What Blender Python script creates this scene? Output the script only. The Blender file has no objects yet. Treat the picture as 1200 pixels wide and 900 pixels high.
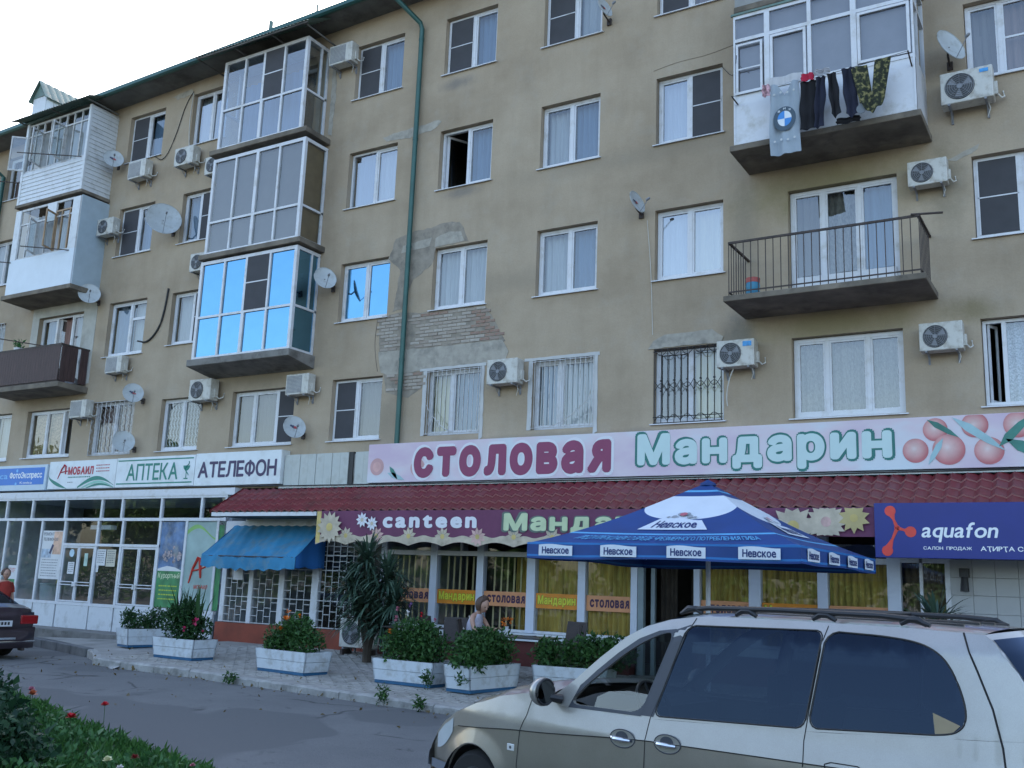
import bpy, bmesh, math, random
import numpy as np
from mathutils import Vector, Matrix
from mathutils.geometry import tessellate_polygon
from math import sin, cos, pi, radians, sqrt
random.seed(7)
rng = np.random.default_rng(7)
S = bpy.context.scene
COL = S.collection

# ------------------------------------------------------------------ camera
YAW, PITCH, ROLL = -0.549976, 0.199523, 0.039056
cam_d = bpy.data.cameras.new('camera')
cam_d.sensor_width = 36.0
cam_d.lens = 1171.94 / 1200 * 36
cam_d.clip_start = 0.1
cam_d.clip_end = 3000
cam = bpy.data.objects.new('camera', cam_d)
COL.objects.link(cam)
_f = Vector((sin(YAW) * cos(PITCH), cos(YAW) * cos(PITCH), sin(PITCH)))
_r0 = Vector((cos(YAW), -sin(YAW), 0))
_u0 = _r0.cross(_f)
_r = _r0 * cos(ROLL) + _u0 * sin(ROLL)
_u = -_r0 * sin(ROLL) + _u0 * cos(ROLL)
_m = Matrix((_r, _u, -_f)).transposed().to_4x4()
_m.translation = Vector((0, -18.4118, 1.85))
cam.matrix_world = _m
S.camera = cam

# ------------------------------------------------------------------ light
SUN_EL, SUN_AZ = radians(33), radians(-28)      # the sun stands behind the block
world = bpy.data.worlds.new('World')
S.world = world
world.use_nodes = True
_nt = world.node_tree
_bg = _nt.nodes['Background']
_sky = _nt.nodes.new('ShaderNodeTexSky')
_sky.sky_type = 'NISHITA'
_sky.sun_disc = False
_sky.sun_elevation = SUN_EL
_sky.sun_rotation = SUN_AZ
_sky.air_density = 1.0
_sky.dust_density = 2.4
_sky.ozone_density = 0.5
_nt.links.new(_sky.outputs[0], _bg.inputs[0])
_bg.inputs[1].default_value = 0.15
sun_d = bpy.data.lights.new('sun', 'SUN')
sun_d.energy = 3.0
sun_d.angle = radians(0.5)
sun_d.color = (1.0, 0.94, 0.86)
sun = bpy.data.objects.new('sun', sun_d)
COL.objects.link(sun)
_sd = Vector((sin(SUN_AZ) * cos(SUN_EL), cos(SUN_AZ) * cos(SUN_EL), sin(SUN_EL)))
sun.rotation_euler = _sd.to_track_quat('Z', 'Y').to_euler()
sun.location = (0, 0, 40)
S.view_settings.view_transform = 'Standard'
S.view_settings.look = 'None'
S.view_settings.exposure = 2.0
S.view_settings.gamma = 1.0
S.cycles.max_bounces = 4
S.cycles.transparent_max_bounces = 7
S.cycles.caustics_reflective = False
S.cycles.caustics_refractive = False

# ------------------------------------------------------------------ materials
def _new(name):
    m = bpy.data.materials.new(name)
    m.use_nodes = True
    nt = m.node_tree
    return m, nt, nt.nodes['Principled BSDF']

def _ramp(nt, fac, stops):
    r = nt.nodes.new('ShaderNodeValToRGB')
    e = r.color_ramp.elements
    e[0].position, e[0].color = stops[0][0], (*stops[0][1], 1)
    e[1].position, e[1].color = stops[-1][0], (*stops[-1][1], 1)
    for p, c in stops[1:-1]:
        n = e.new(p); n.color = (*c, 1)
    nt.links.new(fac, r.inputs[0])
    return r.outputs[0]

def _noise(nt, scale, detail=4, stretch=None, coord='Object', rough=0.55):
    tc = nt.nodes.new('ShaderNodeTexCoord')
    mp = nt.nodes.new('ShaderNodeMapping')
    nt.links.new(tc.outputs[coord], mp.inputs[0])
    if stretch: mp.inputs['Scale'].default_value = stretch
    n = nt.nodes.new('ShaderNodeTexNoise')
    n.inputs['Scale'].default_value = scale
    n.inputs['Detail'].default_value = detail
    n.inputs['Roughness'].default_value = rough
    nt.links.new(mp.outputs[0], n.inputs['Vector'])
    return n.outputs['Fac']

def _mix(nt, a, b, fac, mode='MIX'):
    m = nt.nodes.new('ShaderNodeMix')
    m.data_type = 'RGBA'; m.blend_type = mode
    for sock, v in ((m.inputs[0], fac), (m.inputs[6], a), (m.inputs[7], b)):
        if hasattr(v, 'node'): nt.links.new(v, sock)
        elif isinstance(v, (int, float)): sock.default_value = v
        else: sock.default_value = (*v, 1)
    return m.outputs[2]

def _bump(nt, p, h, strength, dist=0.01):
    b = nt.nodes.new('ShaderNodeBump')
    b.inputs['Strength'].default_value = strength
    b.inputs['Distance'].default_value = dist
    nt.links.new(h, b.inputs['Height'])
    nt.links.new(b.outputs[0], p.inputs['Normal'])

def mat(name, col, rough=0.6, metal=0.0, var=0.12, scale=3.0, bump=0.0, bscale=60, stretch=None, coat=0.0, dirt=None, dscale=1.2, spec=0.5):
    m, nt, p = _new(name)
    n = _noise(nt, scale, 5, stretch)
    lo = tuple(c * (1 - var) for c in col); hi = tuple(min(1, c * (1 + var)) for c in col)
    c = _ramp(nt, n, [(0.3, lo), (0.7, hi)])
    if dirt:
        d = _ramp(nt, _noise(nt, dscale, 8, stretch, rough=0.65), [(0.5, (0, 0, 0)), (0.72, (1, 1, 1))])
        c = _mix(nt, c, dirt, d)
    nt.links.new(c, p.inputs['Base Color'])
    p.inputs['Roughness'].default_value = rough
    p.inputs['Metallic'].default_value = metal
    p.inputs['Coat Weight'].default_value = coat
    p.inputs['Specular IOR Level'].default_value = spec
    if bump: _bump(nt, p, _noise(nt, bscale, 4), bump)
    return m

def glass(name, tint=(0.75, 0.8, 0.8), refl=(1, 1, 1), ior=1.6, floor=0.06, rough=0.01, wave=0.03):
    """thin pane: fresnel mix of a mirror and a tinted see-through sheet"""
    m = bpy.data.materials.new(name)
    m.use_nodes = True
    nt = m.node_tree
    nt.nodes.clear()
    out = nt.nodes.new('ShaderNodeOutputMaterial')
    tr = nt.nodes.new('ShaderNodeBsdfTransparent'); tr.inputs[0].default_value = (*tint, 1)
    gl = nt.nodes.new('ShaderNodeBsdfGlossy'); gl.inputs['Color'].default_value = (*refl, 1)
    gl.inputs['Roughness'].default_value = rough
    lw = nt.nodes.new('ShaderNodeLayerWeight'); lw.inputs[0].default_value = 0.5
    r0 = ((ior - 1) / (ior + 1)) ** 2      # Schlick, the same from both sides of the sheet
    p5 = nt.nodes.new('ShaderNodeMath'); p5.operation = 'POWER'; p5.inputs[1].default_value = 5
    nt.links.new(lw.outputs['Facing'], p5.inputs[0])
    fr = nt.nodes.new('ShaderNodeMath'); fr.operation = 'MULTIPLY_ADD'; fr.inputs[1].default_value = 1 - r0; fr.inputs[2].default_value = r0
    nt.links.new(p5.outputs[0], fr.inputs[0])
    ad = nt.nodes.new('ShaderNodeMath'); ad.operation = 'ADD'; ad.use_clamp = True
    ad.inputs[1].default_value = floor
    nt.links.new(fr.outputs[0], ad.inputs[0])
    mx = nt.nodes.new('ShaderNodeMixShader')
    nt.links.new(ad.outputs[0], mx.inputs[0])
    nt.links.new(tr.outputs[0], mx.inputs[1]); nt.links.new(gl.outputs[0], mx.inputs[2])
    b = nt.nodes.new('ShaderNodeBump'); b.inputs['Strength'].default_value = wave
    b.inputs['Distance'].default_value = 0.05
    nt.links.new(_noise(nt, 1.7, 1), b.inputs['Height'])
    nt.links.new(b.outputs[0], gl.inputs['Normal'])
    nt.links.new(mx.outputs[0], out.inputs[0])
    return m

def leafmat(name, c1, c2, rough=0.5, transl=0.25):
    m, nt, p = _new(name)
    g = nt.nodes.new('ShaderNodeNewGeometry')
    c = _ramp(nt, g.outputs['Random Per Island'], [(0.0, c1), (0.55, tuple((a + b) / 2 for a, b in zip(c1, c2))), (1.0, c2)])
    nt.links.new(c, p.inputs['Base Color'])
    p.inputs['Roughness'].default_value = rough
    p.inputs['Specular IOR Level'].default_value = 0.3
    t = nt.nodes.new('ShaderNodeBsdfTranslucent')
    nt.links.new(c, t.inputs[0])
    mx = nt.nodes.new('ShaderNodeMixShader'); mx.inputs[0].default_value = transl
    nt.links.new(p.outputs[0], mx.inputs[1]); nt.links.new(t.outputs[0], mx.inputs[2])
    nt.links.new(mx.outputs[0], nt.nodes['Material Output'].inputs[0])
    return m

def wall_mat():
    m, nt, p = _new('ochre_plaster')
    base = _ramp(nt, _noise(nt, 0.35, 8, (1, 1, 1.6), rough=0.62), [(0.22, (0.285, 0.222, 0.155)), (0.5, (0.392, 0.314, 0.228)), (0.8, (0.470, 0.388, 0.292))])
    streak = _ramp(nt, _noise(nt, 0.9, 7, (1.3, 1, 0.32), rough=0.72), [(0.45, (1, 1, 1)), (0.75, (0.84, 0.84, 0.83))])
    c = _mix(nt, base, streak, 1.0, 'MULTIPLY')
    blot = _ramp(nt, _noise(nt, 1.1, 10, (1, 1, 1), rough=0.72), [(0.52, (0, 0, 0)), (0.80, (0.5, 0.5, 0.5))])
    c = _mix(nt, c, (0.40, 0.365, 0.31), blot)
    # rain stains and grime that have settled at particular spots
    geo = nt.nodes.new('ShaderNodeNewGeometry')
    warp = _noise(nt, 1.3, 6, rough=.7)
    for (sx, sz, rx, rz, col, k) in ((-4.3, 9.55, 2.2, .8, (0.237, 0.206, 0.106), .75), (-4.3, 6.85, 2.2, .45, (0.250, 0.219, 0.119), .7), (-2.3, 9.3, .5, 1.0, (0.200, 0.175, 0.125), .6), (-6.2, 6.7, .5, .7, (0.188, 0.175, 0.150), .8),
                                     (-1.9, 6.85, .6, .35, (0.200, 0.163, 0.088), .7), (-19.0, 6.95, 2.0, .4, (0.213, 0.175, 0.125), .6), (-6.0, 9.0, .35, 1.6, (0.213, 0.188, 0.150), .45), (-14.9, 5.6, .9, .9, (0.250, 0.213, 0.163), .5), (-11.5, 8.6, 2.5, .35, (0.275, 0.231, 0.175), .4), (-8.5, 11.0, 4.0, .3, (0.269, 0.225, 0.169), .45),
                                     (-27.8, 6.9, 1.8, .4, (0.213, 0.175, 0.125), .5), (-13.2, 13.9, .7, .22, (0.175, 0.163, 0.150), .7), (-12.9, 11.0, .8, .18, (0.175, 0.163, 0.150), .6), (-9.9, 4.98, 4.5, .14, (0.213, 0.188, 0.156), .6)):
        sb = nt.nodes.new('ShaderNodeVectorMath'); sb.operation = 'SUBTRACT'; sb.inputs[1].default_value = (sx, 0, sz); nt.links.new(geo.outputs['Position'], sb.inputs[0])
        dv = nt.nodes.new('ShaderNodeVectorMath'); dv.operation = 'DIVIDE'; dv.inputs[1].default_value = (rx, 1, rz); nt.links.new(sb.outputs[0], dv.inputs[0])
        ln_ = nt.nodes.new('ShaderNodeVectorMath'); ln_.operation = 'LENGTH'; nt.links.new(dv.outputs[0], ln_.inputs[0])
        ad_ = nt.nodes.new('ShaderNodeMath'); ad_.operation = 'MULTIPLY_ADD'; ad_.inputs[1].default_value = 1.6; nt.links.new(warp, ad_.inputs[0]); nt.links.new(ln_.outputs['Value'], ad_.inputs[2])
        mk = _ramp(nt, ad_.outputs[0], [(.75, (k, k, k)), (1.0, (k * .35, k * .35, k * .35))]) if False else None
        mr = nt.nodes.new('ShaderNodeMapRange'); mr.interpolation_type = 'SMOOTHSTEP'; mr.inputs[1].default_value = .9; mr.inputs[2].default_value = 1.9; mr.inputs[3].default_value = k; mr.inputs[4].default_value = 0
        nt.links.new(ad_.outputs[0], mr.inputs[0]); c = _mix(nt, c, col, mr.outputs[0])
    fine = _ramp(nt, _noise(nt, 28, 6, rough=0.7), [(0.3, (0.93, 0.93, 0.93)), (0.7, (1.05, 1.05, 1.05))])
    c = _mix(nt, c, fine, 1.0, 'MULTIPLY')
    nt.links.new(c, p.inputs['Base Color'])
    p.inputs['Roughness'].default_value = 0.92
    p.inputs['Specular IOR Level'].default_value = 0.2
    _bump(nt, p, _noise(nt, 14, 9, rough=0.72), 0.35, 0.02)
    return m

def asphalt_mat():
    m, nt, p = _new('old_asphalt')
    a = _ramp(nt, _noise(nt, 0.6, 8, rough=0.65), [(0.3, (0.115, 0.117, 0.118)), (0.7, (0.165, 0.166, 0.163))])
    g = _ramp(nt, _noise(nt, 90, 3, rough=0.8), [(0.3, (0.6, 0.6, 0.6)), (0.72, (1.4, 1.4, 1.4))])
    c = _mix(nt, a, g, 1.0, 'MULTIPLY')
    sp = _ramp(nt, _noise(nt, 2.2, 9, rough=0.75), [(0.60, (0, 0, 0)), (0.68, (1, 1, 1))])
    c = _mix(nt, c, (0.05, 0.05, 0.052), sp)
    tc = nt.nodes.new('ShaderNodeTexCoord'); nz = nt.nodes.new('ShaderNodeTexNoise'); nz.inputs['Scale'].default_value = 1.1; nz.inputs['Detail'].default_value = 5
    nt.links.new(tc.outputs['Object'], nz.inputs['Vector'])
    wv = nt.nodes.new('ShaderNodeMix'); wv.data_type = 'VECTOR'; wv.inputs[0].default_value = .35; nt.links.new(tc.outputs['Object'], wv.inputs[4]); nt.links.new(nz.outputs['Color'], wv.inputs[5])
    vo = nt.nodes.new('ShaderNodeTexVoronoi'); vo.feature = 'DISTANCE_TO_EDGE'; vo.inputs['Scale'].default_value = .75; nt.links.new(wv.outputs[1], vo.inputs['Vector'])
    ck = _ramp(nt, vo.outputs['Distance'], [(0.0, (1, 1, 1)), (0.022, (0, 0, 0))])
    gate = _ramp(nt, _noise(nt, .5, 3), [(.48, (0, 0, 0)), (.56, (.9, .9, .9))])
    ck = _mix(nt, ck, gate, 1.0, 'MULTIPLY'); c = _mix(nt, c, (.028, .028, .03), ck)
    pt = _ramp(nt, _noise(nt, .28, 2), [(.56, (0, 0, 0)), (.575, (1, 1, 1))]); c = _mix(nt, c, (.105, .107, .108), pt)
    nt.links.new(c, p.inputs['Base Color'])
    p.inputs['Roughness'].default_value = 0.88
    _bump(nt, p, _noise(nt, 70, 6, rough=0.75), 0.5, 0.015)
    return m

def camo_mat():
    m, nt, p = _new('camouflage_cloth')
    c = _ramp(nt, _noise(nt, 14, 2), [(0.46, (0.014, 0.018, 0.010)), (0.54, (0.06, 0.065, 0.025)), (0.64, (0.22, 0.19, 0.08))])
    nt.links.new(c, p.inputs['Base Color']); p.inputs['Roughness'].default_value = 0.9
    return m

WALL = wall_mat()
ASPHALT = asphalt_mat()
PVC = mat('white_pvc', (0.62, 0.63, 0.66), 0.35, var=0.05, dirt=(0.45, 0.44, 0.42), dscale=3)
PVCD = mat('aged_white_paint', (0.50, 0.50, 0.50), 0.5, var=0.12, dirt=(0.28, 0.25, 0.2), dscale=5)
GLS = glass('window_glass', ior=1.75, floor=.055, wave=.06)
GLSB = glass('bright_window_glass', (0.65, 0.7, 0.72), ior=2.2, floor=0.16)
GLF = glass('blue_film_glass', (0.02, 0.12, 0.22), (0.22, 0.50, 0.76), 2.0, 0.55, 0.06, 0.12)
GLT = glass('shop_glass', (0.78, 0.82, 0.84), ior=1.55, floor=0.012)
SHADE = mat('taupe_sunshade', (0.17, 0.145, 0.135), 0.85, var=0.06)
NET = mat('insect_screen_mesh', (0.05, 0.05, 0.056), 0.8, var=0.1)
CURT = mat('white_net_curtain', (0.47, 0.47, 0.49), 0.9, var=0.1, scale=6, stretch=(3, 3, 0.3))
CURTB = mat('sky_tinted_curtain', (0.16, 0.24, 0.36), 0.9, var=0.1, scale=5, stretch=(3, 3, 0.3))  # blue puts the panes' sky reflection into the curtain colour
CURTY = mat('cream_curtain_and_reflection', (0.62, 0.53, 0.33), 0.9, var=0.1, scale=5, stretch=(3, 3, 0.3))  # also paints a sunlit cream building mirrored in one window
CURTP = mat('pinkish_curtain', (0.26, 0.16, 0.14), 0.9, var=0.15, scale=5, stretch=(3, 3, 0.3))
REFLO = mat('orange_leaf_reflection', (0.42, 0.26, 0.16), 0.9, var=0.6, scale=18)  # mottled sheet paints orange leaves mirrored in the panes
DARK = mat('dark_interior', (0.035, 0.032, 0.030), 0.95, var=0.2)
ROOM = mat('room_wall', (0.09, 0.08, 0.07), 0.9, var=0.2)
CONC = mat('weathered_concrete', (0.19, 0.18, 0.165), 0.92, var=0.25, scale=2.5, bump=0.5, bscale=16, dirt=(0.07, 0.062, 0.055), dscale=2.2)
CONCL = mat('light_concrete', (0.34, 0.335, 0.32), 0.9, var=0.15, scale=3, bump=0.4, bscale=18, dirt=(0.16, 0.15, 0.13), dscale=1.8)
CONCD = mat('stained_concrete', (0.165, 0.14, 0.11), 0.95, var=0.35, scale=2, bump=0.6, bscale=12, dirt=(.07, .06, .05), dscale=1.6)
PATCHG = mat('grey_cement_render', (0.275, 0.24, 0.195), 0.95, var=0.2, scale=5, bump=0.6, bscale=20, dirt=(0.15, 0.135, 0.115), dscale=3)
PATCHL = mat('pale_lintel_cement', (0.36, 0.33, 0.28), 0.95, var=0.15, scale=5, bump=0.6, bscale=20, dirt=(0.21, 0.20, 0.175), dscale=3)
def brickmat(name, cols, smear):
    m, nt, p = _new(name)
    oi = nt.nodes.new('ShaderNodeObjectInfo')
    c = _ramp(nt, oi.outputs['Random'], [(i / (len(cols) - 1), q) for i, q in enumerate(cols)])
    d = _ramp(nt, _noise(nt, 5, 8, rough=0.7), [(0.42, (0, 0, 0)), (0.62, (1, 1, 1))])
    c = _mix(nt, c, smear, d)
    nt.links.new(c, p.inputs['Base Color']); p.inputs['Roughness'].default_value = 0.93
    _bump(nt, p, _noise(nt, 40, 5), 0.6); return m
BRICKW = brickmat('pale_silicate_brick', [(.27, .21, .17), (.42, .37, .32), (.33, .27, .22), (.46, .42, .37)], (.32, .29, .25))
BRICKR = brickmat('red_brick', [(.26, .15, .105), (.30, .20, .15), (.27, .13, .09), (.30, .24, .20)], (.27, .225, .19))
GREEN = mat('green_painted_metal', (0.022, 0.085, 0.075), 0.4, var=0.15, metal=0.2)
GREENR = mat('green_metal_roofing', (0.11, 0.18, 0.155), 0.5, var=0.25, scale=4, dirt=(0.12, 0.13, 0.11), dscale=3)
SOFFIT = mat('dirty_eave_boards', (0.135, 0.135, 0.125), 0.9, var=0.25, scale=2, dirt=(0.06, 0.055, 0.05))
IRON = mat('rusty_dark_iron', (0.045, 0.032, 0.028), 0.7, var=0.4, scale=12)
BLACKI = mat('black_iron', (0.022, 0.02, 0.02), 0.6, var=0.3)
SIDING = mat('white_siding', (0.60, 0.62, 0.64), 0.45, var=0.05, dirt=(0.42, 0.43, 0.43), dscale=3)
BLUEP = mat('pale_blue_panel', (0.36, 0.44, 0.50), 0.6, var=0.07)
BROWN = mat('brown_boards', (0.055, 0.030, 0.028), 0.65, var=0.35, scale=6, stretch=(4, 4, 0.4))
WOOD = mat('tan_wood_frame', (0.33, 0.22, 0.13), 0.6, var=0.2)
ACW = mat('cream_ac_casing', (0.52, 0.51, 0.47), 0.45, var=0.07, dirt=(0.30, 0.27, 0.22), dscale=7)
ACD = mat('dark_fan_grille', (0.05, 0.052, 0.055), 0.5, var=0.2)
GREYM = mat('grey_louvre', (0.22, 0.23, 0.25), 0.5, var=0.1)
DISH = mat('pale_grey_dish', (0.42, 0.45, 0.46), 0.45, var=0.12, dirt=(0.30, 0.31, 0.30), dscale=6)
RED = mat('red_paint', (0.45, 0.03, 0.035), 0.5)
BLACK = mat('black_plastic', (0.018, 0.018, 0.02), 0.45)
CABLE = mat('black_cable', (0.03, 0.03, 0.03), 0.7)
TUBE_W = mat('white_hose', (0.55, 0.54, 0.5), 0.6)
BLUEC = mat('blue_plastic', (0.03, 0.22, 0.36), 0.4)

# ------------------------------------------------------------------ mesh helpers
class MB:
    def __init__(s): s.v = []; s.f = []; s.mi = []; s.k = 0
    def add(s, vs, fs, k=None):
        o = len(s.v); s.v += [tuple(v) for v in vs]
        for f in fs: s.f.append(tuple(i + o for i in f)); s.mi.append(s.k if k is None else k)
        return s
    def box(s, x0, y0, z0, x1, y1, z1, k=None):
        x0, x1 = min(x0, x1), max(x0, x1); y0, y1 = min(y0, y1), max(y0, y1); z0, z1 = min(z0, z1), max(z0, z1)
        return s.add([(x0, y0, z0), (x1, y0, z0), (x1, y1, z0), (x0, y1, z0), (x0, y0, z1), (x1, y0, z1), (x1, y1, z1), (x0, y1, z1)],
                     [(0, 3, 2, 1), (4, 5, 6, 7), (0, 1, 5, 4), (1, 2, 6, 5), (2, 3, 7, 6), (3, 0, 4, 7)], k)
    def quad(s, a, b, c, d, k=None): return s.add([a, b, c, d], [(0, 1, 2, 3)], k)
    def tube(s, pts, r, n=8, k=None, cap=True):
        pts = [Vector(p) for p in pts]; rings = []
        rr = r if isinstance(r, (list, tuple)) else [r] * len(pts)
        for i, p in enumerate(pts):
            t = (pts[min(i + 1, len(pts) - 1)] - pts[max(i - 1, 0)]).normalized()
            ref = Vector((0, 0, 1)) if abs(t.z) < 0.9 else Vector((0, 1, 0))
            a = t.cross(ref).normalized(); b = t.cross(a)
            rings.append([p + (a * cos(2 * pi * j / n) + b * sin(2 * pi * j / n)) * rr[i] for j in range(n)])
        vs = [v for r_ in rings for v in r_]
        fs = [(i * n + j, i * n + (j + 1) % n, (i + 1) * n + (j + 1) % n, (i + 1) * n + j) for i in range(len(pts) - 1) for j in range(n)]
        if cap: fs += [tuple(range(n - 1, -1, -1)), tuple((len(pts) - 1) * n + j for j in range(n))]
        return s.add(vs, fs, k)
    def prism(s, poly, axis, a, b, k=None):
        """poly: 2-d outline; axis 'y': points are (x, z) extruded from y=a to y=b"""
        def P(p, t):
            return (p[0], t, p[1]) if axis == 'y' else ((t, p[0], p[1]) if axis == 'x' else (p[0], p[1], t))
        n = len(poly)
        tris = tessellate_polygon([[Vector((p[0], p[1], 0)) for p in poly]])
        vs = [P(p, a) for p in poly] + [P(p, b) for p in poly]
        fs = [tuple(t) for t in tris] + [tuple(i + n for i in reversed(t)) for t in tris]
        fs += [(i, (i + 1) % n, (i + 1) % n + n, i + n) for i in range(n)]
        return s.add(vs, fs, k)
    def disc(s, c, nrm, r, n=20, k=None, thick=0.0):
        c = Vector(c); nrm = Vector(nrm).normalized()
        ref = Vector((0, 0, 1)) if abs(nrm.z) < 0.9 else Vector((1, 0, 0))
        a = nrm.cross(ref).normalized(); b = a.cross(nrm)
        ring = [c + (a * cos(2 * pi * j / n) + b * sin(2 * pi * j / n)) * r for j in range(n)]
        if not thick: return s.add(ring, [tuple(range(n))], k)
        ring2 = [p + nrm * thick for p in ring]
        return s.add(ring + ring2, [tuple(range(n)), tuple(range(2 * n - 1, n - 1, -1))] + [(j, (j + 1) % n, (j + 1) % n + n, j + n) for j in range(n)], k)
    def lathe(s, prof, c, axis, n=16, k=None):
        c = Vector(c); ax = Vector(axis).normalized()
        ref = Vector((0, 0, 1)) if abs(ax.z) < 0.9 else Vector((1, 0, 0))
        a = ax.cross(ref).normalized(); b = ax.cross(a)
        vs = [c + ax * h + (a * cos(2 * pi * j / n) + b * sin(2 * pi * j / n)) * r for r, h in prof for j in range(n)]
        fs = [(i * n + j, i * n + (j + 1) % n, (i + 1) * n + (j + 1) % n, (i + 1) * n + j) for i in range(len(prof) - 1) for j in range(n)]
        return s.add(vs, fs, k)
    def grid(s, fn, nu, nv, k=None):
        vs = [fn(i / nu, j / nv) for i in range(nu + 1) for j in range(nv + 1)]
        w = nv + 1
        return s.add(vs, [(i * w + j, (i + 1) * w + j, (i + 1) * w + j + 1, i * w + j + 1) for i in range(nu) for j in range(nv)], k)
    def xform(s, M):
        s.v = [tuple(M @ Vector(v)) for v in s.v]; return s
    def build(s, name, m, parent=None, smooth=False, rel=False, bevel=0):
        """world-space points; made relative to the root thing unless rel"""
        o0 = Vector((0, 0, 0))
        if parent is not None and not rel:
            q = parent
            while q is not None: o0 = o0 + q.location; q = q.parent
        me = bpy.data.meshes.new(name)
        me.from_pydata([(v[0] - o0.x, v[1] - o0.y, v[2] - o0.z) for v in s.v], [], s.f)
        for q in (m if isinstance(m, (list, tuple)) else [m]): me.materials.append(q)
        if any(s.mi): me.polygons.foreach_set('material_index', s.mi)
        bm = bmesh.new(); bm.from_mesh(me)
        if len(s.f) < 60000: bmesh.ops.recalc_face_normals(bm, faces=bm.faces)
        if smooth:
            for f in bm.faces: f.smooth = True
            for e in bm.edges:
                if len(e.link_faces) == 2 and e.calc_face_angle(0) > 0.7: e.smooth = False
        bm.to_mesh(me); bm.free()
        o = bpy.data.objects.new(name, me)
        COL.objects.link(o)
        o.parent = parent
        if bevel:
            b = o.modifiers.new('bevel', 'BEVEL'); b.width = bevel; b.segments = 2; b.limit_method = 'ANGLE'; b.angle_limit = 0.6
        return o

def tag(o, label=None, cat=None, group=None, kind=None):
    if label: o['label'] = label
    if cat: o['category'] = cat
    if group: o['group'] = group
    if kind: o['kind'] = kind
    return o

def thing(name, loc, label, cat, group=None, rz=0.0):
    o = bpy.data.objects.new(name, None)
    o.empty_display_size = 0.1
    COL.objects.link(o); o.location = loc; o.rotation_euler = (0, 0, rz)
    return tag(o, label, cat, group)

def shared(o, loc, name=None, rot=None, parent=None, scale=None):
    c = o.copy(); COL.objects.link(c)
    if name: c.name = name
    if parent is not None: c.parent = parent
    c.location = loc
    if rot is not None: c.rotation_euler = rot
    if scale is not None: c.scale = scale
    return c

def copy_tree(o, loc=None, rz=None, label=None, parent=None, scale=None):
    c = o.copy(); COL.objects.link(c)
    if parent is not None: c.parent = parent
    if loc is not None: c.location = loc
    if rz is not None: c.rotation_euler = (0, 0, rz)
    if scale is not None: c.scale = scale
    if label: c['label'] = label
    for ch in list(o.children): copy_tree(ch, parent=c)
    return c

_GL = {}
_SWAP = {'А': ('A', 1.02, 1.064, 1), 'н': ('H', .86, .795, 1), 'я': ('R', .88, .795, -1), 'Р': ('P', 1.05, 1.064, 1), 'Я': ('R', 1.05, 1.064, -1), 'е': ('e', 1.14, 1.19, 1)}
def glyph(ch):
    """flat triangles of one letter; a few letters are composed from sound outlines"""
    if ch in _GL: return _GL[ch]
    if ch in _SWAP:
        src, kx, ky, sg = _SWAP[ch]; a, fs = glyph(src)[:2]; a = a * np.array([kx * sg, ky, 1]); a[:, 0] -= a[:, 0].min()
    elif ch == 'Ф':
        a, fs = glyph('О')[:2]; a = a * np.array([1, .80, 1]); a[:, 1] += .072; cx = (a[:, 0].min() + a[:, 0].max()) / 2; n = len(a)
        a = np.concatenate([a, [[cx - .045, -.0, .00005], [cx + .045, -.0, .00005], [cx + .045, .73, .00005], [cx - .045, .73, .00005]]]); fs = fs + [(n, n + 1, n + 2, n + 3)]
    else:
        cu = bpy.data.curves.new('lettering', 'FONT'); cu.body = ch; cu.resolution_u = 4
        o = bpy.data.objects.new('lettering', cu); COL.objects.link(o); bpy.context.view_layer.update()
        me = bpy.data.meshes.new_from_object(o.evaluated_get(bpy.context.evaluated_depsgraph_get()))
        bpy.data.objects.remove(o); bpy.data.curves.remove(cu)
        a = np.empty(len(me.vertices) * 3); me.vertices.foreach_get('co', a); a = a.reshape(-1, 3); fs = [tuple(p.vertices) for p in me.polygons]
        bpy.data.meshes.remove(me); a[:, 0] -= a[:, 0].min() if len(a) else 0
    _GL[ch] = (a, fs, a[:, 0].max() if len(a) else .28)
    return _GL[ch]

def text_mesh(body, bold=0.0, shear=0.0, spacing=1.0):
    x = 0.0; A0, F0 = [], []; n = 0; gap = .075 + (spacing - 1) * .55 + bold * .9
    for ch in body:
        if ch == ' ': x += .27; continue
        a, fs, w = glyph(ch); A0.append(a + np.array([x, 0, 0])); F0 += [tuple(i + n for i in f) for f in fs]; n += len(a); x += w + gap
    a = np.concatenate(A0); fs = F0; a = a.copy(); a[:, 0] += a[:, 1] * shear
    if bold > 0.004:       # heavy faces: the outline swept round a small circle
        st = 12 if bold > .04 else 8; A, F = [a], list(fs); nv = len(a)
        for k in range(st):
            an = 2 * pi * k / st; A.append(a + np.array([bold * cos(an), bold * sin(an), .00012 * (k + 1)]))
            F += [tuple(i + nv * (k + 1) for i in f) for f in fs]
        a, fs = np.concatenate(A), F
    return a, fs

def lettering(name, body, x0, z0, x1, z1, y, m, parent, bold=0.02, shear=0.0, grow=0.0, M=None, warp=None, spacing=1.0):
    """letters fitted into the rectangle x0..x1, z0..z1 on the plane y (or placed by matrix M)"""
    a, fs = text_mesh(body, bold, shear, spacing)
    lo, hi = a.min(0), a.max(0)
    sx = (x1 - x0) / (hi[0] - lo[0]); sz = (z1 - z0) / (hi[1] - lo[1])
    pts = [(x0 + (p[0] - lo[0]) * sx, y - p[2], z0 + (p[1] - lo[1]) * sz) for p in a]
    if warp: pts = [warp(p) for p in pts]
    b = MB().add(pts, fs)
    if M is not None: b.xform(M)
    return b.build(name, m, parent)

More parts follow.
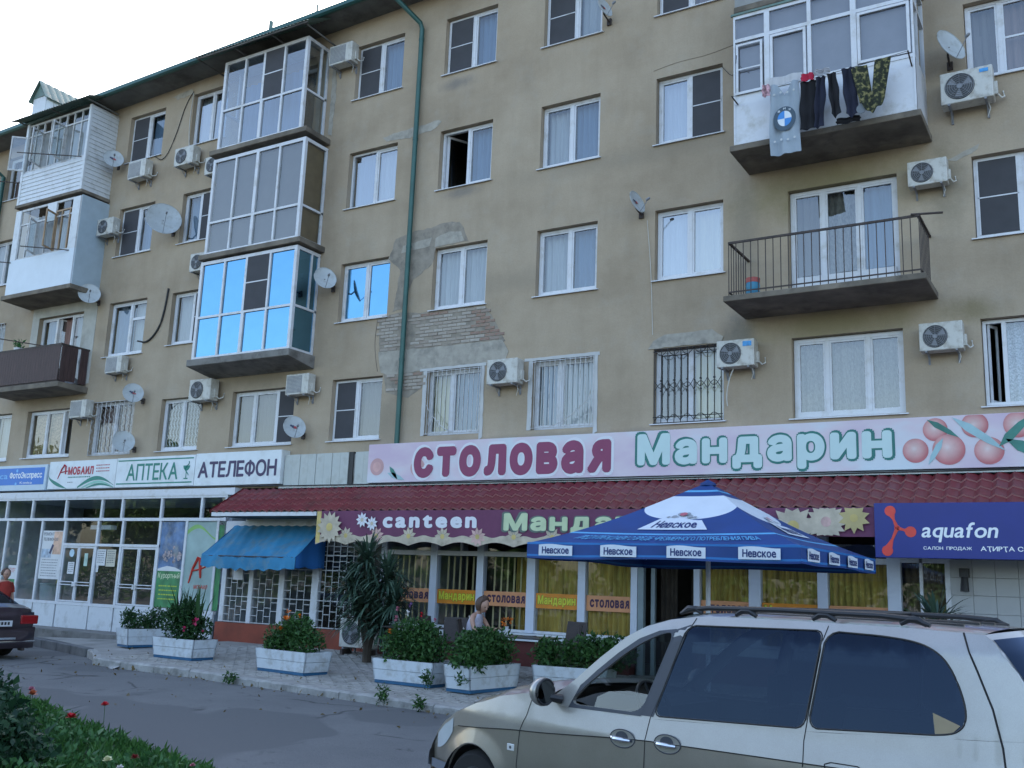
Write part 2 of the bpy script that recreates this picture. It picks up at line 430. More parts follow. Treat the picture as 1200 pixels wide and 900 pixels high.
def leaves(name, centers, size, m, parent=None, aspect=0.5, up=0.3, jitter=0.5, rel=False, kind=None, bend=0.25):
    """one small folded blade per centre point"""
    c = np.asarray(centers, float); n = len(c)
    d = rng.normal(size=(n, 3)); d[:, 2] += up; d /= np.linalg.norm(d, axis=1)[:, None]
    e = np.cross(d, rng.normal(size=(n, 3))); e /= np.linalg.norm(e, axis=1)[:, None]
    nn = np.cross(d, e)
    s_ = size * (1 + jitter * (rng.random(n) - 0.5) * 2)[:, None] * np.where(rng.random(n) < .15, 1.45, 1.0)[:, None]
    A = c; B = c + d * s_ * 0.5 + e * s_ * aspect * 0.5; Cc = c + d * s_ + nn * s_ * bend; D = c + d * s_ * 0.5 - e * s_ * aspect * 0.5
    v = np.stack([A, B, Cc, D], 1).reshape(-1, 3)
    if parent is not None and not rel:
        q = parent; o0 = Vector((0, 0, 0))
        while q is not None: o0 = o0 + q.location; q = q.parent
        v = v - np.array(o0)
    idx = np.arange(n)[:, None] * 4
    f = np.concatenate([idx + np.array([[0, 1, 2]]), idx + np.array([[0, 2, 3]])], 0)
    me = bpy.data.meshes.new(name)
    me.vertices.add(len(v)); me.vertices.foreach_set('co', v.ravel())
    me.loops.add(len(f) * 3); me.loops.foreach_set('vertex_index', f.ravel().astype(np.int32))
    me.polygons.add(len(f)); me.polygons.foreach_set('loop_start', np.arange(0, len(f) * 3, 3, dtype=np.int32))
    me.update(calc_edges=True)
    me.materials.append(m)
    o = bpy.data.objects.new(name, me); COL.objects.link(o); o.parent = parent
    if kind: o['kind'] = kind
    return o

def blob_points(n, blobs, shell=0.55):
    """points spread through a union of ellipsoids, denser at the surface"""
    out = []
    w = np.array([b[3] * b[4] * b[5] for b in blobs]) ** 0.66; w /= w.sum()
    for b, k in zip(blobs, (w * n).astype(int)):
        d = rng.normal(size=(k, 3)); d /= np.linalg.norm(d, axis=1)[:, None]
        r = shell + (1 - shell) * rng.random(k) ** 0.7
        out.append(np.array(b[:3]) + d * r[:, None] * np.array(b[3:6]))
    return np.concatenate(out)

# ================================================================== GROUND
def road_z(y):
    return 0.0 if y > -6 else (-0.12 if y < -11 else -0.12 * (-6 - y) / 5)
def walk_z(y):
    return 0.13 + (min(y, -0.2) + 5.5) * 0.03
g = MB()
xs = [-900, -200, -80, -45] + [-40 + i for i in range(0, 61)] + [40, 120, 900]
ys = [-900, -200, -60, -30, -20, -15, -13, -12, -11, -10, -9, -8, -7, -6, -5, -3, 0, 8, 20, 100, 900]
vs = []; w = len(ys)
for x in xs:
    for y in ys:
        vs.append((x, y, road_z(y) + 0.012 * sin(x * 1.1 + y * 0.7) * (1 if -40 < x < 20 and y < -6.5 else 0)))
g.add(vs, [(i * w + j, (i + 1) * w + j, (i + 1) * w + j + 1, i * w + j + 1) for i in range(len(xs) - 1) for j in range(w - 1)])
tag(g.build('road', ASPHALT, smooth=True), 'grey patched asphalt road in front of the shops', kind='structure')

# the raised pavement, its kerb stones and its small slabs
KERB = [(-22.9, -2.95), (-21.2, -3.35), (-19.4, -3.95), (-18.75, -4.25), (-17.9, -5.0), (-16.95, -5.14), (-15.89, -5.16), (-14.8, -5.2), (-13.7, -5.36), (-12.13, -5.5),
        (-10.64, -5.70), (-9.49, -5.82), (-8.4, -5.95), (-7.2, -6.15), (-5.8, -6.3), (-4.2, -6.4), (-2.5, -6.4), (0, -6.4), (4, -6.4)]
def kerb_y(x):
    for (a, b), (c, d) in zip(KERB, KERB[1:]):
        if a <= x <= c: return b + (d - b) * (x - a) / (c - a)
    return KERB[0][1] if x < KERB[0][0] else KERB[-1][1]
PAVE = mat('pale_pavement', (0.30, 0.285, 0.26), 0.9, var=0.18, scale=2, bump=0.5, bscale=30, dirt=(0.19, 0.18, 0.16), dscale=1.5)
PAVER = mat('concrete_paver', (0.31, 0.295, 0.27), 0.9, var=0.22, scale=6, bump=0.4, bscale=40, dirt=(0.20, 0.185, 0.165), dscale=1.7)
KERBM = mat('worn_kerb_concrete', (0.33, 0.32, 0.30), 0.92, var=0.2, scale=4, bump=0.7, bscale=22, dirt=(0.14, 0.135, 0.12), dscale=3)
sw = MB()
XB = [-22.9, -21.5, -19.3, -18.9]; N = 60
cols = []
for i in range(N + 1):
    x = -22.9 + i * (26.9 / N)
    yb = -0.2 if x > -19.0 else (-2.75 + (x + 22.9) * 0.40)
    yf = kerb_y(x) + 0.13
    cols.append([(x, yf + (yb - yf) * j / 8, walk_z(yf + (yb - yf) * j / 8) - 0.012) for j in range(9)])
vs = [p for c in cols for p in c]
sw.add(vs, [(i * 9 + j, (i + 1) * 9 + j, (i + 1) * 9 + j + 1, i * 9 + j + 1) for i in range(N) for j in range(8)])
for i in range(N):      # the rear edge drops to the lane behind
    a, b = cols[i][8], cols[i + 1][8]
    if a[0] < -18.9: sw.quad(a, b, (b[0], b[1], -0.05), (a[0], a[1], -0.05))
pavement = tag(sw.build('pavement', PAVE), 'raised pale pavement under the planters', kind='structure')
pv = MB(); r_ = random.Random(3)
def inset_box(mb, x0, y0, x1, y1, zb, zt, c=0.006):
    mb.add([(x0, y0, zb), (x1, y0, zb), (x1, y1, zb), (x0, y1, zb), (x0 + c, y0 + c, zt), (x1 - c, y0 + c, zt), (x1 - c, y1 - c, zt), (x0 + c, y1 - c, zt)],
           [(4, 5, 6, 7), (0, 1, 5, 4), (1, 2, 6, 5), (2, 3, 7, 6), (3, 0, 4, 7)])
row = 0; y = -5.5
while y < -0.25:
    x = -17.6 + (0.15 if row % 2 else 0)
    while x < -4:
        if y > kerb_y(x) + 0.28 and r_.random() > 0.012:
            z = walk_z(y) - 0.012
            inset_box(pv, x + 0.008, y + 0.008, x + 0.287, y + 0.138, z - 0.01, z + 0.016 + r_.uniform(-0.004, 0.004))
        x += 0.30
    y += 0.15; row += 1
tag(pv.build('paver', PAVER, pavement), kind='stuff')

def polyline_pieces(pts, L, gap=0.012):
    segs = []; cur = Vector(pts[0]); i = 1; left = L; start = cur.copy()
    out = []
    for p in pts[1:]:
        p = Vector(p); d = p - cur
        while d.length > left:
            q = cur + d.normalized() * left
            out.append((start, q)); start = q; cur = q; d = p - cur; left = L
        left -= d.length; cur = p
    out.append((start, cur))
    return out
for a, b in polyline_pieces([(p[0], p[1], 0) for p in KERB[2:]], 1.0):
    d = (b - a); Ln = d.length
    if Ln < 0.2: continue
    d.normalize(); nrm = Vector((-d.y, d.x, 0))
    k = MB(); h = r_.uniform(-0.008, 0.008); nseg = 5
    def ring(t):
        c = a + d * (0.006 + t * (Ln - 0.012)); w_ = r_.uniform(-0.006, 0.006)
        ch = 0.02 + r_.uniform(0, 0.02)
        zt = walk_z(c.y) + h + w_
        return [c + nrm * 0.0 + Vector((0, 0, -0.1)), c + nrm * (0.0 + w_) + Vector((0, 0, zt - ch)), c + nrm * ch + Vector((0, 0, zt)), c + nrm * 0.15 + Vector((0, 0, zt)), c + nrm * 0.15 + Vector((0, 0, -0.1))]
    rs = [ring(t / nseg) for t in range(nseg + 1)]
    k.add([v for q in rs for v in q], [(i * 5 + j, (i + 1) * 5 + j, (i + 1) * 5 + (j + 1) % 5, i * 5 + (j + 1) % 5) for i in range(nseg) for j in range(5)] + [(0, 1, 2, 3, 4), tuple(nseg * 5 + j for j in (4, 3, 2, 1, 0))])
    k.build('kerb_stone', KERBM, pavement)
lit = [(random.uniform(-20, -6), random.uniform(-8.5, -.6), 0) for _ in range(260)]
lit = [(x, y_, (walk_z(y_) if y_ > kerb_y(x) and x > -19 else road_z(y_)) + .012) for x, y_, z in lit] + [(x, kerb_y(x) - abs(random.gauss(0, .12)), .012) for x in [random.uniform(-18, -5) for _ in range(160)]]
tag(leaves('leaf_litter', lit, .05, leafmat('dry_leaf', (.10, .07, .03), (.22, .16, .07)), None, aspect=.6, up=0), 'scattered dry leaves and litter on road and pavement', 'leaf litter', kind='stuff')
# broken corner: a tilted slab and dark kerb of the far island
k = MB()
DK = mat('dark_kerb_stone', (0.14, 0.14, 0.14), 0.92, var=0.25, scale=4, bump=0.6, bscale=20)
for a, b in polyline_pieces([(-23.0, -2.95, 0), (-21.2, -3.42, 0), (-19.35, -4.0, 0)], 0.95):
    if (b - a).length < 0.3: continue
    kk = MB(); d = (b - a).normalized(); nrm = Vector((-d.y, d.x, 0)); a2 = a + d * 0.01; b2 = b - d * 0.01
    q = [a2 - nrm * 0.03, b2 - nrm * 0.03, b2 + nrm * 0.16, a2 + nrm * 0.16]
    kk.add([v + Vector((0, 0, -0.1)) for v in q] + [v + Vector((0, 0, 0.19)) for v in q], [(0, 1, 2, 3), (4, 5, 6, 7), (0, 1, 5, 4), (1, 2, 6, 5), (2, 3, 7, 6), (3, 0, 4, 7)])
    kk.build('kerb_stone', DK, pavement, bevel=0.02)
k.add([(-19.0, -4.05, -0.02), (-16.8, -5.32, -0.02), (-16.7, -5.0, 0.125), (-17.9, -4.6, 0.15), (-18.8, -3.7, 0.17)], [(0, 1, 2, 3, 4)])
k.build('broken_ramp', CONCL, pavement)
# apron in front of the chemist's
ap = MB()
ap.box(-33, -1.15, -0.1, -19.3, 0, 0.245)
tag(ap.build('shop_step', CONC), 'low worn concrete step along the glazed shopfront', kind='structure')

# ================================================================== APARTMENT BLOCK
B = thing('apartment_building', (-18, 0, 0), 'long ochre plastered five storey apartment block behind the shops', 'building')
ZG = 4.05
def top_z(x): return 16.0 + (x + 32) * 0.028
wins = {}
def W_(k, x0, z0, x1, z1): wins[k] = (x0, z0, x1, z1)
for k, x0, x1 in (('C', -25.6, -24.0), ('D', -22.78, -21.3), ('F', -16.5, -14.93), ('G', -13.62, -12.1), ('H', -10.78, -9.27), ('I', -7.93, -6.45), ('K', -1.85, -0.35)):
    for fl, z in ((2, 5.16), (3, 8.16), (4, 11.17), (5, 14.2)):
        if k == 'C' and fl == 2: continue
        W_(k + str(fl), x0, z, x1, z + (1.53 if fl != 5 or k != 'D' else 1.65))
W_('C3', -25.54, 8.05, -23.86, 9.7)
W_('D2', -22.74, 5.14, -21.15, 6.6)
W_('A5', -31.95, 14.05, -30.5, 15.6); W_('A4', -32.3, 11.0, -30.83, 12.6); W_('A3', -32.3, 8.1, -30.75, 9.65); W_('A1', -31.6, 5.1, -29.72, 6.6)
W_('A2', -28.9, 5.14, -26.62, 6.6); W_('B2', -25.73, 5.1, -23.87, 6.68); W_('E2', -19.96, 5.15, -17.73, 6.62)
W_('B3', -28.95, 7.35, -26.72, 9.6); W_('J2', -5.12, 5.12, -3.12, 6.66); W_('J3', -5.14, 7.3, -3.12, 9.62)
W_('J4', -5.14, 10.3, -3.12, 12.5); W_('E3', -20.2, 7.4, -17.8, 9.7); W_('E4', -20.0, 10.4, -17.8, 12.6); W_('E5', -20.0, 13.45, -17.9, 15.6)
W_('B4', -28.9, 10.3, -26.7, 12.6); W_('B5', -28.9, 13.3, -26.7, 15.5)
XL, XR = -45.0, 6.0
wb = MB()
xs = sorted({XL, XR, -38, 1.2, 2.8} | {v[0] for v in wins.values()} | {v[2] for v in wins.values()})
zs = sorted({ZG, 17.4} | {v[1] for v in wins.values()} | {v[3] for v in wins.values()})
def in_hole(x, z): return any(a < x < c and b < z < d for a, b, c, d in wins.values())
for xa, xb in zip(xs, xs[1:]):
    for za, zb in zip(zs, zs[1:]):
        if not in_hole((xa + xb) / 2, (za + zb) / 2):
            wb.quad((xa, 0, za), (xb, 0, za), (xb, 0, zb), (xa, 0, zb))
for a, b, c, d in wins.values():
    wb.quad((a, 0, b), (a, .34, b), (a, .34, d), (a, 0, d)); wb.quad((c, 0, b), (c, 0, d), (c, .34, d), (c, .34, b))
    wb.quad((a, 0, d), (a, .34, d), (c, .34, d), (c, 0, d)); wb.quad((a, 0, b), (c, 0, b), (c, .34, b), (a, .34, b))
wb.quad((XL, 0, ZG), (XL, 12, ZG), (XL, 12, 17.4), (XL, 0, 17.4)); wb.quad((XR, 0, ZG), (XR, 12, ZG), (XR, 12, 17.4), (XR, 0, 17.4))
wb.quad((XL, 12, 0), (XR, 12, 0), (XR, 12, 17.4), (XL, 12, 17.4))
wb.quad((XL, 0, 0), (XL, 12, 0), (XL, 12, ZG), (XL, 0, ZG)); wb.quad((XR, 0, 0), (XR, 12, 0), (XR, 12, ZG), (XR, 0, ZG))
wb.v = [(v[0], v[1], top_z(v[0]) + .12 if v[2] > 17.3 else v[2]) for v in wb.v]
wb.build('wall', WALL, B)
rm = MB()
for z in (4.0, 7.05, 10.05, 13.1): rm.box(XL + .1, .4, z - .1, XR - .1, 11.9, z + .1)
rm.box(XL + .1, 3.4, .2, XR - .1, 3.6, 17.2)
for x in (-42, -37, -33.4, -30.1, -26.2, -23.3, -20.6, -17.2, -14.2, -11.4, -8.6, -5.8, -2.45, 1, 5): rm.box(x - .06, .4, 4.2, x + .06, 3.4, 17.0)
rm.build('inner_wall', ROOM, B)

def curtain(parent, x0, z0, x1, z1, y, m, folds=7, amp=0.03):
    c = MB(); ph = random.random() * 6
    c.grid(lambda u, v: (x0 + (x1 - x0) * u, y + amp * sin(u * folds * 2 * pi + ph + v * .6) + .012 * sin(u * 47 + v * 5), z0 + (z1 - z0) * v), folds * 6, 3)
    return c.build('curtain', m, parent, smooth=True)

def scissor(mb, x0, z0, x1, z1, y, n, rows, r=.006):
    w_ = (x1 - x0) / n; h = (z1 - z0) / rows
    for i in range(n):
        xa = x0 + i * w_
        for j in range(rows):
            za = z0 + j * h
            mb.tube([(xa, y, za), (xa + w_ * .5, y, za + h * .25), (xa, y, za + h * .5)], r, 4, cap=False)
            mb.tube([(xa + w_, y, za + h * .5), (xa + w_ * .5, y, za + h * .75), (xa + w_, y, za + h)], r, 4, cap=False)
        mb.tube([(xa, y, z0), (xa, y, z1)], r * 1.3, 4, cap=False)
    mb.tube([(x1, y, z0), (x1, y, z1)], r * 1.3, 4, cap=False)

def window(key, sashes, curt=(), sill=True, gl=GLS, fm=PVC, fw=.055, y=.13, parent=None, rect=None, grille=None):
    """sashes: (share of width, kind); p plain, n insect screen with mid bar, t with a top light, o open, f blue film, g muntins, s shaded"""
    x0, z0, x1, z1 = rect or wins[key]
    z0 += .02; x0 += .012; x1 -= .012; z1 -= .012
    f = MB(); yb = y + .07
    f.box(x0, y, z0, x0 + fw, yb, z1); f.box(x1 - fw, y, z0, x1, yb, z1)
    f.box(x0 + fw, y, z0, x1 - fw, yb, z0 + fw); f.box(x0 + fw, y, z1 - fw, x1 - fw, yb, z1)
    tot = sum(s[0] for s in sashes); x = x0; W = x1 - x0; jobs = []
    for i, (sh, kd) in enumerate(sashes):
        xa, xb = x, x + W * sh / tot
        if i: f.box(xa - .035, y - .004, z0 + fw, xa + .035, yb + .004, z1 - fw)
        ia, ib = xa + (.035 if i else fw), xb - (.035 if i < len(sashes) - 1 else fw)
        jobs.append((kd, ia, ib)); x = xb
    a0, a1 = z0 + fw, z1 - fw
    for kd, ia, ib in jobs:
        if kd in 'pnfgt':      # the sash's own border, set back a little
            e = .04
            f.box(ia, y + .012, a0, ia + e, yb - .01, a1); f.box(ib - e, y + .012, a0, ib, yb - .01, a1)
            f.box(ia + e, y + .012, a0, ib - e, yb - .01, a0 + e); f.box(ia + e, y + .012, a1 - e, ib - e, yb - .01, a1)
        zm = (a0 + a1) / 2
        if kd == 'n': f.box(ia, y - .016, zm - .011, ib, y - .004, zm + .011); f.box(ia, y - .016, a0, ia + .02, y - .004, a1); f.box(ib - .02, y - .016, a0, ib, y - .004, a1)
        if kd == 't': zt = a0 + (a1 - a0) * .68; f.box(ia + .04, y + .01, zt - .04, ib - .04, yb - .012, zt + .04)
        if kd == 'g': f.box(ia + .04, y + .03, zm - .02, ib - .04, yb - .012, zm + .02); f.box((ia + ib) / 2 - .02, y + .028, a0 + .04, (ia + ib) / 2 + .02, yb - .014, a1 - .04)
    F = f.build('window', fm, parent or B)
    for i, (kd, ia, ib) in enumerate(jobs):
        if kd in 'pntfg':
            p = MB(); p.quad((ia + .03, y + .04, a0 + .03), (ib - .03, y + .04, a0 + .03), (ib - .03, y + .04, a1 - .03), (ia + .03, y + .04, a1 - .03))
            p.build('pane', GLF if kd == 'f' else gl, F)
        if kd == 's':
            p = MB(); p.quad((ia, y + .04, a0), (ib, y + .04, a0), (ib, y + .04, a1), (ia, y + .04, a1)); p.build('pane', gl, F)
        if kd == 'n':
            p = MB(); p.box(ia + .02, y - .012, a0 + .005, ib - .02, y - .009, a1 - .005); p.build('insect_screen', NET, F)
        if kd == 'o':
            s = MB(); w_ = (ib - ia); ang = radians(62)
            def Q(t, zz, o=0): return (ia + .01 + cos(ang) * t * w_ + o * sin(ang), yb + sin(ang) * t * w_ + .0 - o * cos(ang), zz)
            for t0, t1, za, zb in ((0, .09, a0, a1), (.91, 1, a0, a1), (.09, .91, a0, a0 + .05), (.09, .91, a1 - .05, a1)):
                s.add([Q(t0, za), Q(t1, za), Q(t1, za, .04), Q(t0, za, .04), Q(t0, zb), Q(t1, zb), Q(t1, zb, .04), Q(t0, zb, .04)],
                      [(0, 3, 2, 1), (4, 5, 6, 7), (0, 1, 5, 4), (1, 2, 6, 5), (2, 3, 7, 6), (3, 0, 4, 7)])
            s.build('open_sash', fm, F)
            p = MB(); p.quad(Q(.08, a0 + .04, .02), Q(.92, a0 + .04, .02), Q(.92, a1 - .04, .02), Q(.08, a1 - .04, .02)); p.build('pane', gl, F)
        m = curt[i] if i < len(curt) else None
        if m is not None: curtain(F, ia - .02, a0 - .02, ib + .02, a1 + .02, y + .2, m, folds=max(3, int((ib - ia) * 8)))
    if sill:
        s = MB(); s.add([(x0 - .07, -.055, z0 - .035), (x1 + .06, -.055, z0 - .035), (x1 + .06, y + .02, z0 + .012), (x0 - .07, y + .02, z0 + .012),
                         (x0 - .07, -.055, z0 - .055), (x1 + .06, -.055, z0 - .055), (x1 + .06, y + .02, z0 - .02), (x0 - .07, y + .02, z0 - .02)],
                        [(0, 1, 2, 3), (4, 5, 6, 7), (0, 1, 5, 4), (1, 2, 6, 5), (2, 3, 7, 6), (3, 0, 4, 7)])
        s.build('sill', PVC, F)
    if grille: grille(F, x0, z0, x1, z1)
    return F

def bars_white(F, x0, z0, x1, z1):
    for i in range(12):
        b = MB(); x = x0 + (x1 - x0) * (i + .5) / 12; b.tube([(x, -.02, z0), (x, -.02, z1)], .008, 5); b.build('grille_bar', PVCD, F)
    b = MB()
    for z in (z0 + .02, z1 - .02): b.tube([(x0, -.02, z), (x1, -.02, z)], .01, 5)
    for x in (x0, x1): b.tube([(x, -.02, z0), (x, -.02, z1)], .012, 5)
    b.build('grille_frame', PVCD, F)
    s = MB()
    for cx, sc, sg in ((x1 - .13, .32, -1), (x1 - .38, .22, -1), (x1 - .62, .14, -1)) if x1 > -10 else ((x0 + .16, .26, 1), (x0 + .40, .18, 1)):
        s.tube([(cx + sg * sc * (1 - t / 18) * .55 * cos(t * .5) * .6, -.035, z0 + .06 + sc * .9 + sc * (1 - t / 22) * .6 * sin(t * .5)) for t in range(15)], .007, 4)
    s.tube([(x1 - .05, -.035, z0 + .75) if x1 > -10 else (x0 + .05, -.035, z0 + .7)] + [((x1 - .1 - t * .13) if x1 > -10 else (x0 + .1 + t * .1), -.035, z0 + .55 * (1 - t / 7) ** 1.6 + .04) for t in range(8)], .009, 4)
    s.build('grille_scroll', PVCD, F)
def bars_black(F, x0, z0, x1, z1):
    y = -.03; n = 11
    for i in range(n):
        b = MB(); x = x0 + .03 + (x1 - x0 - .06) * i / (n - 1); b.tube([(x, y, z0 - .02), (x, y, z1)], .009, 5)
        if i % 2 == 1:
            for zz in (.42, .56): b.disc((x, y - .012, z0 + (z1 - z0) * zz), (0, 1, 0), .024, 8, thick=.02)
        b.build('grille_bar', BLACKI, F)
    b = MB()
    for z in (z0 - .02, z0 + .1, z1 - .05, z1): b.tube([(x0, y, z), (x1, y, z)], .01, 5)
    w_ = (x1 - x0 - .06) / (n - 1)
    for i in range(0, n - 1, 2):
        xa = x0 + .03 + i * w_; zc = z0 + (z1 - z0) * .49
        b.tube([(xa + 2 * w_ * t / 8, y - .012, zc + .11 - .16 * sin(pi * t / 8)) for t in range(9)], .007, 4)
        b.tube([(xa + 2 * w_ * t / 8, y - .012, zc - .11 + .16 * sin(pi * t / 8)) for t in range(9)], .007, 4)
        b.tube([(xa + 2 * w_ * t / 8, y - .012, z0 + .02 + .12 * sin(pi * t / 8)) for t in range(9)], .007, 4)
        b.tube([(xa + 2 * w_ * t / 8, y - .012, z1 - .02 - .12 * sin(pi * t / 8)) for t in range(9)], .007, 4)
    b.build('grille_frame', BLACKI, F)
def lattice_white(F, x0, z0, x1, z1):
    b = MB(); scissor(b, x0 + .02, z0 + .02, x1 - .02, z1 - .02, -.03, 9, 5, .008)
    for z in (z0, z1): b.tube([(x0, -.03, z), (x1, -.03, z)], .012, 5)
    b.build('grille_lattice', PVCD, F)
def lattice_inner(F, x0, z0, x1, z1):
    b = MB()
    xm = (x0 + x1) / 2
    scissor(b, x0 + .1, z0 + .08, xm - .07, z1 - .08, .22, 5, 5, .009); scissor(b, xm + .07, z0 + .08, x1 - .1, z1 - .08, .22, 5, 5, .009)
    b.build('grille_lattice', PVC, F)

window('A5', [(1, 'p'), (1, 'p')], [CURTP, CURTP]); window('A4', [(1, 'p'), (1, 'p')], [CURT, CURT]); window('A3', [(1, 'p'), (1, 'p')], [CURT, CURT], grille=lattice_white)
window('A1', [(1, 'p'), (1, 'p')], [CURT, CURT])
window('A2', [(1.05, 'p'), (1.0, 'p'), (.75, 'o')], [REFLO, REFLO, None])  # leaf reflection painted on the sheets behind both fixed sashes
window('B2', [(1, 'p'), (1, 'p')], [CURTP, CURTP], grille=lattice_white, sill=False)
window('C5', [(1, 'n'), (1, 'p')], [None, CURTB]); window('C4', [(1, 'n'), (.95, 'p')], [None, CURTB]); window('C3', [(1.1, 'p'), (1, 't')], [CURTB, CURT])
window('D5', [(1, 'p'), (1, 'p')], [CURT, CURTB], gl=GLSB); window('D4', [(1, 'p'), (1.2, 'n')], [CURTB, None]); window('D3', [(1.2, 'p'), (1, 'n')], [CURT, None])
window('D2', [(1, 'p'), (1, 'p')], [None, None], grille=lattice_inner)
window('E2', [(.95, 'p'), (1.1, 'p'), (.9, 'n')], [SHADE, SHADE, CURTB])
window('F5', [(1, 'n'), (1, 'p')], [None, CURTB]); window('G5', [(1.1, 'n'), (1, 'p')], [None, CURTB]); window('H5', [(1.15, 'n'), (1, 'p')], [CURTP, CURT]); window('I5', [(1, 'n'), (1, 'p')], [CURTP, CURTP])
window('F4', [(1, 's'), (.9, 'p')], [CURTB, CURT], gl=GLSB); window('G4', [(1.05, 'o'), (1, 'p')], [None, CURTB]); window('H4', [(1, 'p'), (1, 'p')], [CURT, CURTB])
window('I4', [(1, 'p'), (1.05, 'n')], [CURT, None], gl=GLSB); window('K4', [(1, 'p'), (1.6, 'g')], [SHADE, CURTP])
window('F3', [(1, 'f'), (1, 'f')], [None, None]); window('G3', [(1, 'p'), (1, 'p')], [CURT, CURT]); window('H3', [(1.1, 'p'), (1, 'p')], [CURT, CURTB]); window('I3', [(1, 'p'), (1, 'p')], [CURT, CURTY], gl=GLSB)  # I3 right sash: mirrored sunlit building put into the curtain colour
window('K3', [(1, 'n'), (1, 'p')], [CURTB, CURTB])
window('F2', [(1, 'n'), (1.15, 'p')], [None, SHADE]); window('G2', [(1, 'p'), (1.3, 'p')], [CURTY, CURTB], grille=bars_white, sill=False); window('H2', [(1, 'p'), (1.4, 'p')], [CURTB, CURT], grille=bars_white, sill=False)
window('I2', [(1.1, 'p'), (1, 's')], [SHADE, CURTY], grille=bars_black)
LACE = mat('patterned_lace_curtain', (0.21, 0.19, 0.17), 0.9, var=0.35, scale=12, stretch=(2, 2, 1))
window('J2', [(1, 'p'), (1.2, 'p'), (1, 'p')], [LACE, LACE, LACE], fw=.07)
window('K2', [(.35, 'o'), (1.2, 's')], [None, mat('chequered_curtain', (0.33, 0.35, 0.42), 0.9, var=0.6, scale=30)])
window('J3', [(1, 'p'), (1.05, 'p'), (1.1, 'p')], [SHADE, LACE, CURTB], sill=False, fw=.07)
dp = MB(); dp.box(-5.06, .085, 7.34, -3.2, .17, 7.86); dp.build('door_panel', PVC, B)
window('B3', [(.8, 'p'), (.8, 'o'), (.7, 'p')], [CURTB, CURTP, CURT], sill=False)
for k in ('J4', 'B4', 'B5'): window(k, [(1, 'p'), (1, 'p'), (.8, 'p')], [CURT, CURT, None], sill=False)
for k in ('E3', 'E4', 'E5'): window(k, [(1, 'p'), (1, 'p'), (.8, 'p')], [CURTB, None, CURT], sill=False)

# ---- render patches, bare bricks, lintels
def ragged(poly, amp=.05, sub=4, seed=1):
    q = random.Random(seed); out = []
    for (a, b), (c, d) in zip(poly, poly[1:] + poly[:1]):
        L = sqrt((c - a) ** 2 + (d - b) ** 2); n = max(1, int(L / .12))
        for i in range(n):
            t = i / n; out.append((a + (c - a) * t + q.uniform(-amp, amp) * .6, b + (d - b) * t + q.uniform(-amp, amp) * .6))
    return out
def patch(poly, m, y, name='plaster_patch', amp=.05, seed=1):
    p = MB(); p.prism(ragged(poly, amp, seed=seed), 'y', y, .01); return p.build(name, m, B)
patch([(-15.45, 12.90), (-15.1, 12.96), (-13.7, 13.02), (-13.6, 12.98), (-13.8, 12.80), (-14.57, 12.73), (-15.3, 12.78)], PATCHL, -.006, amp=.03, seed=2)
patch([(-14.98, 9.62), (-14.78, 10.12), (-14.34, 10.2), (-13.38, 10.28), (-12.9, 10.27), (-12.74, 9.95), (-12.62, 9.72), (-13.58, 9.71), (-13.63, 9.3), (-14.2, 9.0), (-14.45, 8.3), (-14.75, 8.22), (-14.6, 9.3)], PATCHG, -.005, amp=.04, seed=3)
patch([(-14.6, 9.72), (-13.75, 9.76), (-13.70, 9.98), (-14.55, 9.9)], PATCHL, -.010, amp=.015, seed=4)
patch([(-13.6, 9.72), (-12.75, 9.76), (-12.85, 10.0), (-13.2, 10.06), (-13.58, 9.95)], PATCHL, -.010, amp=.015, seed=5)
patch([(-15.15, 8.15), (-14.49, 8.2), (-13.93, 8.13), (-13.44, 8.12), (-12.12, 8.12), (-11.85, 7.8), (-11.5, 7.2), (-12.24, 7.2), (-13.67, 7.22), (-15.08, 7.25)], PATCHG, -.006, amp=.03, seed=6)
patch([(-15.1, 7.29), (-13.67, 7.25), (-11.58, 7.25), (-11.42, 6.97), (-11.49, 6.78), (-12.0, 6.74), (-13.75, 6.74), (-14.0, 6.70), (-14.76, 6.67), (-15.0, 6.75)], PATCHL, -.012, name='concrete_lintel', amp=.025, seed=7)
patch([(-14.9, 6.72), (-13.72, 6.70), (-13.73, 6.3), (-14.14, 6.08), (-14.81, 6.25)], PATCHG, -.004, amp=.03, seed=8)
patch([(-8.05, 6.70), (-7.93, 6.86), (-7.70, 6.98), (-6.68, 6.99), (-6.45, 6.82), (-6.5, 6.70), (-7.3, 6.72)], PATCHL, -.02, name='concrete_lintel', amp=.012, seed=9)
patch([(-2.25, 9.70), (-1.7, 9.92), (-1.73, 9.81), (-2.1, 9.66)], PATCHL, -.006, amp=.02, seed=10)
patch([(-23.8, 16.0), (-22.9, 16.06), (-22.8, 15.9), (-23.5, 15.85)], PATCHL, -.006, amp=.04, seed=12)
# plaster borders round the two barred windows
for wx in ('G2', 'H2'):
    a, b_, c, d = wins[wx]
    for q in ([(a - .09, b_), (a, b_), (a, d), (a - .09, d)], [(c, b_ - .15), (c + .09, b_ - .1), (c + .08, d), (c, d)], [(a - .2, d), (c + .12, d), (c + .12, d + .07), (a - .2, d + .06)]):
        patch(q, mat('whitewash_border', (0.48, 0.48, 0.47), .9, var=.1), -.016, name='window_surround', amp=.012, seed=int(abs(a * 10)))
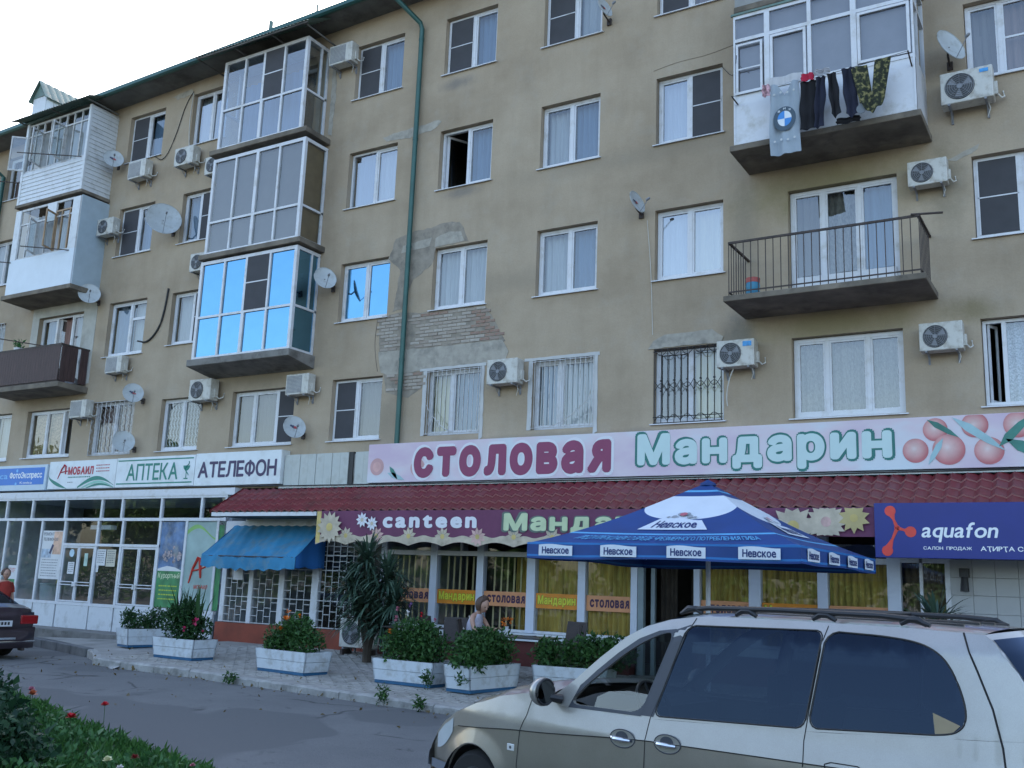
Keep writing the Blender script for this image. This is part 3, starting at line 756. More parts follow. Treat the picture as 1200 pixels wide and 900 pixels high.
# whitewashed recess by the brown balcony
p = MB(); p.box(-29.3, -.012, 7.3, -28.95, .005, 9.95); p.box(-26.72, -.012, 7.3, -26.1, .005, 9.95); p.box(-28.95, -.0125, 9.6, -26.72, .004, 9.95); p.build('whitewashed_wall', mat('whitewash', (.42, .41, .37), .9, var=.12, dirt=(.3, .28, .24)), B)
cable([(-6.15, -.25, 6.15), (-6.28, -.2, 5.9), (-6.36, -.12, 5.6), (-6.36, -.05, 5.42)], .012, TUBE_W, 'drain_hose') if False else None
patch([(-17.30, 13.4), (-17.18, 13.35), (-17.14, 14.6), (-17.2, 15.6), (-17.32, 15.5)], PATCHL, -.012, amp=.03, seed=21)
patch([(-21.2, 9.88), (-20.9, 9.86), (-20.85, 10.0), (-21.15, 10.02)], PATCHG, -.006, amp=.04, seed=22)
def inpoly(x, z, poly):
    c = False; j = len(poly) - 1
    for i in range(len(poly)):
        if (poly[i][1] > z) != (poly[j][1] > z) and x < (poly[j][0] - poly[i][0]) * (z - poly[i][1]) / (poly[j][1] - poly[i][1]) + poly[i][0]: c = not c
        j = i
    return c
bp1 = [(-15.1, 8.15), (-14.5, 8.18), (-14.45, 7.8), (-14.5, 7.3), (-15.05, 7.3)]
bp2 = [(-13.95, 8.12), (-13.4, 8.11), (-12.12, 8.12), (-11.85, 7.8), (-11.56, 7.3), (-12.24, 7.27), (-13.67, 7.27), (-14.1, 7.3), (-13.9, 7.6), (-14.2, 7.95)]
bp3 = [(-14.83, 6.66), (-13.75, 6.66), (-13.75, 6.35), (-14.1, 6.2), (-14.75, 6.32)]
brick_protos = {}
def brick_at(x, z, m, w_):
    key = (m.name, round(w_, 2))
    if key not in brick_protos:
        b = MB(); c = .004; h = .065; q = [(-w_ / 2, -h / 2), (w_ / 2, -h / 2), (w_ / 2, h / 2), (-w_ / 2, h / 2)]
        b.add([(x_, 0, z_) for x_, z_ in q] + [(x_ * .97, -.012, z_ * .9) for x_, z_ in q], [(4, 5, 6, 7), (0, 1, 5, 4), (1, 2, 6, 5), (2, 3, 7, 6), (3, 0, 4, 7)])
        o = b.build('brick', m, B, rel=True); brick_protos[key] = o
    else: o = shared(brick_protos[key], (0, 0, 0), 'brick', parent=B)
    o.location = (x + 18, -.005 + random.uniform(-.004, .003), z)
nb = 0
row = 0; z = 6.15; cells = []
while z < 8.2:
    x = -15.2 + (.13 if row % 2 else 0)
    while x < -11.4:
        for q in (bp1, bp2, bp3):
            if inpoly(x, z, q) and random.random() > .10: cells.append((x, z)); break
        x += .262
    z += .083; row += 1
for x, z in cells:
    red = (x > -12.35 and z < 8.05 and random.random() < .75) or (z > 7.98 and -14 < x < -13.2) or random.random() < .04
    brick_at(x + random.uniform(-.004, .004), z, BRICKR if red else BRICKW, .248)

# ---- balconies and glazed bays (parts of the block)
def slab(x0, x1, d, z0, z1, m=CONC, taper=.0, name='balcony', edge=None):
    s = MB()
    # underside slopes up towards its rim
    s.add([(x0, 0, z0), (x1, 0, z0), (x1, -d, z0 + taper), (x0, -d, z0 + taper), (x0, 0, z1), (x1, 0, z1), (x1, -d, z1), (x0, -d, z1)],
          [(0, 1, 2, 3), (4, 5, 6, 7), (0, 3, 7, 4), (1, 5, 6, 2), (3, 2, 6, 7), (0, 4, 5, 1)])
    o = s.build(name, m, B, bevel=.015)
    return o
def bay(O, x0, x1, d, z0, z1, cols, zsplit, kinds, side, gl, frame=PVC, shade=None, corner=.09, sideparts=2):
    """glass box: front and both ends of frame bars and panes; kinds: per column 'n' for a screen in the upper light"""
    f = MB(); y = -d; t = .06
    f.box(x0, y, z0, x0 + corner, y + corner, z1); f.box(x1 - corner, y, z0, x1, y + corner, z1)
    for za, zb in ((z0, z0 + t), (z1 - t, z1), (zsplit - t / 2, zsplit + t / 2)): f.box(x0 + corner, y + .005, za, x1 - corner, y + .065, zb)
    W = x1 - x0 - 2 * corner; n = len(cols); acc = 0; tot = sum(cols); edges = [x0 + corner]
    for i, c in enumerate(cols):
        acc += c; xe = x0 + corner + W * acc / tot; edges.append(xe)
        if i < n - 1:
            ww = .05 if i == n // 2 - 1 else .03
            f.box(xe - ww, y, z0 + t, xe + ww, y + .07, zsplit - t / 2); f.box(xe - ww, y, zsplit + t / 2, xe + ww, y + .07, z1 - t)
    for i in range(n):
        if kinds[i] == 'n':
            zm = (zsplit + z1) / 2; f.box(edges[i] + .03, y - .006, zm - .015, edges[i + 1] - .03, y + .03, zm + .015)
    for xs_ in (x0, x1):      # ends
        xa, xb = (xs_, xs_ + .06) if xs_ == x0 else (xs_ - .06, xs_)
        for za, zb in ((z0, z0 + t), (z1 - t, z1), (zsplit - t / 2, zsplit + t / 2)): f.box(xa, y + corner, za, xb, -.02, zb)
        f.box(xa, -.08, z0 + t, xb, -.015, z1 - t)
        if sideparts == 2: f.box(xa, y + d * .62, zsplit + t / 2, xb, y + d * .62 + .05, z1 - t)
    F = f.build('glazing_frame', frame, O)
    for i in range(n):
        for za, zb, up in ((z0 + t, zsplit, 0), (zsplit, z1 - t, 1)):
            p = MB(); p.quad((edges[i] + .02, y + .04, za), (edges[i + 1] - .02, y + .04, za), (edges[i + 1] - .02, y + .04, zb), (edges[i] + .02, y + .04, zb))
            p.build('pane', gl if not (up and kinds[i] == 'n') else GLS, O)
            if up and kinds[i] == 'n':
                q = MB(); q.box(edges[i] + .03, y - .003, za + .03, edges[i + 1] - .03, y + .0, zb); q.build('insect_screen', NET, O)
            if shade and not (up and kinds[i] == 'n' and gl is GLF):
                q = MB(); q.quad((edges[i], y + .1, za), (edges[i + 1], y + .1, za), (edges[i + 1], y + .1, zb), (edges[i], y + .1, zb)); q.build('window_blind', shade, O)
    for xs_, s_ in ((x0, 1), (x1, -1)):
        for za, zb in ((z0 + t, zsplit), (zsplit, z1 - t)):
            p = MB(); xx = xs_ + s_ * .03; p.quad((xx, y + corner, za), (xx, -.04, za), (xx, -.04, zb), (xx, y + corner, zb)); p.build('pane', gl, O)
            if side:
                q = MB(); xx = xs_ + s_ * .1; q.quad((xx, y + corner, za), (xx, -.04, za), (xx, -.04, zb), (xx, y + corner, zb)); q.build('window_blind', side, O)
    tp = MB(); tp.box(x0, y + .004, z1, x1, 0, z1 + .03); tp.build('head_board', frame, O)

E3 = slab(-20.78, -17.15, .95, 7.02, 7.36, CONC, .16)
bay(E3, -20.7, -17.22, .87, 7.37, 10.02, [1, 1, 1, 1], 8.5, 'ppnp', None, GLF)
E4 = slab(-20.75, -17.1, .95, 10.08, 10.24, CONCD, .02)
HONEY = mat('honey_wood_lining', (.20, .13, .065), .7, var=.2)
bay(E4, -20.62, -17.25, .87, 10.25, 12.95, [1, 1, 1, 1], 11.15, 'pppp', HONEY, GLS, shade=SHADE, sideparts=1)
E5 = slab(-20.75, -17.2, .95, 13.08, 13.24, CONCD, .02)
bay(E5, -20.55, -17.45, .87, 13.25, 15.85, [1, 1, 1, 1], 14.4, 'ppnp', None, glass('clear_bay_glass', (.62, .68, .72), ior=1.9, floor=.12))
# E5 interior: drawn curtains on the left
curtain(E5, -20.3, 13.4, -18.0, 15.3, -.35, CURTB, 9)

# corrugated awnings over the top balconies
def corrugated(name, x0, x1, y0, z0, y1, z1, m, parent, pitch=.12, amp=.015):
    n = int((x1 - x0) / pitch * 4); c = MB()
    c.grid(lambda u, v: (x0 + (x1 - x0) * u, y0 + (y1 - y0) * v, z0 + (z1 - z0) * v + amp * sin(u * n / 4 * 2 * pi)), n, 1)
    c.grid(lambda u, v: (x0 + (x1 - x0) * u, y0 + (y1 - y0) * v, z0 + (z1 - z0) * v + amp * sin(u * n / 4 * 2 * pi) - .006), n, 1)
    return c.build(name, m, parent, smooth=True)
corrugated('balcony_awning', -21.35, -17.0, -1.35, 15.98, -.2, 16.62, GREENR, B)
corrugated('balcony_awning', -29.9, -25.9, -1.35, 15.95, -.2, 16.4, GREENR, B)
for x in (-21.2, -19.8, -18.4, -17.2, -29.6, -27.8, -26.1):
    aw = MB(); aw.tube([(x, -1.3, 15.94), (x, -.1, 15.9)], .025, 6); aw.build('awning_bracket', SOFFIT, B)
aw = MB(); aw.box(-21.2, -1.32, 15.93, -17.1, -1.28, 15.965); aw.build('awning_rail', SOFFIT, B)

# B column: sided box, white box, brown open balcony
B5 = slab(-29.5, -26.15, 1.02, 13.0, 13.12, CONCD, .02)
def boards(O, a, b, z0, z1, m, n, name='siding_board'):
    """horizontal lapped boards from plan point a to b"""
    a = Vector((*a, 0)); b = Vector((*b, 0)); d = (b - a).normalized(); nn = Vector((d.y, -d.x, 0)); h = (z1 - z0) / n
    for i in range(n):
        q = MB(); za = z0 + i * h; zb = za + h
        v = [a + nn * .022, b + nn * .022, b + nn * .004, a + nn * .004]
        q.add([v[0] + Vector((0, 0, za)), v[1] + Vector((0, 0, za)), v[2] + Vector((0, 0, zb)), v[3] + Vector((0, 0, zb)),
               a + Vector((0, 0, za)), b + Vector((0, 0, za)), b + Vector((0, 0, zb)), a + Vector((0, 0, zb))],
              [(0, 1, 2, 3), (4, 5, 1, 0), (5, 6, 2, 1), (6, 7, 3, 2), (7, 4, 0, 3), (4, 5, 6, 7)])
        q.build(name, m, O)
boards(B5, (-29.4, -.97), (-26.25, -.97), 13.13, 14.2, SIDING, 8)
boards(B5, (-26.22, -.97), (-26.22, 0), 13.13, 15.9, SIDING, 20)
for xx in (-26.3, -29.45):
    q = MB(); q.box(xx, -1.0, 13.12, xx + .1, -.93, 15.9); q.build('corner_post', SIDING, B5)
f = MB(); y = -.95
for za, zb in ((14.2, 14.27), (15.8, 15.86), (15.42, 15.47)): f.box(-29.36, y, za, -26.3, y + .05, zb)
nc = 8
for i in range(nc + 1):
    x = -29.36 + (3.06) * i / nc; f.box(x - .022, y - .003, 14.27, x + .022, y + .053, 15.42)
    f.box(x - .021, y - .002, 15.47, x + .021, y + .05, 15.8)
f.build('casement_frame', PVCD, B5)
for i in range(nc):
    x = -29.36 + 3.06 * i / nc
    if i in (2, 5): continue
    p = MB(); p.quad((x + .02, y + .02, 14.27), (x + .36, y + .02, 14.27), (x + .36, y + .02, 15.8), (x + .02, y + .02, 15.8)); p.build('pane', GLS, B5)
def swung(O, hx, y, z0, z1, w_, ang, m):
    s = MB(); d = Vector((cos(ang), -sin(ang), 0)); n2 = Vector((-sin(ang), -cos(ang), 0)) * .018; H = Vector((hx, y, 0))
    def bar(t0, t1, za, zb):
        a, b = H + d * t0, H + d * t1
        s.add([a - n2 + Vector((0, 0, za)), b - n2 + Vector((0, 0, za)), b + n2 + Vector((0, 0, za)), a + n2 + Vector((0, 0, za)),
               a - n2 + Vector((0, 0, zb)), b - n2 + Vector((0, 0, zb)), b + n2 + Vector((0, 0, zb)), a + n2 + Vector((0, 0, zb))],
              [(0, 3, 2, 1), (4, 5, 6, 7), (0, 1, 5, 4), (1, 2, 6, 5), (2, 3, 7, 6), (3, 0, 4, 7)])
    bar(0, .04, z0, z1); bar(w_ - .04, w_, z0, z1); bar(.04, w_ - .04, z0, z0 + .05); bar(.04, w_ - .04, z1 - .05, z1)
    s.build('open_casement', m, O)
    p = MB(); a, b = H + d * .04, H + d * (w_ - .04)
    p.quad(a + Vector((0, 0, z0 + .05)), b + Vector((0, 0, z0 + .05)), b + Vector((0, 0, z1 - .05)), a + Vector((0, 0, z1 - .05))); p.build('pane', GLS, O)
swung(B5, -29.36, -.97, 14.28, 15.45, .5, radians(140), PVCD)
swung(B5, -28.55, -.97, 14.28, 15.42, .5, radians(70), PVCD)
swung(B5, -27.45, -.97, 14.28, 15.42, .5, radians(75), PVCD)
curtain(B5, -29.2, 14.1, -26.5, 15.7, -.6, CURT, 14)
B4 = slab(-29.5, -26.05, 1.05, 9.92, 10.12, CONCD, .06)
q = MB(); q.box(-29.38, -1.0, 10.13, -26.15, -.94, 11.25); q.build('parapet_panel', mat('bluish_white_panel', (.60, .66, .72), .5, var=.04), B4)
q = MB(); q.box(-26.2, -.94, 10.13, -26.14, 0, 12.95); q.build('side_panel', BLUEP, B4)
for a_, b_, z_ in ((-29.38, -29.1, 11.252), (-26.5, -26.15, 11.252), (-27.75, -27.3, 12.3)):
    q = MB(); q.box(a_, -1.0, z_, b_, -.941, 12.9); q.build('facing_panel', SIDING, B4)
f = MB(); y = -.98
for za, zb in ((11.25, 11.3), (12.85, 12.92), (12.38, 12.43)): f.box(-29.1, y, za, -26.5, y + .045, zb)
for x in (-29.08, -28.7, -28.2, -27.75): f.box(x - .02, y - .003, 11.3, x + .02, y + .048, 12.38)
f.build('casement_frame', PVCD, B4)
f = MB()
for x in (-27.28, -27.0, -26.62, -26.5): f.box(x - .025, y - .006, 11.3, x + .02, y + .05, 12.6)
f.box(-27.3, y - .008, 12.55, -26.5, y + .05, 12.6); f.build('wooden_frame', WOOD, B4)
for xa, xb in ((-29.06, -28.72), (-28.68, -28.22), (-26.98, -26.64)):
    p = MB(); p.quad((xa, y + .02, 11.3), (xb, y + .02, 11.3), (xb, y + .02, 12.85), (xa, y + .02, 12.85)); p.build('pane', GLS, B4)
swung(B4, -28.2, -.99, 11.32, 12.38, .42, radians(62), PVCD); swung(B4, -27.28, -.99, 11.32, 12.5, .45, radians(70), WOOD)
curtain(B4, -29.0, 11.1, -26.5, 12.7, -.7, CURT, 12)
B3 = slab(-29.7, -26.1, 1.0, 6.98, 7.18, CONCD, .05)
q = MB()
q.box(-29.6, -.93, 7.18, -26.22, -.9, 7.26); q.box(-29.62, -.96, 8.28, -26.2, -.88, 8.34); q.box(-26.25, -.9, 8.28, -26.19, 0, 8.33)
for x in (-29.5, -27.9, -26.24): q.box(x, -.915, 7.26, x + .03, -.885, 8.28)
q.build('railing', IRON, B3)
n = 27
for i in range(n):
    x = -29.58 + 3.35 * i / n; q = MB(); q.box(x, -.955, 7.24, x + .118, -.935, 8.3); q.build('balcony_board', BROWN, B3)
for i, ya in enumerate((-.92, -.79, -.66, -.53, -.30, -.17)):
    q = MB(); q.box(-26.205, ya, 7.24, -26.185, ya + .122, 8.27); q.build('balcony_board', BROWN, B3)
q = MB(); q.prism([(-.4, 7.4), (-.31, 7.36), (-.33, 7.7), (-.36, 7.9), (-.31, 8.15), (-.33, 8.28), (-.40, 8.24), (-.385, 8.0), (-.41, 7.7)], 'x', -26.21, -26.195); q.build('torn_sheet', SIDING, B3)
# drying-line arms
for O, p0, p1 in ((B5, (-26.4, -1.0, 14.2), (-28.3, -1.9, 14.35)), (B5, (-29.45, -1.0, 13.9), (-30.6, -1.75, 13.95)), (B4, (-26.4, -1.0, 11.2), (-27.6, -1.8, 11.25)), (B4, (-29.3, -1.0, 11.2), (-30.6, -1.7, 11.3)), (B3, (-27.2, -.9, 8.35), (-28.3, -1.7, 8.5))):
    q = MB(); q.tube([p0, p1], .017, 5); q.build('drying_arm', IRON, O)

# J column
J5 = slab(-5.62, -2.38, 1.62, 12.72, 12.9, CONCD, .05)
q = MB(); q.box(-5.66, -1.68, 12.69, -2.34, -1.62, 12.735); q.build('drip_edge', GREENR, J5)
q = MB(); q.box(-5.6, -1.6, 12.9, -2.4, -1.55, 14.0); q.build('parapet_panel', mat('grey_boards', (.25, .25, .24), .8, var=.2), J5)
J4 = slab(-5.70, -2.36, 1.68, 9.84, 9.98, CONCD, .02)
q = MB(); q.box(-5.62, -1.62, 9.985, -2.42, -1.55, 11.0); q.build('parapet_panel', PVC, J4)
q = MB(); q.box(-2.48, -1.55, 9.985, -2.42, 0, 11.0); q.build('side_panel', PVC, J4)
q = MB()
x0, x1 = -5.62, -2.42; y = -1.64; e = [x0, -4.98, -4.2, -3.42, x1]
for za, zb in ((9.99, 10.04), (11.0, 11.07), (12.12, 12.19), (12.62, 12.70)): q.box(x0, y, za, x1, y + .075, zb)
for i, x in enumerate(e):
    w_ = .05 if i in (1, 3) else .035
    q.box(x - (0 if i == 0 else w_), y - .004, 10.04, x + (0 if i == 4 else w_), y + .079, 11.0)
    q.box(x - (0 if i == 0 else w_), y - .004, 11.07, x + (0 if i == 4 else w_), y + .079, 12.12)
    q.box(x - (0 if i == 0 else w_), y - .004, 12.19, x + (0 if i == 4 else w_), y + .079, 12.62)
for i in (1, 3):
    a, b = e[i] + .06, e[i + 1] - .06
    for r4 in ((a, 11.09, a + .05, 12.1), (b - .05, 11.09, b, 12.1), (a + .05, 11.09, b - .05, 11.14), (a + .05, 12.05, b - .05, 12.1)): q.box(r4[0], y - .02, r4[1], r4[2], y + .03, r4[3])
for z in (11.0, 12.12, 12.62): q.box(x1 - .075, y + .08, z + .002, x1 - .002, 0, z + .065)
for yy in (-1.0, -.04): q.box(x1 - .07, yy, 11.07, x1 - .004, yy + .05, 12.62)
# the swung insect-screen frame at the left light
for r4 in ((x0 + .06, 11.0, x0 + .1, 12.05), (e[1] - .12, 11.0, e[1] - .08, 12.05), (x0 + .1, 11.0, e[1] - .12, 11.04), (x0 + .1, 12.01, e[1] - .12, 12.05), (x0 + .1, 11.5, e[1] - .12, 11.53)): q.box(r4[0], y - .05, r4[1], r4[2], y - .02, r4[3])
q.build('glazing_frame', PVC, J4)
for a, b in zip(e, e[1:]):
    for za, zb in ((11.05, 12.14), (12.17, 12.64)):
        p = MB(); p.quad((a + .03, y + .04, za), (b - .03, y + .04, za), (b - .03, y + .04, zb), (a + .03, y + .04, zb)); p.build('pane', GLS, J4)
        p = MB(); p.quad((a + .01, y + .14, za), (b - .01, y + .14, za), (b - .01, y + .14, zb), (a + .01, y + .14, zb)); p.build('window_blind', mat('mauve_net_curtain', (.25, .22, .24), .9, var=.08) if 'mauve_net_curtain' not in bpy.data.materials else bpy.data.materials['mauve_net_curtain'], J4)
p = MB(); p.quad((x1 - .04, y + .08, 11.05), (x1 - .04, 0, 11.05), (x1 - .04, 0, 12.64), (x1 - .04, y + .08, 12.64)); p.build('pane', GLS, J4)
# iron balcony
J3 = slab(-5.72, -2.4, 1.6, 6.99, 7.12, CONCD, .02)
q = MB(); yf = -1.45; zt = 8.17
q.box(-5.66, yf - .02, zt - .02, -2.48, yf + .02, zt + .02); q.box(-5.66, yf - .01, 7.2, -2.48, yf + .01, 7.225)
q.box(-5.66, yf + .02, zt - .019, -5.62, 0, zt + .019); q.box(-2.52, yf + .02, zt - .018, -2.47, 0, zt + .02)
q.box(-5.66, yf + .01, 7.2, -5.64, 0, 7.224); q.box(-2.5, yf + .01, 7.2, -2.48, 0, 7.224)
q.build('railing', IRON, J3)
q = MB(); q.tube([(-2.6, -1.5, 8.19), (-2.15, -1.25, 8.22)], .02, 6); q.build('drying_arm', IRON, J3)
base = MB(); base.box(-.007, -.007, 7.12, .007, .007, zt - .02); bal = base.build('baluster', IRON, J3, rel=True)
pos = [(-5.65 + 3.16 * i / 24, yf) for i in range(25)] + [(-5.65, yf + 1.4 * i / 8) for i in range(1, 8)] + [(-2.49, yf + 1.4 * i / 8) for i in range(1, 8)]
for i, (x, yy) in enumerate(pos):
    o = bal if i == 0 else shared(bal, (0, 0, 0), 'baluster', parent=J3)
    o.location = (x, yy, 0)
    q0 = J3.parent.location; o.location = (x - q0.x, yy - q0.y, -q0.z)

for O, kx, ky, dz in ((J5, 3.35 / 3.26, .70, .26), (J4, 3.35 / 3.26, .70, .26), (J3, 3.45 / 3.26, .80, .13)):
    done = set()
    for o in [O] + list(O.children_recursive):
        if o.name.startswith('baluster'):
            o.location.x = -5.95 + 18 + (o.location.x - 18 + 5.66) * kx; o.location.y *= ky
            if o.data.name not in done:
                done.add(o.data.name)
                for v in o.data.vertices: v.co.z += dz
            continue
        if o.type != 'MESH' or o.data.name in done: continue
        done.add(o.data.name)
        for v in o.data.vertices: v.co.x = 18 + (-5.87 if O is not J3 else -5.95) + (v.co.x - 18 + 5.66) * kx; v.co.y *= ky; v.co.z += dz
# ---- roof, eave, gutter, dormer
r = MB()
def ev(x0, x1):
    n = 12
    for i in range(n):
        a = x0 + (x1 - x0) * i / n; b = x0 + (x1 - x0) * (i + 1) / n; za, zb = top_z(a), top_z(b)
        r.add([(a, 0, za), (b, 0, zb), (b, -.72, zb), (a, -.72, za), (a, 0, za + .5), (b, 0, zb + .5), (b, -.72, zb + .1), (a, -.72, za + .1)],
              [(0, 3, 2, 1), (3, 7, 6, 2), (4, 5, 6, 7)])
ev(XL, XR); r.build('eave_soffit', SOFFIT, B)
r = MB()
r.add([(XL, -.78, top_z(XL) + .12), (XR, -.78, top_z(XR) + .12), (XR, 6, 18.6), (XL, 6, 18.0), (XR, 12.5, 16.8), (XL, 12.5, 16.4)], [(0, 1, 2, 3), (3, 2, 4, 5)])
r.build('roof', GREENR, B)
r = MB()
gp = [(-.86, .02), (-.86, .13), (-.72, .13), (-.72, .0), (-.80, -.02)]
r.add([(x, y_, top_z(x) + z_) for x in (XL, XR) for y_, z_ in gp], [(i, (i + 1) % 5, (i + 1) % 5 + 5, i + 5) for i in range(5)])
r.build('gutter', GREEN, B)
xa, xm, xb, ya, yb, zb, zt, zr = -30.75, -30.28, -29.80, -.35, 2.6, 16.0, 17.42, 18.0      # dormer, gable to the street
d = MB(); d.box(xa + .12, ya + .12, zb, xb - .12, yb, zt); d.build('dormer_wall', SIDING, B)
for k in range(9):
    d = MB(); y_ = ya + .14 + k * .27; d.box(xb - .12, y_, zb, xb - .095, y_ + .25, zt); d.build('dormer_board', SIDING, B)
d = MB(); d.prism([(xa + .1, zt), (xb - .1, zt), (xm, zr - .06)], 'y', ya + .1, ya + .14); d.build('dormer_gable', GREENR, B)
for xx in (xa, xb):
    d = MB()
    for o_ in (0, -.02): d.grid(lambda u, v: (xm + (xx - xm) * v, ya + (yb - ya) * u, zr + o_ + (zt - .12 - zr) * v + .018 * abs(sin(u * 22 * pi / 2))), 44, 1)
    d.build('dormer_roof', GREENR, B)
d = MB(); d.tube([(-19.3, -.5, 16.75), (-19.3, -.5, 17.0)], .06, 8); d.tube([(-17.7, -.4, 16.8), (-17.7, -.4, 17.1)], .03, 8); d.build('roof_vent', GREENR, B)
# downpipes
d = MB(); d.tube([(-14.72, -.80, 16.45), (-14.72, -.76, 16.25), (-14.33, -.16, 15.75), (-14.3, -.11, 15.6), (-14.3, -.11, 4.95)], .062, 12)
dpo = d.build('downpipe', GREEN, B, smooth=True)
for z in (15.3, 12.6, 9.8, 7.0):
    d = MB(); d.lathe([(.062, -.03), (.07, -.03), (.07, .03), (.062, .03)], (-14.3, -.11, z), (0, 0, 1), 12); d.build('pipe_collar', GREEN, dpo)
d = MB(); d.tube([(-32.4, -.8, 16.0), (-32.1, -.7, 15.3), (-31.95, -.11, 14.9), (-31.95, -.11, 4.95)], .07, 10); d.build('downpipe', GREEN, B, smooth=True)
# cables on the plaster
def cable(pts, r0=.008, m=CABLE, name='wall_cable'):
    q_ = [Vector(p) for p in pts]
    for _ in range(2):
        o = [q_[0]]
        for a, b in zip(q_, q_[1:]): o += [a.lerp(b, .25), a.lerp(b, .75)]
        q_ = o + [q_[-1]]
    c = MB(); c.tube(q_, r0, 6); return c.build(name, m, B, smooth=True)
cable([(-24.05, -.02, 8.4), (-23.6, -.03, 8.3), (-23.15, -.03, 8.7), (-23.0, -.03, 9.3), (-22.95, -.03, 9.85)], .028)
cable([(-24.3, -.02, 14.2), (-23.8, -.03, 13.9), (-23.4, -.02, 14.6), (-23.1, -.02, 15.6), (-22.8, -.02, 15.95)], .012)
cable([(-22.75, -.02, 14.2), (-22.85, -.02, 14.9), (-22.8, -.02, 15.9)], .010, TUBE_W)
cable([(-21.45, -.02, 9.9), (-21.2, -.03, 10.0), (-20.9, -.02, 10.05)], .012)
cable([(-8.1, -.02, 9.5), (-8.0, -.02, 8.4), (-7.95, -.02, 7.0)], .006, TUBE_W)
cable([(-6.15, -.25, 6.15), (-6.28, -.2, 5.9), (-6.36, -.12, 5.6), (-6.36, -.05, 5.42)], .012, TUBE_W, 'drain_hose')
cable([(-8.0, -.004, 12.9), (-7.4, -.004, 12.98), (-6.8, -.004, 12.96), (-6.2, -.004, 13.05)], .0045, CONCD, 'plaster_crack')
cable([(-15.2, -.004, 8.1), (-15.25, -.004, 7.6), (-15.2, -.004, 7.2), (-15.1, -.004, 6.8)], .007, CONCD, 'plaster_crack')
cable([(-6.45, -.02, 12.6), (-6.1, -.3, 12.1), (-5.65, -1.5, 11.9)], .007)

# ================================================================== SHOPFRONT (left)
SF = thing('shopfront', (-24.5, -.3, .25), 'white framed glazed shopfront with double doors under the pharmacy sign', 'shopfront')
y = -.3
f = MB()
VL = [-29.6, -28.69, -27.94, -27.0, -25.93, -24.46, -23.41, -21.9, -20.88, -19.72]
VU = [-30.2, -28.84, -27.57, -26.0, -24.4, -23.53, -21.93, -20.39, -19.5]
for x in VL: f.box(x - .04, y, .95, x + .04, y + .08, 3.2)
for x in VU: f.box(x - .035, y - .004, 3.28, x + .035, y + .076, 3.8)
f.box(-30.3, y - .01, 3.2, -19.45, y + .09, 3.28); f.box(-30.3, y - .012, 3.8, -19.45, y + .1, 3.86)
f.box(-30.3, y - .006, .87, -19.6, y + .085, .95)
f.box(-25.89, y - .008, 2.5, -21.86, y + .084, 2.57)
F = f.build('frame', PVC, SF)
q = MB(); q.box(-30.3, y - .03, 3.86, -19.2, 0, 4.04); q.build('fascia', PVC, SF)
q = MB()
for a, b in ((-30.3, -27.0), (-26.96, -25.95), (-25.9, -24.48), (-24.44, -23.43), (-23.39, -21.92), (-21.88, -20.9), (-20.86, -19.62)):
    p = MB(); p.box(a + .015, y + .0, .25, b - .0, y + .06, .865); p.build('kick_panel', SIDING, SF)
UP = mat('blue_green_sea_poster', (.12, .28, .33), .5, var=.5, scale=3)
for i, (a, b) in enumerate(zip(VU, VU[1:])):
    p = MB(); p.quad((a + .03, y + .04, 3.27), (b - .03, y + .04, 3.27), (b - .03, y + .04, 3.81), (a + .03, y + .04, 3.81)); p.build('pane', GLT, SF)
DOORS = {5: (-24.46, -23.41)}
for i, (a, b) in enumerate(zip(VL, VL[1:])):
    if (a, b) in ((-25.93, -24.46), (-23.41, -21.9)):      # double doors
        for k in range(2):
            da = a + .04 + k * (b - a - .08) / 2; db = da + (b - a - .08) / 2
            d = MB(); yy = y + .015
            d.box(da + .005, yy, .96, da + .055, yy + .045, 2.495); d.box(db - .055, yy, .96, db - .005, yy + .045, 2.495)
            d.box(da + .055, yy, .96, db - .055, yy + .045, 1.0); d.box(da + .055, yy, 2.44, db - .055, yy + .045, 2.495)
            D = d.build('door', PVC, SF)
            h = MB()
            for z in (1.42, 1.5): h.tube([(da + .04, yy - .03, z), (db - .04, yy - .03, z)], .014, 6)
            h.build('push_bar', PVC, D)
            g_ = MB(); g_.quad((da + .05, yy + .02, 1.0), (db - .05, yy + .02, 1.0), (db - .05, yy + .02, 2.45), (da + .05, yy + .02, 2.45)); g_.build('pane', GLT, D)
            h = MB(); hx = db - .04 if k == 0 else da + .04; h.box(hx - .03, yy - .05, 1.38, hx + .03, yy - .005, 1.5); h.build('handle', PVC, D)
        p = MB(); p.quad((a + .03, y + .04, 2.56), (b - .03, y + .04, 2.56), (b - .03, y + .04, 3.21), (a + .03, y + .04, 3.21)); p.build('pane', GLT, SF)
    else:
        p = MB(); p.quad((a + .03, y + .04, .94), (b - .03, y + .04, .94), (b - .03, y + .04, 3.21), (a + .03, y + .04, 3.21)); p.build('pane', GLT, SF)
q = MB(); q.tube([(-25.2, y - .03, 3.12), (-25.2, y - .03, 3.12)], .01, 4)
def flat(parent, name, x0, z0, x1, z1, yy, m): 
    q = MB(); q.box(x0, yy - .002, z0, x1, yy, z1); return q.build(name, m, parent)
POSTER_BL = mat('seaside_photo_poster', (.10, .17, .30), .5, var=.7, scale=2.2, dirt=(.30, .30, .27), dscale=2.5)
POSTER_G = mat('green_poster', (.045, .20, .075), .5, var=.45, scale=2.5)
POSTER_T = mat('pale_green_poster', (.28, .38, .36), .5, var=.2, scale=1.5)
POSTER_O = mat('peach_print', (.60, .38, .27), .5, var=.35, scale=5)
POSTER_W = mat('white_paper', (.62, .62, .62), .6, var=.06)
TXTG = mat('grey_ink', (.16, .17, .19), .6); TXTR = mat('red_ink', (.50, .035, .02), .5)
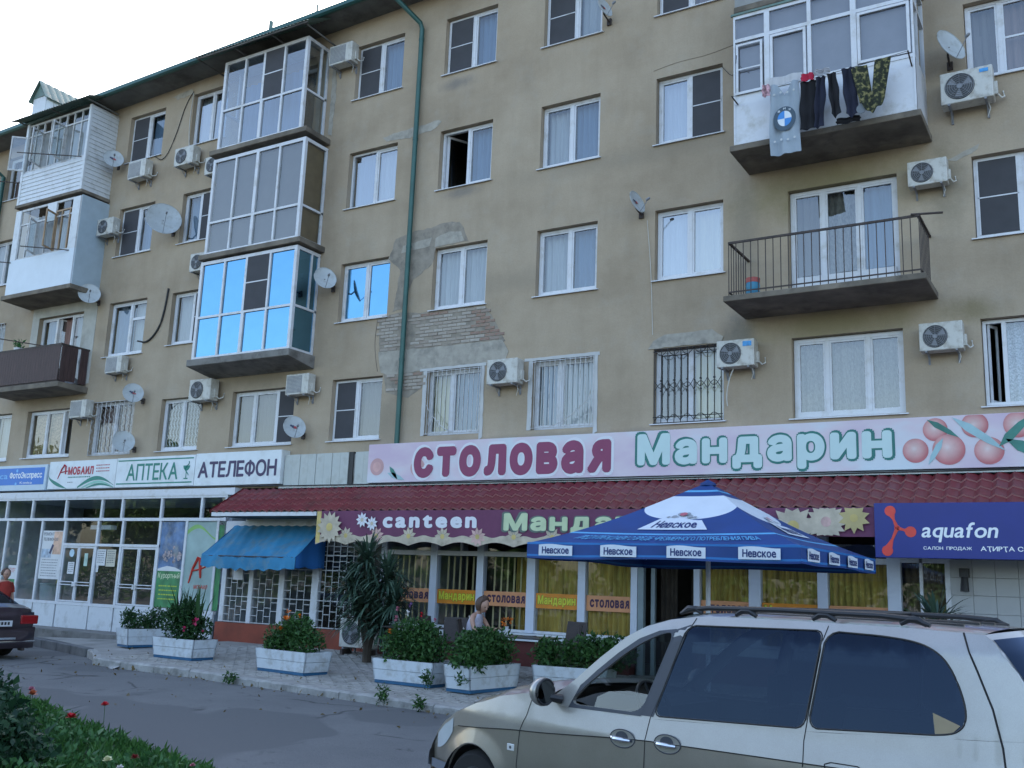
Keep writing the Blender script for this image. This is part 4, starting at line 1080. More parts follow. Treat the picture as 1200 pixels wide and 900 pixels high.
def printed_lines(parent, x0, x1, zt, n, dz, yy, m, h=.018):
    q = MB(); rr = random.Random(int(abs(x0 * 100)))
    for i in range(n):
        x = x0 + rr.uniform(0, .03); zz = zt - i * dz
        while x < x1 - .03:
            w_ = rr.uniform(.02, .09); q.quad((x, yy, zz), (min(x + w_, x1), yy, zz), (min(x + w_, x1), yy, zz + h), (x, yy, zz + h)); x += w_ + .018
    return q.build('printed_lines', m, parent)
yy = y + .03
P_ = flat(SF, 'poster', -26.93, 1.55, -26.0, 2.92, yy, POSTER_W)
flat(P_, 'print', -26.4, 2.25, -26.02, 2.9, yy - .003, POSTER_O); flat(P_, 'print', -26.9, 2.15, -26.45, 2.4, yy - .003, mat('grey_blue_print', (.35, .42, .5), .5, var=.4, scale=9))
lettering('lettering', 'РЕМОНТ', -26.88, 2.78, -26.4, 2.87, yy - .005, TXTG, P_, .015); lettering('lettering', 'ТЕЛЕФОНОВ', -26.88, 2.63, -26.2, 2.72, yy - .005, TXTG, P_, .015)
printed_lines(P_, -26.85, -26.1, 2.08, 7, .075, yy - .005, TXTG)
q = MB(); q.prism([(-26.55, 2.28), (-26.47, 2.25), (-26.35, 2.5), (-26.43, 2.54)], 'y', yy - .009, yy - .006); q.build('phone_print', mat('navy_ink', (.03, .04, .10), .5), P_)
P_ = flat(SF, 'poster', -21.85, .97, -20.93, 3.18, yy, POSTER_BL); flat(P_, 'print', -21.85, .97, -20.93, 1.95, yy - .003, POSTER_G)
q = MB(); q.prism([(-21.85, 1.95), (-21.5, 2.03), (-21.2, 2.0), (-20.93, 1.92), (-20.93, 1.9), (-21.85, 1.9)], 'y', yy - .006, yy - .004); q.build('print', POSTER_W, P_)
q = MB()
for _ in range(26):
    a = random.random() * 6.28; r0 = random.random() ** .5
    q.disc((-21.35 + .36 * r0 * cos(a), yy - .006 - random.random() * .002, 2.32 + .2 * r0 * sin(a)), (0, 1, 0), random.uniform(.02, .06), 7)
q.build('print', mat('faded_fruit_print', (.33, .27, .27), .6, var=.6, scale=14), P_)
lettering('lettering', 'Курортный', -21.8, 1.68, -20.98, 1.86, yy - .007, mat('pale_yellow_ink', (.55, .62, .40), .6), P_, .02)
printed_lines(P_, -21.75, -21.05, 1.5, 4, .11, yy - .006, mat('yellow_green_ink', (.4, .5, .05), .6), .03)
P_ = flat(SF, 'poster', -20.84, .97, -19.78, 3.18, yy, POSTER_T)
q = MB(); q.add([(-20.84 + 1.06 * t / 12, yy - .004, 2.85 + .16 * sin(t * .35)) for t in range(13)] + [(-20.84 + 1.06 * t / 12, yy - .004, 2.93 + .18 * sin(t * .35 + .2)) for t in range(13)], [(i, i + 1, i + 14, i + 13) for i in range(12)])
q.build('print', mat('light_green_ink', (.22, .42, .12), .5), P_)
q = MB(); q.tube([(-20.62, yy - .01, 1.62), (-20.5, yy - .01, 2.0), (-20.34, yy - .01, 2.26), (-20.26, yy - .01, 2.24), (-20.22, yy - .01, 1.9), (-20.2, yy - .01, 1.75)], [.02, .035, .05, .05, .04, .025], 6); q.tube([(-20.5, yy - .01, 1.93), (-20.22, yy - .01, 1.98)], .022, 6); q.tube([(-20.22, yy - .01, 1.98), (-20.05, yy - .01, 2.04), (-19.98, yy - .01, 2.2)], .02, 6); q.build('letter_a_emblem', TXTR, P_)
lettering('lettering', 'МОБАИЛ', -20.42, 1.48, -19.92, 1.58, yy - .006, TXTR, P_, .01)
P_ = flat(SF, 'poster', -19.68, .97, -19.5, 3.1, yy, POSTER_G)
P_ = flat(SF, 'notice', -28.4, 1.2, -28.0, 1.9, yy, POSTER_W); printed_lines(P_, -28.36, -28.05, 1.8, 3, .05, yy - .004, TXTR)
flat(P_, 'print', -28.4, 1.2, -28.0, 1.5, yy - .003, POSTER_G)
P_ = flat(SF, 'notice', -25.62, 1.72, -25.34, 2.05, yy, POSTER_W); printed_lines(P_, -25.6, -25.36, 2.0, 5, .055, yy - .004, TXTG)
q = MB(); q.disc((-25.5, yy - .004, 2.3), (0, 1, 0), .11, 18); q.build('round_sticker', mat('pale_blue_sticker', (.45, .60, .68), .5), SF)
P_ = flat(SF, 'notice', -24.93, 1.95, -24.78, 2.3, yy, mat('green_white_notice', (.4, .55, .48), .5, var=.3)); 
for k, (a, b) in enumerate(((-24.4, -24.02), (-23.98, -23.6))):
    P_ = flat(SF, 'notice', a, 1.98 - .02 * k, b, 2.42, yy - .001 * k, POSTER_W if k == 0 else mat('cream_paper', (.5, .47, .38), .6, var=.15)); printed_lines(P_, a + .03, b - .03, 2.36, 6, .06, yy - .006, TXTG)
flat(SF, 'torn_notice', -24.38, 1.8, -24.28, 1.98, yy, POSTER_W)
# things seen inside
q = MB(); q.box(-27.9, .5, .26, -27.3, 1.0, .3)
BK = thing('wash_basin_bucket', (-27.4, .55, .26), 'pale plastic bin with a yellow mop handle behind the shop glass', 'bin')
q = MB(); q.lathe([(.0, .0), (.26, .0), (.34, 1.1), (.36, 1.12), (.36, 1.16)], (-27.4, .55, .26), (0, 0, 1), 14); q.build('bin_body', mat('pale_bin_plastic', (.38, .44, .47), .5), BK, smooth=True)
q = MB(); q.tube([(-27.42, .5, .9), (-27.2, .7, 1.95)], .018, 6); q.build('mop_handle', mat('yellow_plastic', (.5, .42, .1), .5), BK)
# the shop room
q = MB()
q.box(-33, 3.9, .2, -2, 4.0, 4.0); q.box(-33, -.2, .15, -2, 4.0, .25); q.box(-33, -.1, 3.88, 3, 4.0, 3.95)
for x in (-30.4, -19.55, -14.6): q.box(x, -.1, .25, x + .1, 3.9, 3.88)
tag(q.build('shop_interior', mat('pale_shop_wall', (.50, .53, .57), .9, var=.2)), 'pale interior walls and floor behind the shop windows', kind='structure')  # pale tone puts the panes' blue-white reflections into the wall colour
SH = thing('shelf_unit', (-22.3, 1.5, .25), 'pale shelving unit of the chemist seen behind the right double door', 'shelves')
for k in range(5):
    q = MB(); q.box(-23.3, 1.4, .5 + k * .55, -20.2, 1.7, .54 + k * .55); q.build('shelf', PVC, SH)
q = MB(); q.box(-23.3, 1.72, .25, -20.2, 1.76, 3.4); q.build('back_board', BLUEP, SH)
LT = tag(MB().box(-25.6, .3, 3.0, -24.7, .5, 3.12).build('air_curtain', PVC), 'long white air curtain casing above the left double door inside', 'heater')

# ================================================================== SIGNS above the shops
def sign_box(name, label, x0, z0, x1, z1, yb, d, m, cat='sign', group=None):
    t = thing(name, ((x0 + x1) / 2, yb, z0), label, cat, group)
    q = MB(); q.box(x0, yb - d, z0, x1, yb, z1); q.build('sign_box', m, t, bevel=.008)
    return t
WHITE = mat('sign_white', (.68, .72, .74), .45, var=.04, dirt=(.55, .57, .57), dscale=2)
t = sign_box('photo_shop_sign', 'bright blue photo shop sign at the far left end of the sign row', -31.2, 4.1, -27.05, 4.86, 0, .34, mat('pale_blue_frame', (.48, .58, .66), .4, var=.04))
flat(t, 'blue_panel', -31.15, 4.27, -27.15, 4.78, -.341, mat('bright_blue_panel', (.03, .17, .55), .4, var=.05))
LB = mat('white_lettering', (.75, .78, .80), .5, var=.02); LBT = mat('light_blue_lettering', (.18, .45, .75), .5)
lettering('lettering', 'Konica', -30.2, 4.46, -28.95, 4.64, -.345, LBT, t, .02); lettering('lettering', 'ФотоЭкспресс', -28.85, 4.42, -27.25, 4.66, -.345, LB, t, .03)
lettering('lettering', 'Konica', -28.3, 4.30, -27.7, 4.37, -.345, LB, t, .01)
for z in (4.7, 4.3):
    q = MB(); q.disc((-28.5, -.345, z), (0, 1, 0), .05, 12); q.build('logo_dot', LBT, t)
GRN = mat('teal_green_print', (.02, .20, .155), .45); GRNL = mat('soft_green_print', (.25, .50, .42), .45)
t = sign_box('mobile_shop_sign', 'white sign with red letters and green wave beside the blue sign', -27.0, 4.12, -23.97, 4.93, 0, .3, WHITE)
yy = -.305
def band(parent, pts, hw, m, y_, n=40):
    q = MB(); vs = []
    for i, (x, z) in enumerate(pts):
        tt = i / (len(pts) - 1); w_ = hw * sin(pi * min(1, tt * 1.0 + .08)) + .008
        vs += [(x, y_, max(4.13, z - w_)), (x, y_, max(4.131, z + w_))]
    q.add(vs, [(2 * i, 2 * i + 2, 2 * i + 3, 2 * i + 1) for i in range(len(pts) - 1)]); return q.build('wave_print', m, parent)
band(t, [(-26.98 + .9 * i / 20, 4.5 - .37 * (i / 20) ** .6) for i in range(21)], .045, GRN, yy)
band(t, [(-25.6 + 1.6 * i / 30, 4.15 + .26 * sin(pi * (i / 30) * .95)) for i in range(31)], .05, GRN, yy)
band(t, [(-25.4 + 1.4 * i / 30, 4.13 + .17 * sin(pi * (i / 30) * .98)) for i in range(31)], .03, GRNL, yy - .002)
band(t, [(-25.2 + 1.2 * i / 30, 4.13 + .10 * sin(pi * (i / 30))) for i in range(31)], .02, GRN, yy - .003)
RB = mat('crimson_print', (.42, .03, .055), .45)
lettering('lettering', 'МОБАИЛ', -26.1, 4.52, -24.95, 4.76, yy, RB, t, .05, spacing=1.1)
q = MB(); q.tube([(-26.55, yy, 4.42), (-26.4, yy, 4.7), (-26.28, yy, 4.82), (-26.22, yy, 4.78), (-26.2, yy, 4.55)], [.012, .025, .03, .03, .02], 6); q.tube([(-26.45, yy, 4.6), (-26.12, yy, 4.64)], .018, 6); q.build('letter_a_emblem', RB, t)
printed_lines(t, -26.1, -25.05, 4.44, 1, .05, yy, GRN, .03); printed_lines(t, -24.85, -24.25, 4.76, 3, .085, yy, RB, .025); printed_lines(t, -26.1, -25.8, 4.3, 1, .05, yy, TXTG, .02)
t = sign_box('pharmacy_sign', 'white pharmacy sign with green letters, cup and snake in the sign row', -23.95, 4.12, -20.8, 4.94, 0, .3, WHITE)
for z in (4.84, 4.2): flat(t, 'green_line', -23.9, z, -20.86, z + .035, -.302, GRN)
lettering('lettering', 'АПТЕКА', -23.5, 4.30, -21.42, 4.76, yy, GRN, t, .012)
q = MB(); cx = -21.1
q.add([(cx - .13, yy, 4.66), (cx + .13, yy, 4.66)] + [(cx + .13 * cos(a), yy, 4.66 - .14 * sin(a)) for a in [pi * i / 10 for i in range(1, 10)]], [tuple([0] + list(range(10, 1, -1)) + [1])])
q.box(cx - .012, yy - .002, 4.32, cx + .012, yy, 4.53); q.box(cx - .08, yy - .002, 4.3, cx + .08, yy, 4.33)
q.tube([(cx + .02 + .07 * cos(i * .7), yy - .004, 4.4 + i * .037) for i in range(11)] , .010, 5); q.build('cup_and_snake', GRN, t)
t = sign_box('telephone_sign', 'white sign with dark purple block letters right of the pharmacy sign', -20.78, 4.11, -17.72, 4.96, 0, .3, WHITE)
lettering('lettering', 'АТЕЛЕФОН', -20.65, 4.31, -17.85, 4.74, yy, mat('dark_plum_print', (.045, .03, .09), .45), t, .028)
for x in (-23.4, -21.0, -19.9):
    pass
t = thing('sign_panel_wall', (-16.3, 0, 4.05), 'unprinted row of narrow white panels between the two sign rows', 'panelling')
x = -17.68; i = 0
while x < -14.95:
    w_ = .245
    if -15.66 < x < -15.50: x += .2; continue
    q = MB(); q.box(x, -.2 - .01 * (i % 2), 4.06, min(x + w_, -14.95), -.16, 4.83); q.build('panel', mat('cream_panel', (.47, .49, .46), .6, var=.08, dirt=(.36, .36, .32), dscale=3) if i == 0 else bpy.data.materials['cream_panel'], t); x += w_ + .012; i += 1
q = MB(); q.box(-15.70, -.19, 4.05, -15.50, -.0, 4.84); q.build('dark_post', BLACK, t)
q = MB(); q.box(-17.7, -.155, 4.06, -14.93, -.0, 4.8); q.build('backing', CONCL, t)
# long canteen sign
def tomato_print():
    m, nt, p = _new('pink_tomato_print')
    tc = nt.nodes.new('ShaderNodeTexCoord'); sb = nt.nodes.new('ShaderNodeVectorMath'); sb.operation = 'DISTANCE'; sb.inputs[1].default_value = (.45, 0, .58)
    ml = nt.nodes.new('ShaderNodeVectorMath'); ml.operation = 'MULTIPLY'; ml.inputs[1].default_value = (1, 0, 1)
    nt.links.new(tc.outputs['Generated'], ml.inputs[0]); nt.links.new(ml.outputs[0], sb.inputs[0])
    c = _ramp(nt, sb.outputs['Value'], [(.0, (.68, .56, .54)), (.14, (.62, .42, .40)), (.34, (.56, .29, .28)), (.52, (.46, .13, .14))])
    n = _ramp(nt, _noise(nt, 5, 3), [(.3, (.9, .9, .9)), (.7, (1.1, 1.1, 1.1))]); c = _mix(nt, c, n, 1.0, 'MULTIPLY')
    nt.links.new(c, p.inputs['Base Color']); p.inputs['Roughness'].default_value = .5; return m
PINKW = None
def canteen_print():
    m, nt, p = _new('pink_white_print')
    c = _ramp(nt, _noise(nt, .55, 4, (1, 1, 2)), [(.35, (.56, .43, .53)), (.5, (.62, .53, .58)), (.65, (.58, .63, .67))])
    nt.links.new(c, p.inputs['Base Color']); p.inputs['Roughness'].default_value = .5; return m
t = sign_box('canteen_sign', 'long pale pink canteen sign with purple and outlined green letters and fruit', -15.0, 4.08, 2.5, 4.98, 0, .25, canteen_print())
yy = -.254
PUR = mat('plum_print', (.22, .035, .10), .5, var=.05); WHT = mat('white_print', (.66, .66, .70), .5, var=.02); DGR = mat('dark_green_print', (.015, .15, .13), .5); PALE = mat('pale_mint_print', (.50, .64, .63), .5, var=.03)
lettering('lettering_halo', 'столовая', -13.72, 4.10, -8.66, 4.92, yy, WHT, t, .10, spacing=1.16)
lettering('lettering', 'столовая', -13.66, 4.16, -8.72, 4.86, yy - .003, PUR, t, .065, spacing=1.16)
lettering('lettering_outline', 'Мандарин', -8.2, 4.09, -3.28, 4.965, yy, DGR, t, .095, spacing=1.18)
lettering('lettering', 'Мандарин', -8.15, 4.14, -3.33, 4.915, yy - .003, PALE, t, .055, spacing=1.18)
FR = tomato_print(); FRL = mat('pale_pink_print', (.62, .36, .34), .5, var=.15, scale=6)
LEAFP = mat('leaf_print', (.04, .20, .16), .5, var=.3); LEAFL = mat('pale_leaf_print', (.30, .47, .50), .5)
for i, (cx, cz, r0) in enumerate(((-2.95, 4.40, .21), (-2.42, 4.40, .26), (-2.0, 4.80, .21), (-1.80, 4.36, .23), (-1.35, 4.78, .22), (-.95, 4.5, .30), (-.5, 4.4, .28), (-.3, 4.76, .25), (.3, 4.5, .3), (-2.62, 4.75, .20))):
    n = 28
    def rg(r1, dz=0): return [(cx + r1 * cos(2 * pi * k / n), min(4.972, max(4.088, cz + dz + r1 * sin(2 * pi * k / n)))) for k in range(n)]
    q = MB(); q.add([(a, yy - .001 * (i % 3) - .001, b) for a, b in rg(r0)], [tuple(range(n))]); o = q.build('tomato_print', FR, t)
for a, b, w_, m in (((-2.35, 4.95), (-1.55, 4.35), .07, LEAFL), ((-1.65, 4.42), (-1.15, 4.93), .075, LEAFP), ((-1.55, 4.55), (-.85, 4.15), .09, LEAFP), ((-1.1, 4.9), (-.5, 4.72), .09, LEAFL), ((-2.5, 4.6), (-2.75, 4.15), .05, LEAFL), ((-2.75, 4.93), (-2.25, 4.6), .05, LEAFP), ((-.7, 4.85), (-.2, 4.55), .07, LEAFP), ((-14.4, 4.3), (-13.9, 4.13), .06, LEAFL), ((-14.35, 4.45), (-14.1, 4.14), .05, LEAFP)):
    a = Vector((a[0], yy - .006, a[1])); b = Vector((b[0], yy - .006, b[1])); d_ = b - a; nn = Vector((-d_.z, 0, d_.x)).normalized() * w_
    q = MB(); q.add([a, a + d_ * .3 + nn, a + d_ * .7 + nn * .8, b, a + d_ * .7 - nn * .8, a + d_ * .3 - nn], [(0, 1, 2, 3, 4, 5)]); q.build('leaf_print_shape', m, t)
for cx, cz, r0 in ((-14.72, 4.45, .20), (-13.55, 4.4, .2)):
    q = MB(); q.disc((cx, yy + .001, cz), (0, 1, 0), r0, 24); q.disc((cx, yy, cz), (0, 1, 0), r0 * .6, 20, k=1); q.build('blossom_print', [mat('rose_print', (.52, .30, .30), .5), FRL], t)
q = MB(); q.box(-17.7, -.34, 3.99, 3.5, -.02, 4.045); tag(q.build('flashing', mat('galvanised_strip', (.36, .38, .38), .45, metal=.5, var=.2)), 'grey metal flashing strip along the top of the red roof', 'flashing')

# ================================================================== TILED CANOPY
CN = thing('tiled_canopy', (-9, -.3, 3.3), 'dark red metal tile canopy running along the canteen front', 'canopy')
TILE = mat('dark_red_tile', (.165, .022, .028), .38, var=.2, scale=3, coat=.2, dirt=(.09, .02, .022), dscale=2)
Y0, Z0, Y1, Z1 = -.32, 3.98, -1.34, 3.36
TW, ROWS = .235, 4
nx = int((3.2 + 18.86) / TW)
def tile_pts(u, v):
    # s-shaped pan with a stepped lower lip
    a = u * TW; dy = (Y1 - Y0) / ROWS; dz = (Z1 - Z0) / ROWS
    wv = .024 * sin(u * 2 * pi) + .012 * sin(u * 4 * pi)
    lip = .022 * (1 - v) ** 0 * (v ** 2.2)
    return (a, dy * v * 1.02, dz * v * 1.02 + wv + lip)
base = MB(); base.grid(tile_pts, 6, 3)
vs = list(base.v); n_ = 7 * 4
base.add([(p[0], p[1], p[2] - .03) for p in [vs[i * 4 + 3] for i in range(7)]], [])
k0 = len(base.v) - 7
for i in range(6): base.f.append((i * 4 + 3, (i + 1) * 4 + 3, k0 + i + 1, k0 + i)); base.mi.append(0)
tl = base.build('roof_tile', TILE, CN, rel=True, smooth=True)
me_tile = tl.data; coords = [v.co.copy() for v in me_tile.vertices]; polys = [tuple(p.vertices) for p in me_tile.polygons]
cells = [(i, j) for i in range(nx) for j in range(ROWS)]
cells.sort(key=lambda c: abs((-18.86 + c[0] * TW) + 1.2))     # nearest the viewer first
first = True; rest = MB()
for n_, (i, j) in enumerate(cells):
    px = -18.86 + i * TW; py = Y0 + (Y1 - Y0) * j / ROWS; pz = Z0 + (Z1 - Z0) * j / ROWS
    if n_ < 300:
        o = tl if first else shared(tl, (0, 0, 0), 'roof_tile', parent=CN); first = False
        o.location = (px + 9, py + .3, pz - 3.3)
    else:
        rest.add([(px + c.x, py + c.y, pz + c.z) for c in coords], polys)
tag(rest.build('roof_tiling', TILE, CN, smooth=True), kind='stuff')
q = MB(); q.add([(-18.9, Y0, Z0 - .05), (3.3, Y0, Z0 - .05), (3.3, Y1 + .02, Z1 - .05), (-18.9, Y1 + .02, Z1 - .05)], [(0, 1, 2, 3)]); q.build('roof_deck', SOFFIT, CN)
q = MB(); q.add([(-18.9, Y0, Z0 + .05), (-18.9, Y1 - .02, Z1 + .03), (-18.9, Y1 - .02, Z1 - .06), (-18.9, Y0, Z0 - .04)], [(0, 1, 2, 3)]); q.build('verge', TILE, CN)
q = MB(); q.box(-18.86, -1.33, 3.24, -15.5, -1.28, 3.33); q.box(-18.86, -1.27, 3.24, -18.8, -.3, 3.33); q.build('eave_board', PVC, CN)
q = MB(); q.box(-18.8, -.24, 2.86, -15.4, -.22, 3.25); q.build('front_panel', WHITE, CN)
q = MB(); q.box(-18.8, -1.28, 3.245, 3.2, -.2, 3.26); q.build('soffit', SOFFIT, CN)
q = MB(); q.tube([(-19, -.36, 4.06), (-14, -.37, 4.03), (-9, -.36, 4.02), (-2, -.36, 4.03), (3, -.36, 4.06)], .012, 5); tag(q.build('cable_run', CABLE), 'thin black cable running along the foot of the long signs', 'cable')

# ================================================================== CANTEEN FRONT
CF = thing('canteen_shopfront', (-10, -.2, .25), 'white framed canteen window wall with orange name strips and striped blinds', 'shopfront')
y = -.2
ALU = mat('white_aluminium_post', (.56, .60, .68), .45, var=.04)
f = MB(); 
posts = [(-14.46, -14.3), (-13.08, -12.9), (-11.86, -11.69), (-10.62, -10.42), (-9.43, -9.26), (-8.27, -8.13), (-6.98, -6.86), (-5.92, -5.7), (-4.68, -4.5), (-3.5, -3.28)]
for i, (a, b) in enumerate(posts):
    p = MB(); p.box(a, y - .02, .93, b, y + .14, 3.1); p.build('post', ALU, CF, bevel=.006)
f.box(-14.3, y, 2.46, -8.27, y + .1, 2.56); f.box(-6.86, y, 2.46, -3.5, y + .1, 2.56); f.box(-14.46, y - .01, 3.1, -3.28, y + .12, 3.2)
f.box(-14.3, y + .002, .93, -8.27, y + .1, .98); f.box(-6.86, y + .002, .93, -3.5, y + .1, .98); f.box(-12.32, y + .01, 2.56, -12.27, y + .08, 3.1)
f.build('rail', PVC, CF)
q = MB(); q.box(-14.5, y - .28, .78, -8.2, y + .12, .925); q.box(-6.9, y - .28, .78, -3.2, y + .12, .925); q.build('window_ledge', WHITE, CF)
PLN = mat('oxblood_plinth_paint', (.11, .022, .018), .6, var=.2, bump=.2, bscale=20, dirt=(.06, .02, .018))
q = MB(); q.box(-14.5, y - .2, .1, -8.2, y + .1, .778); q.box(-6.9, y - .2, .1, -3.2, y + .1, .778); q.build('plinth', PLN, CF)
RING = [(posts[i][1], posts[i + 1][0]) for i in range(9)]
OR1 = mat('peach_orange_strip', (.62, .27, .12), .5, var=.12); OR2 = mat('orange_strip', (.66, .23, .015), .5, var=.12)
YLT = mat('lime_yellow_print', (.62, .60, .04), .5); NAV = mat('aubergine_print', (.045, .012, .05), .5)
SLAT = mat('mustard_blind_strip', (.62, .50, .26), .8, var=.2); SLATD = mat('golden_curtain', (.50, .34, .075), .85, var=.45, scale=3, stretch=(3, 3, .4))
for i, (a, b) in enumerate(RING):
    if i == 5: continue       # doorway
    for za, zb in ((.98, 2.46), (2.56, 3.1)):
        p = MB(); p.quad((a, y + .05, za), (b, y + .05, za), (b, y + .05, zb), (a, y + .05, zb)); p.build('pane', GLT, CF)
    zc = 1.585
    S_ = flat(CF, 'name_strip', a + .01, zc - .15, b - .01, zc + .15, y + .04, OR1 if i % 2 == 0 else OR2)
    if i % 2 == 0:
        lettering('lettering', 'столовая', a + .09, zc - .08, b - .05, zc + .08, y + .034, NAV, S_, .05, spacing=1.12)
    else:
        lettering('lettering_outline', 'Мандарин', a + .05, zc - .12, b - .05, zc + .12, y + .035, mat('olive_green_print', (.16, .22, .02), .5), S_, .085, spacing=1.12)
        lettering('lettering', 'Мандарин', a + .06, zc - .11, b - .06, zc + .11, y + .032, YLT, S_, .045, spacing=1.12)
    q = MB(); x = a + .1
    while x < b - .05:
        w_ = .03 ; q.quad((x, y + .25, .95), (x + w_, y + .27, .95), (x + w_ + .01, y + .27, 2.45), (x + .01, y + .25, 2.45)); x += .165 + .01 * sin(x * 9)
    tag(q.build('blind_strips', SLAT, CF), kind='stuff')
    if i >= 2: curtain(CF, (a + b) / 2 + .1 if i in (2,) else a, .9, b, 2.5, y + (.32 if i < 3 else .14), SLATD, 9)
# dark doorway with a grey frame and half open curtain
q = MB(); q.box(-8.12, y - .01, .27, -8.0, y + .1, 3.1); q.box(-7.9, y + .12, .27, -7.82, y + .2, 3.1); q.build('door_frame', mat('grey_blue_door_frame', (.20, .25, .27), .5), CF)
curtain(CF, -7.8, .3, -7.45, 3.1, .2, mat('dark_brown_curtain', (.045, .035, .025), .9, var=.4), 3); curtain(CF, -7.15, .3, -6.98, 3.1, .15, bpy.data.materials['dark_brown_curtain'], 2)
q = MB(); q.box(-8.1, y - .5, .1, -6.9, 0, .29); q.build('door_step', CONC, CF)
# door wall pieces between canteen and barred section
q = MB(); q.box(-14.62, y, .25, -14.46, y + .1, 3.1); q.box(-16.35, y + .02, 2.5, -14.62, y + .08, 3.1); q.build('side_wall', mat('brown_grey_wall', (.12, .10, .09), .8), CF)

# barred windows under the blue awning
KF = thing('barred_shop_window', (-17.5, -.25, .25), 'row of white gridded windows on a rust red plinth under the blue awning', 'window')
y = -.25
for a, b in ((-19.45, -19.3), (-18.5, -18.36), (-17.5, -17.33), (-16.45, -16.25)):
    p = MB(); p.box(a, y - .015, .72, b, y + .1, 2.9); p.build('post', PVC, KF, bevel=.006)
RPL = mat('rust_red_plinth', (.22, .045, .022), .7, var=.2, dirt=(.12, .035, .02))
q = MB(); q.box(-19.45, y - .1, .1, -14.5, y + .1, .715); q.build('plinth', RPL, KF)
q = MB(); q.box(-19.45, y - .02, 2.9, -14.6, y + .1, 3.2); q.build('header', PVC, KF)
GR = mat('white_grille_paint', (.45, .46, .46), .5, var=.1)
for a, b in ((-19.3, -18.5), (-18.36, -17.5), (-17.33, -16.45), (-16.25, -14.62)):
    p = MB(); p.quad((a, y + .05, .72), (b, y + .05, .72), (b, y + .05, 2.9), (a, y + .05, 2.9)); p.build('pane', GLT, KF)
    q = MB(); n = max(4, int((b - a) / .19)); w_ = (b - a) / n; zz = [.74, 1.35, 2.05, 2.4, 2.75]
    for z in zz: q.box(a, y - .004, z - .012, b, y + .012, z + .012)
    for i in range(n + 1):
        x = a + i * w_; q.box(x - .008, y - .002, .74, x + .008, y + .01, 2.75)
    rr = random.Random(int(-a * 10))
    for i in range(n):
        for (za, zb) in zip(zz, zz[1:]):
            for k in range(2):
                z = za + (zb - za) * (.33 + .33 * k) + (.1 if i % 2 else -.03); 
                if za < z < zb: q.box(a + i * w_, y - .001, z - .008, a + (i + 1) * w_, y + .009, z + .008)
    q.build('window_grille', GR, KF)
flat(KF, 'notice', -19.05, 1.75, -18.72, 2.12, y - .012, POSTER_W)
AW = thing('blue_awning', (-18, -.25, 2.3), 'faded blue canvas awning over the white gridded windows', 'awning')
BLUC = mat('faded_blue_canvas', (.032, .19, .34), .85, var=.28, scale=1.6, bump=.5, bscale=7, dirt=(.13, .20, .22), dscale=2.2)
def awn(u, v):
    x = -19.10 + 3.03 * u + .12 * 0; sag = -.06 * sin(pi * u) * v - .035 * sin(u * 17 + v * 2) * v * (1 - v) * 3 - .02 * sin(u * 41 + v * 5) * v + .012 * sin(u * 67 - v * 9)
    return (x + (-.02 if u == 0 else 0), -.3 - .98 * v, 3.08 - .76 * v + sag)
q = MB(); q.grid(awn, 90, 18)
q.grid(lambda u, v: (awn(u, 1)[0], -1.28 - .015 * v + .015 * sin(u * 40) * v, awn(u, 1)[2] - .27 * v + .012 * sin(u * 60) * v), 36, 3)
q.build('canvas', BLUC, AW, smooth=True)
BLUD = mat('blue_canvas', (.012, .11, .33), .75, var=.12, bump=.2, bscale=9)
q = MB()
q.grid(lambda u, v: (-16.07 + .03 * sin(u * 9), -.3 - .98 * u, (3.08 - .76 * u) * (1 - v) + (2.08 + .02 * sin(u * 12)) * v), 10, 6)
q.build('side_canvas', BLUD, AW, smooth=True)
q = MB(); q.add([(-19.10, -.3, 3.08), (-19.10, -.3, 2.05), (-19.10, -1.28, 2.05), (-19.10, -1.28, 2.32)], [(0, 1, 2, 3)]); q.build('side_canvas', BLUD, AW)
q = MB(); q.tube([(-19.08, -1.26, 2.3), (-16.1, -1.26, 2.3)], .015, 6)
for x in (-19.0, -17.7, -16.15): q.tube([(x, -.28, 2.35), (x, -1.26, 2.3)], .012, 5)
q.build('awning_frame', IRON, AW)

# purple scalloped banner
BN = thing('canteen_banner', (-9.5, -1.36, 2.6), 'purple scalloped banner with canteen lettering and daisies under the red canopy', 'banner')
PBN = mat('purple_banner_cloth', (.135, .035, .085), .7, var=.18, scale=1.5)
yb = -1.375
N = 300; xs = [-15.42 + (15.42 - 3.44) * i / N for i in range(N + 1)]
def zbot(x): return 2.60 + .085 * abs(sin((x + 15.42) * pi / .86)) if x < -5.1 else 2.86
def bny(x, z): return yb - .012 * sin(x * 2.3) * (3.33 - z) - .012 * sin(x * 7) * (3.33 - z)
q = MB(); vs = []
for x in xs:
    for j in range(4): z = 3.34 + (zbot(x) - 3.34) * j / 3; vs.append((x, bny(x, z), z))
q.add(vs, [(i * 4 + j, (i + 1) * 4 + j, (i + 1) * 4 + j + 1, i * 4 + j + 1) for i in range(N) for j in range(3)])
q.build('banner_cloth', PBN, BN, smooth=True)
CRM = mat('cream_petal_print', (.47, .40, .30), .6, var=.2, scale=5); PNK = mat('pink_petal_print', (.56, .36, .32), .6, var=.2, scale=6); GLD = mat('gold_print', (.52, .40, .14), .6, var=.2)
q = MB(); vs = []
for x in xs[:258]:
    zt = 2.80 + .02 * sin(x * 13); vs += [(x, bny(x, zt) - .004, zt), (x, bny(x, zbot(x)) - .004, zbot(x) + .002)]
q.add(vs, [(2 * i, 2 * i + 2, 2 * i + 3, 2 * i + 1) for i in range(257)]); q.build('hem_print', CRM, BN)
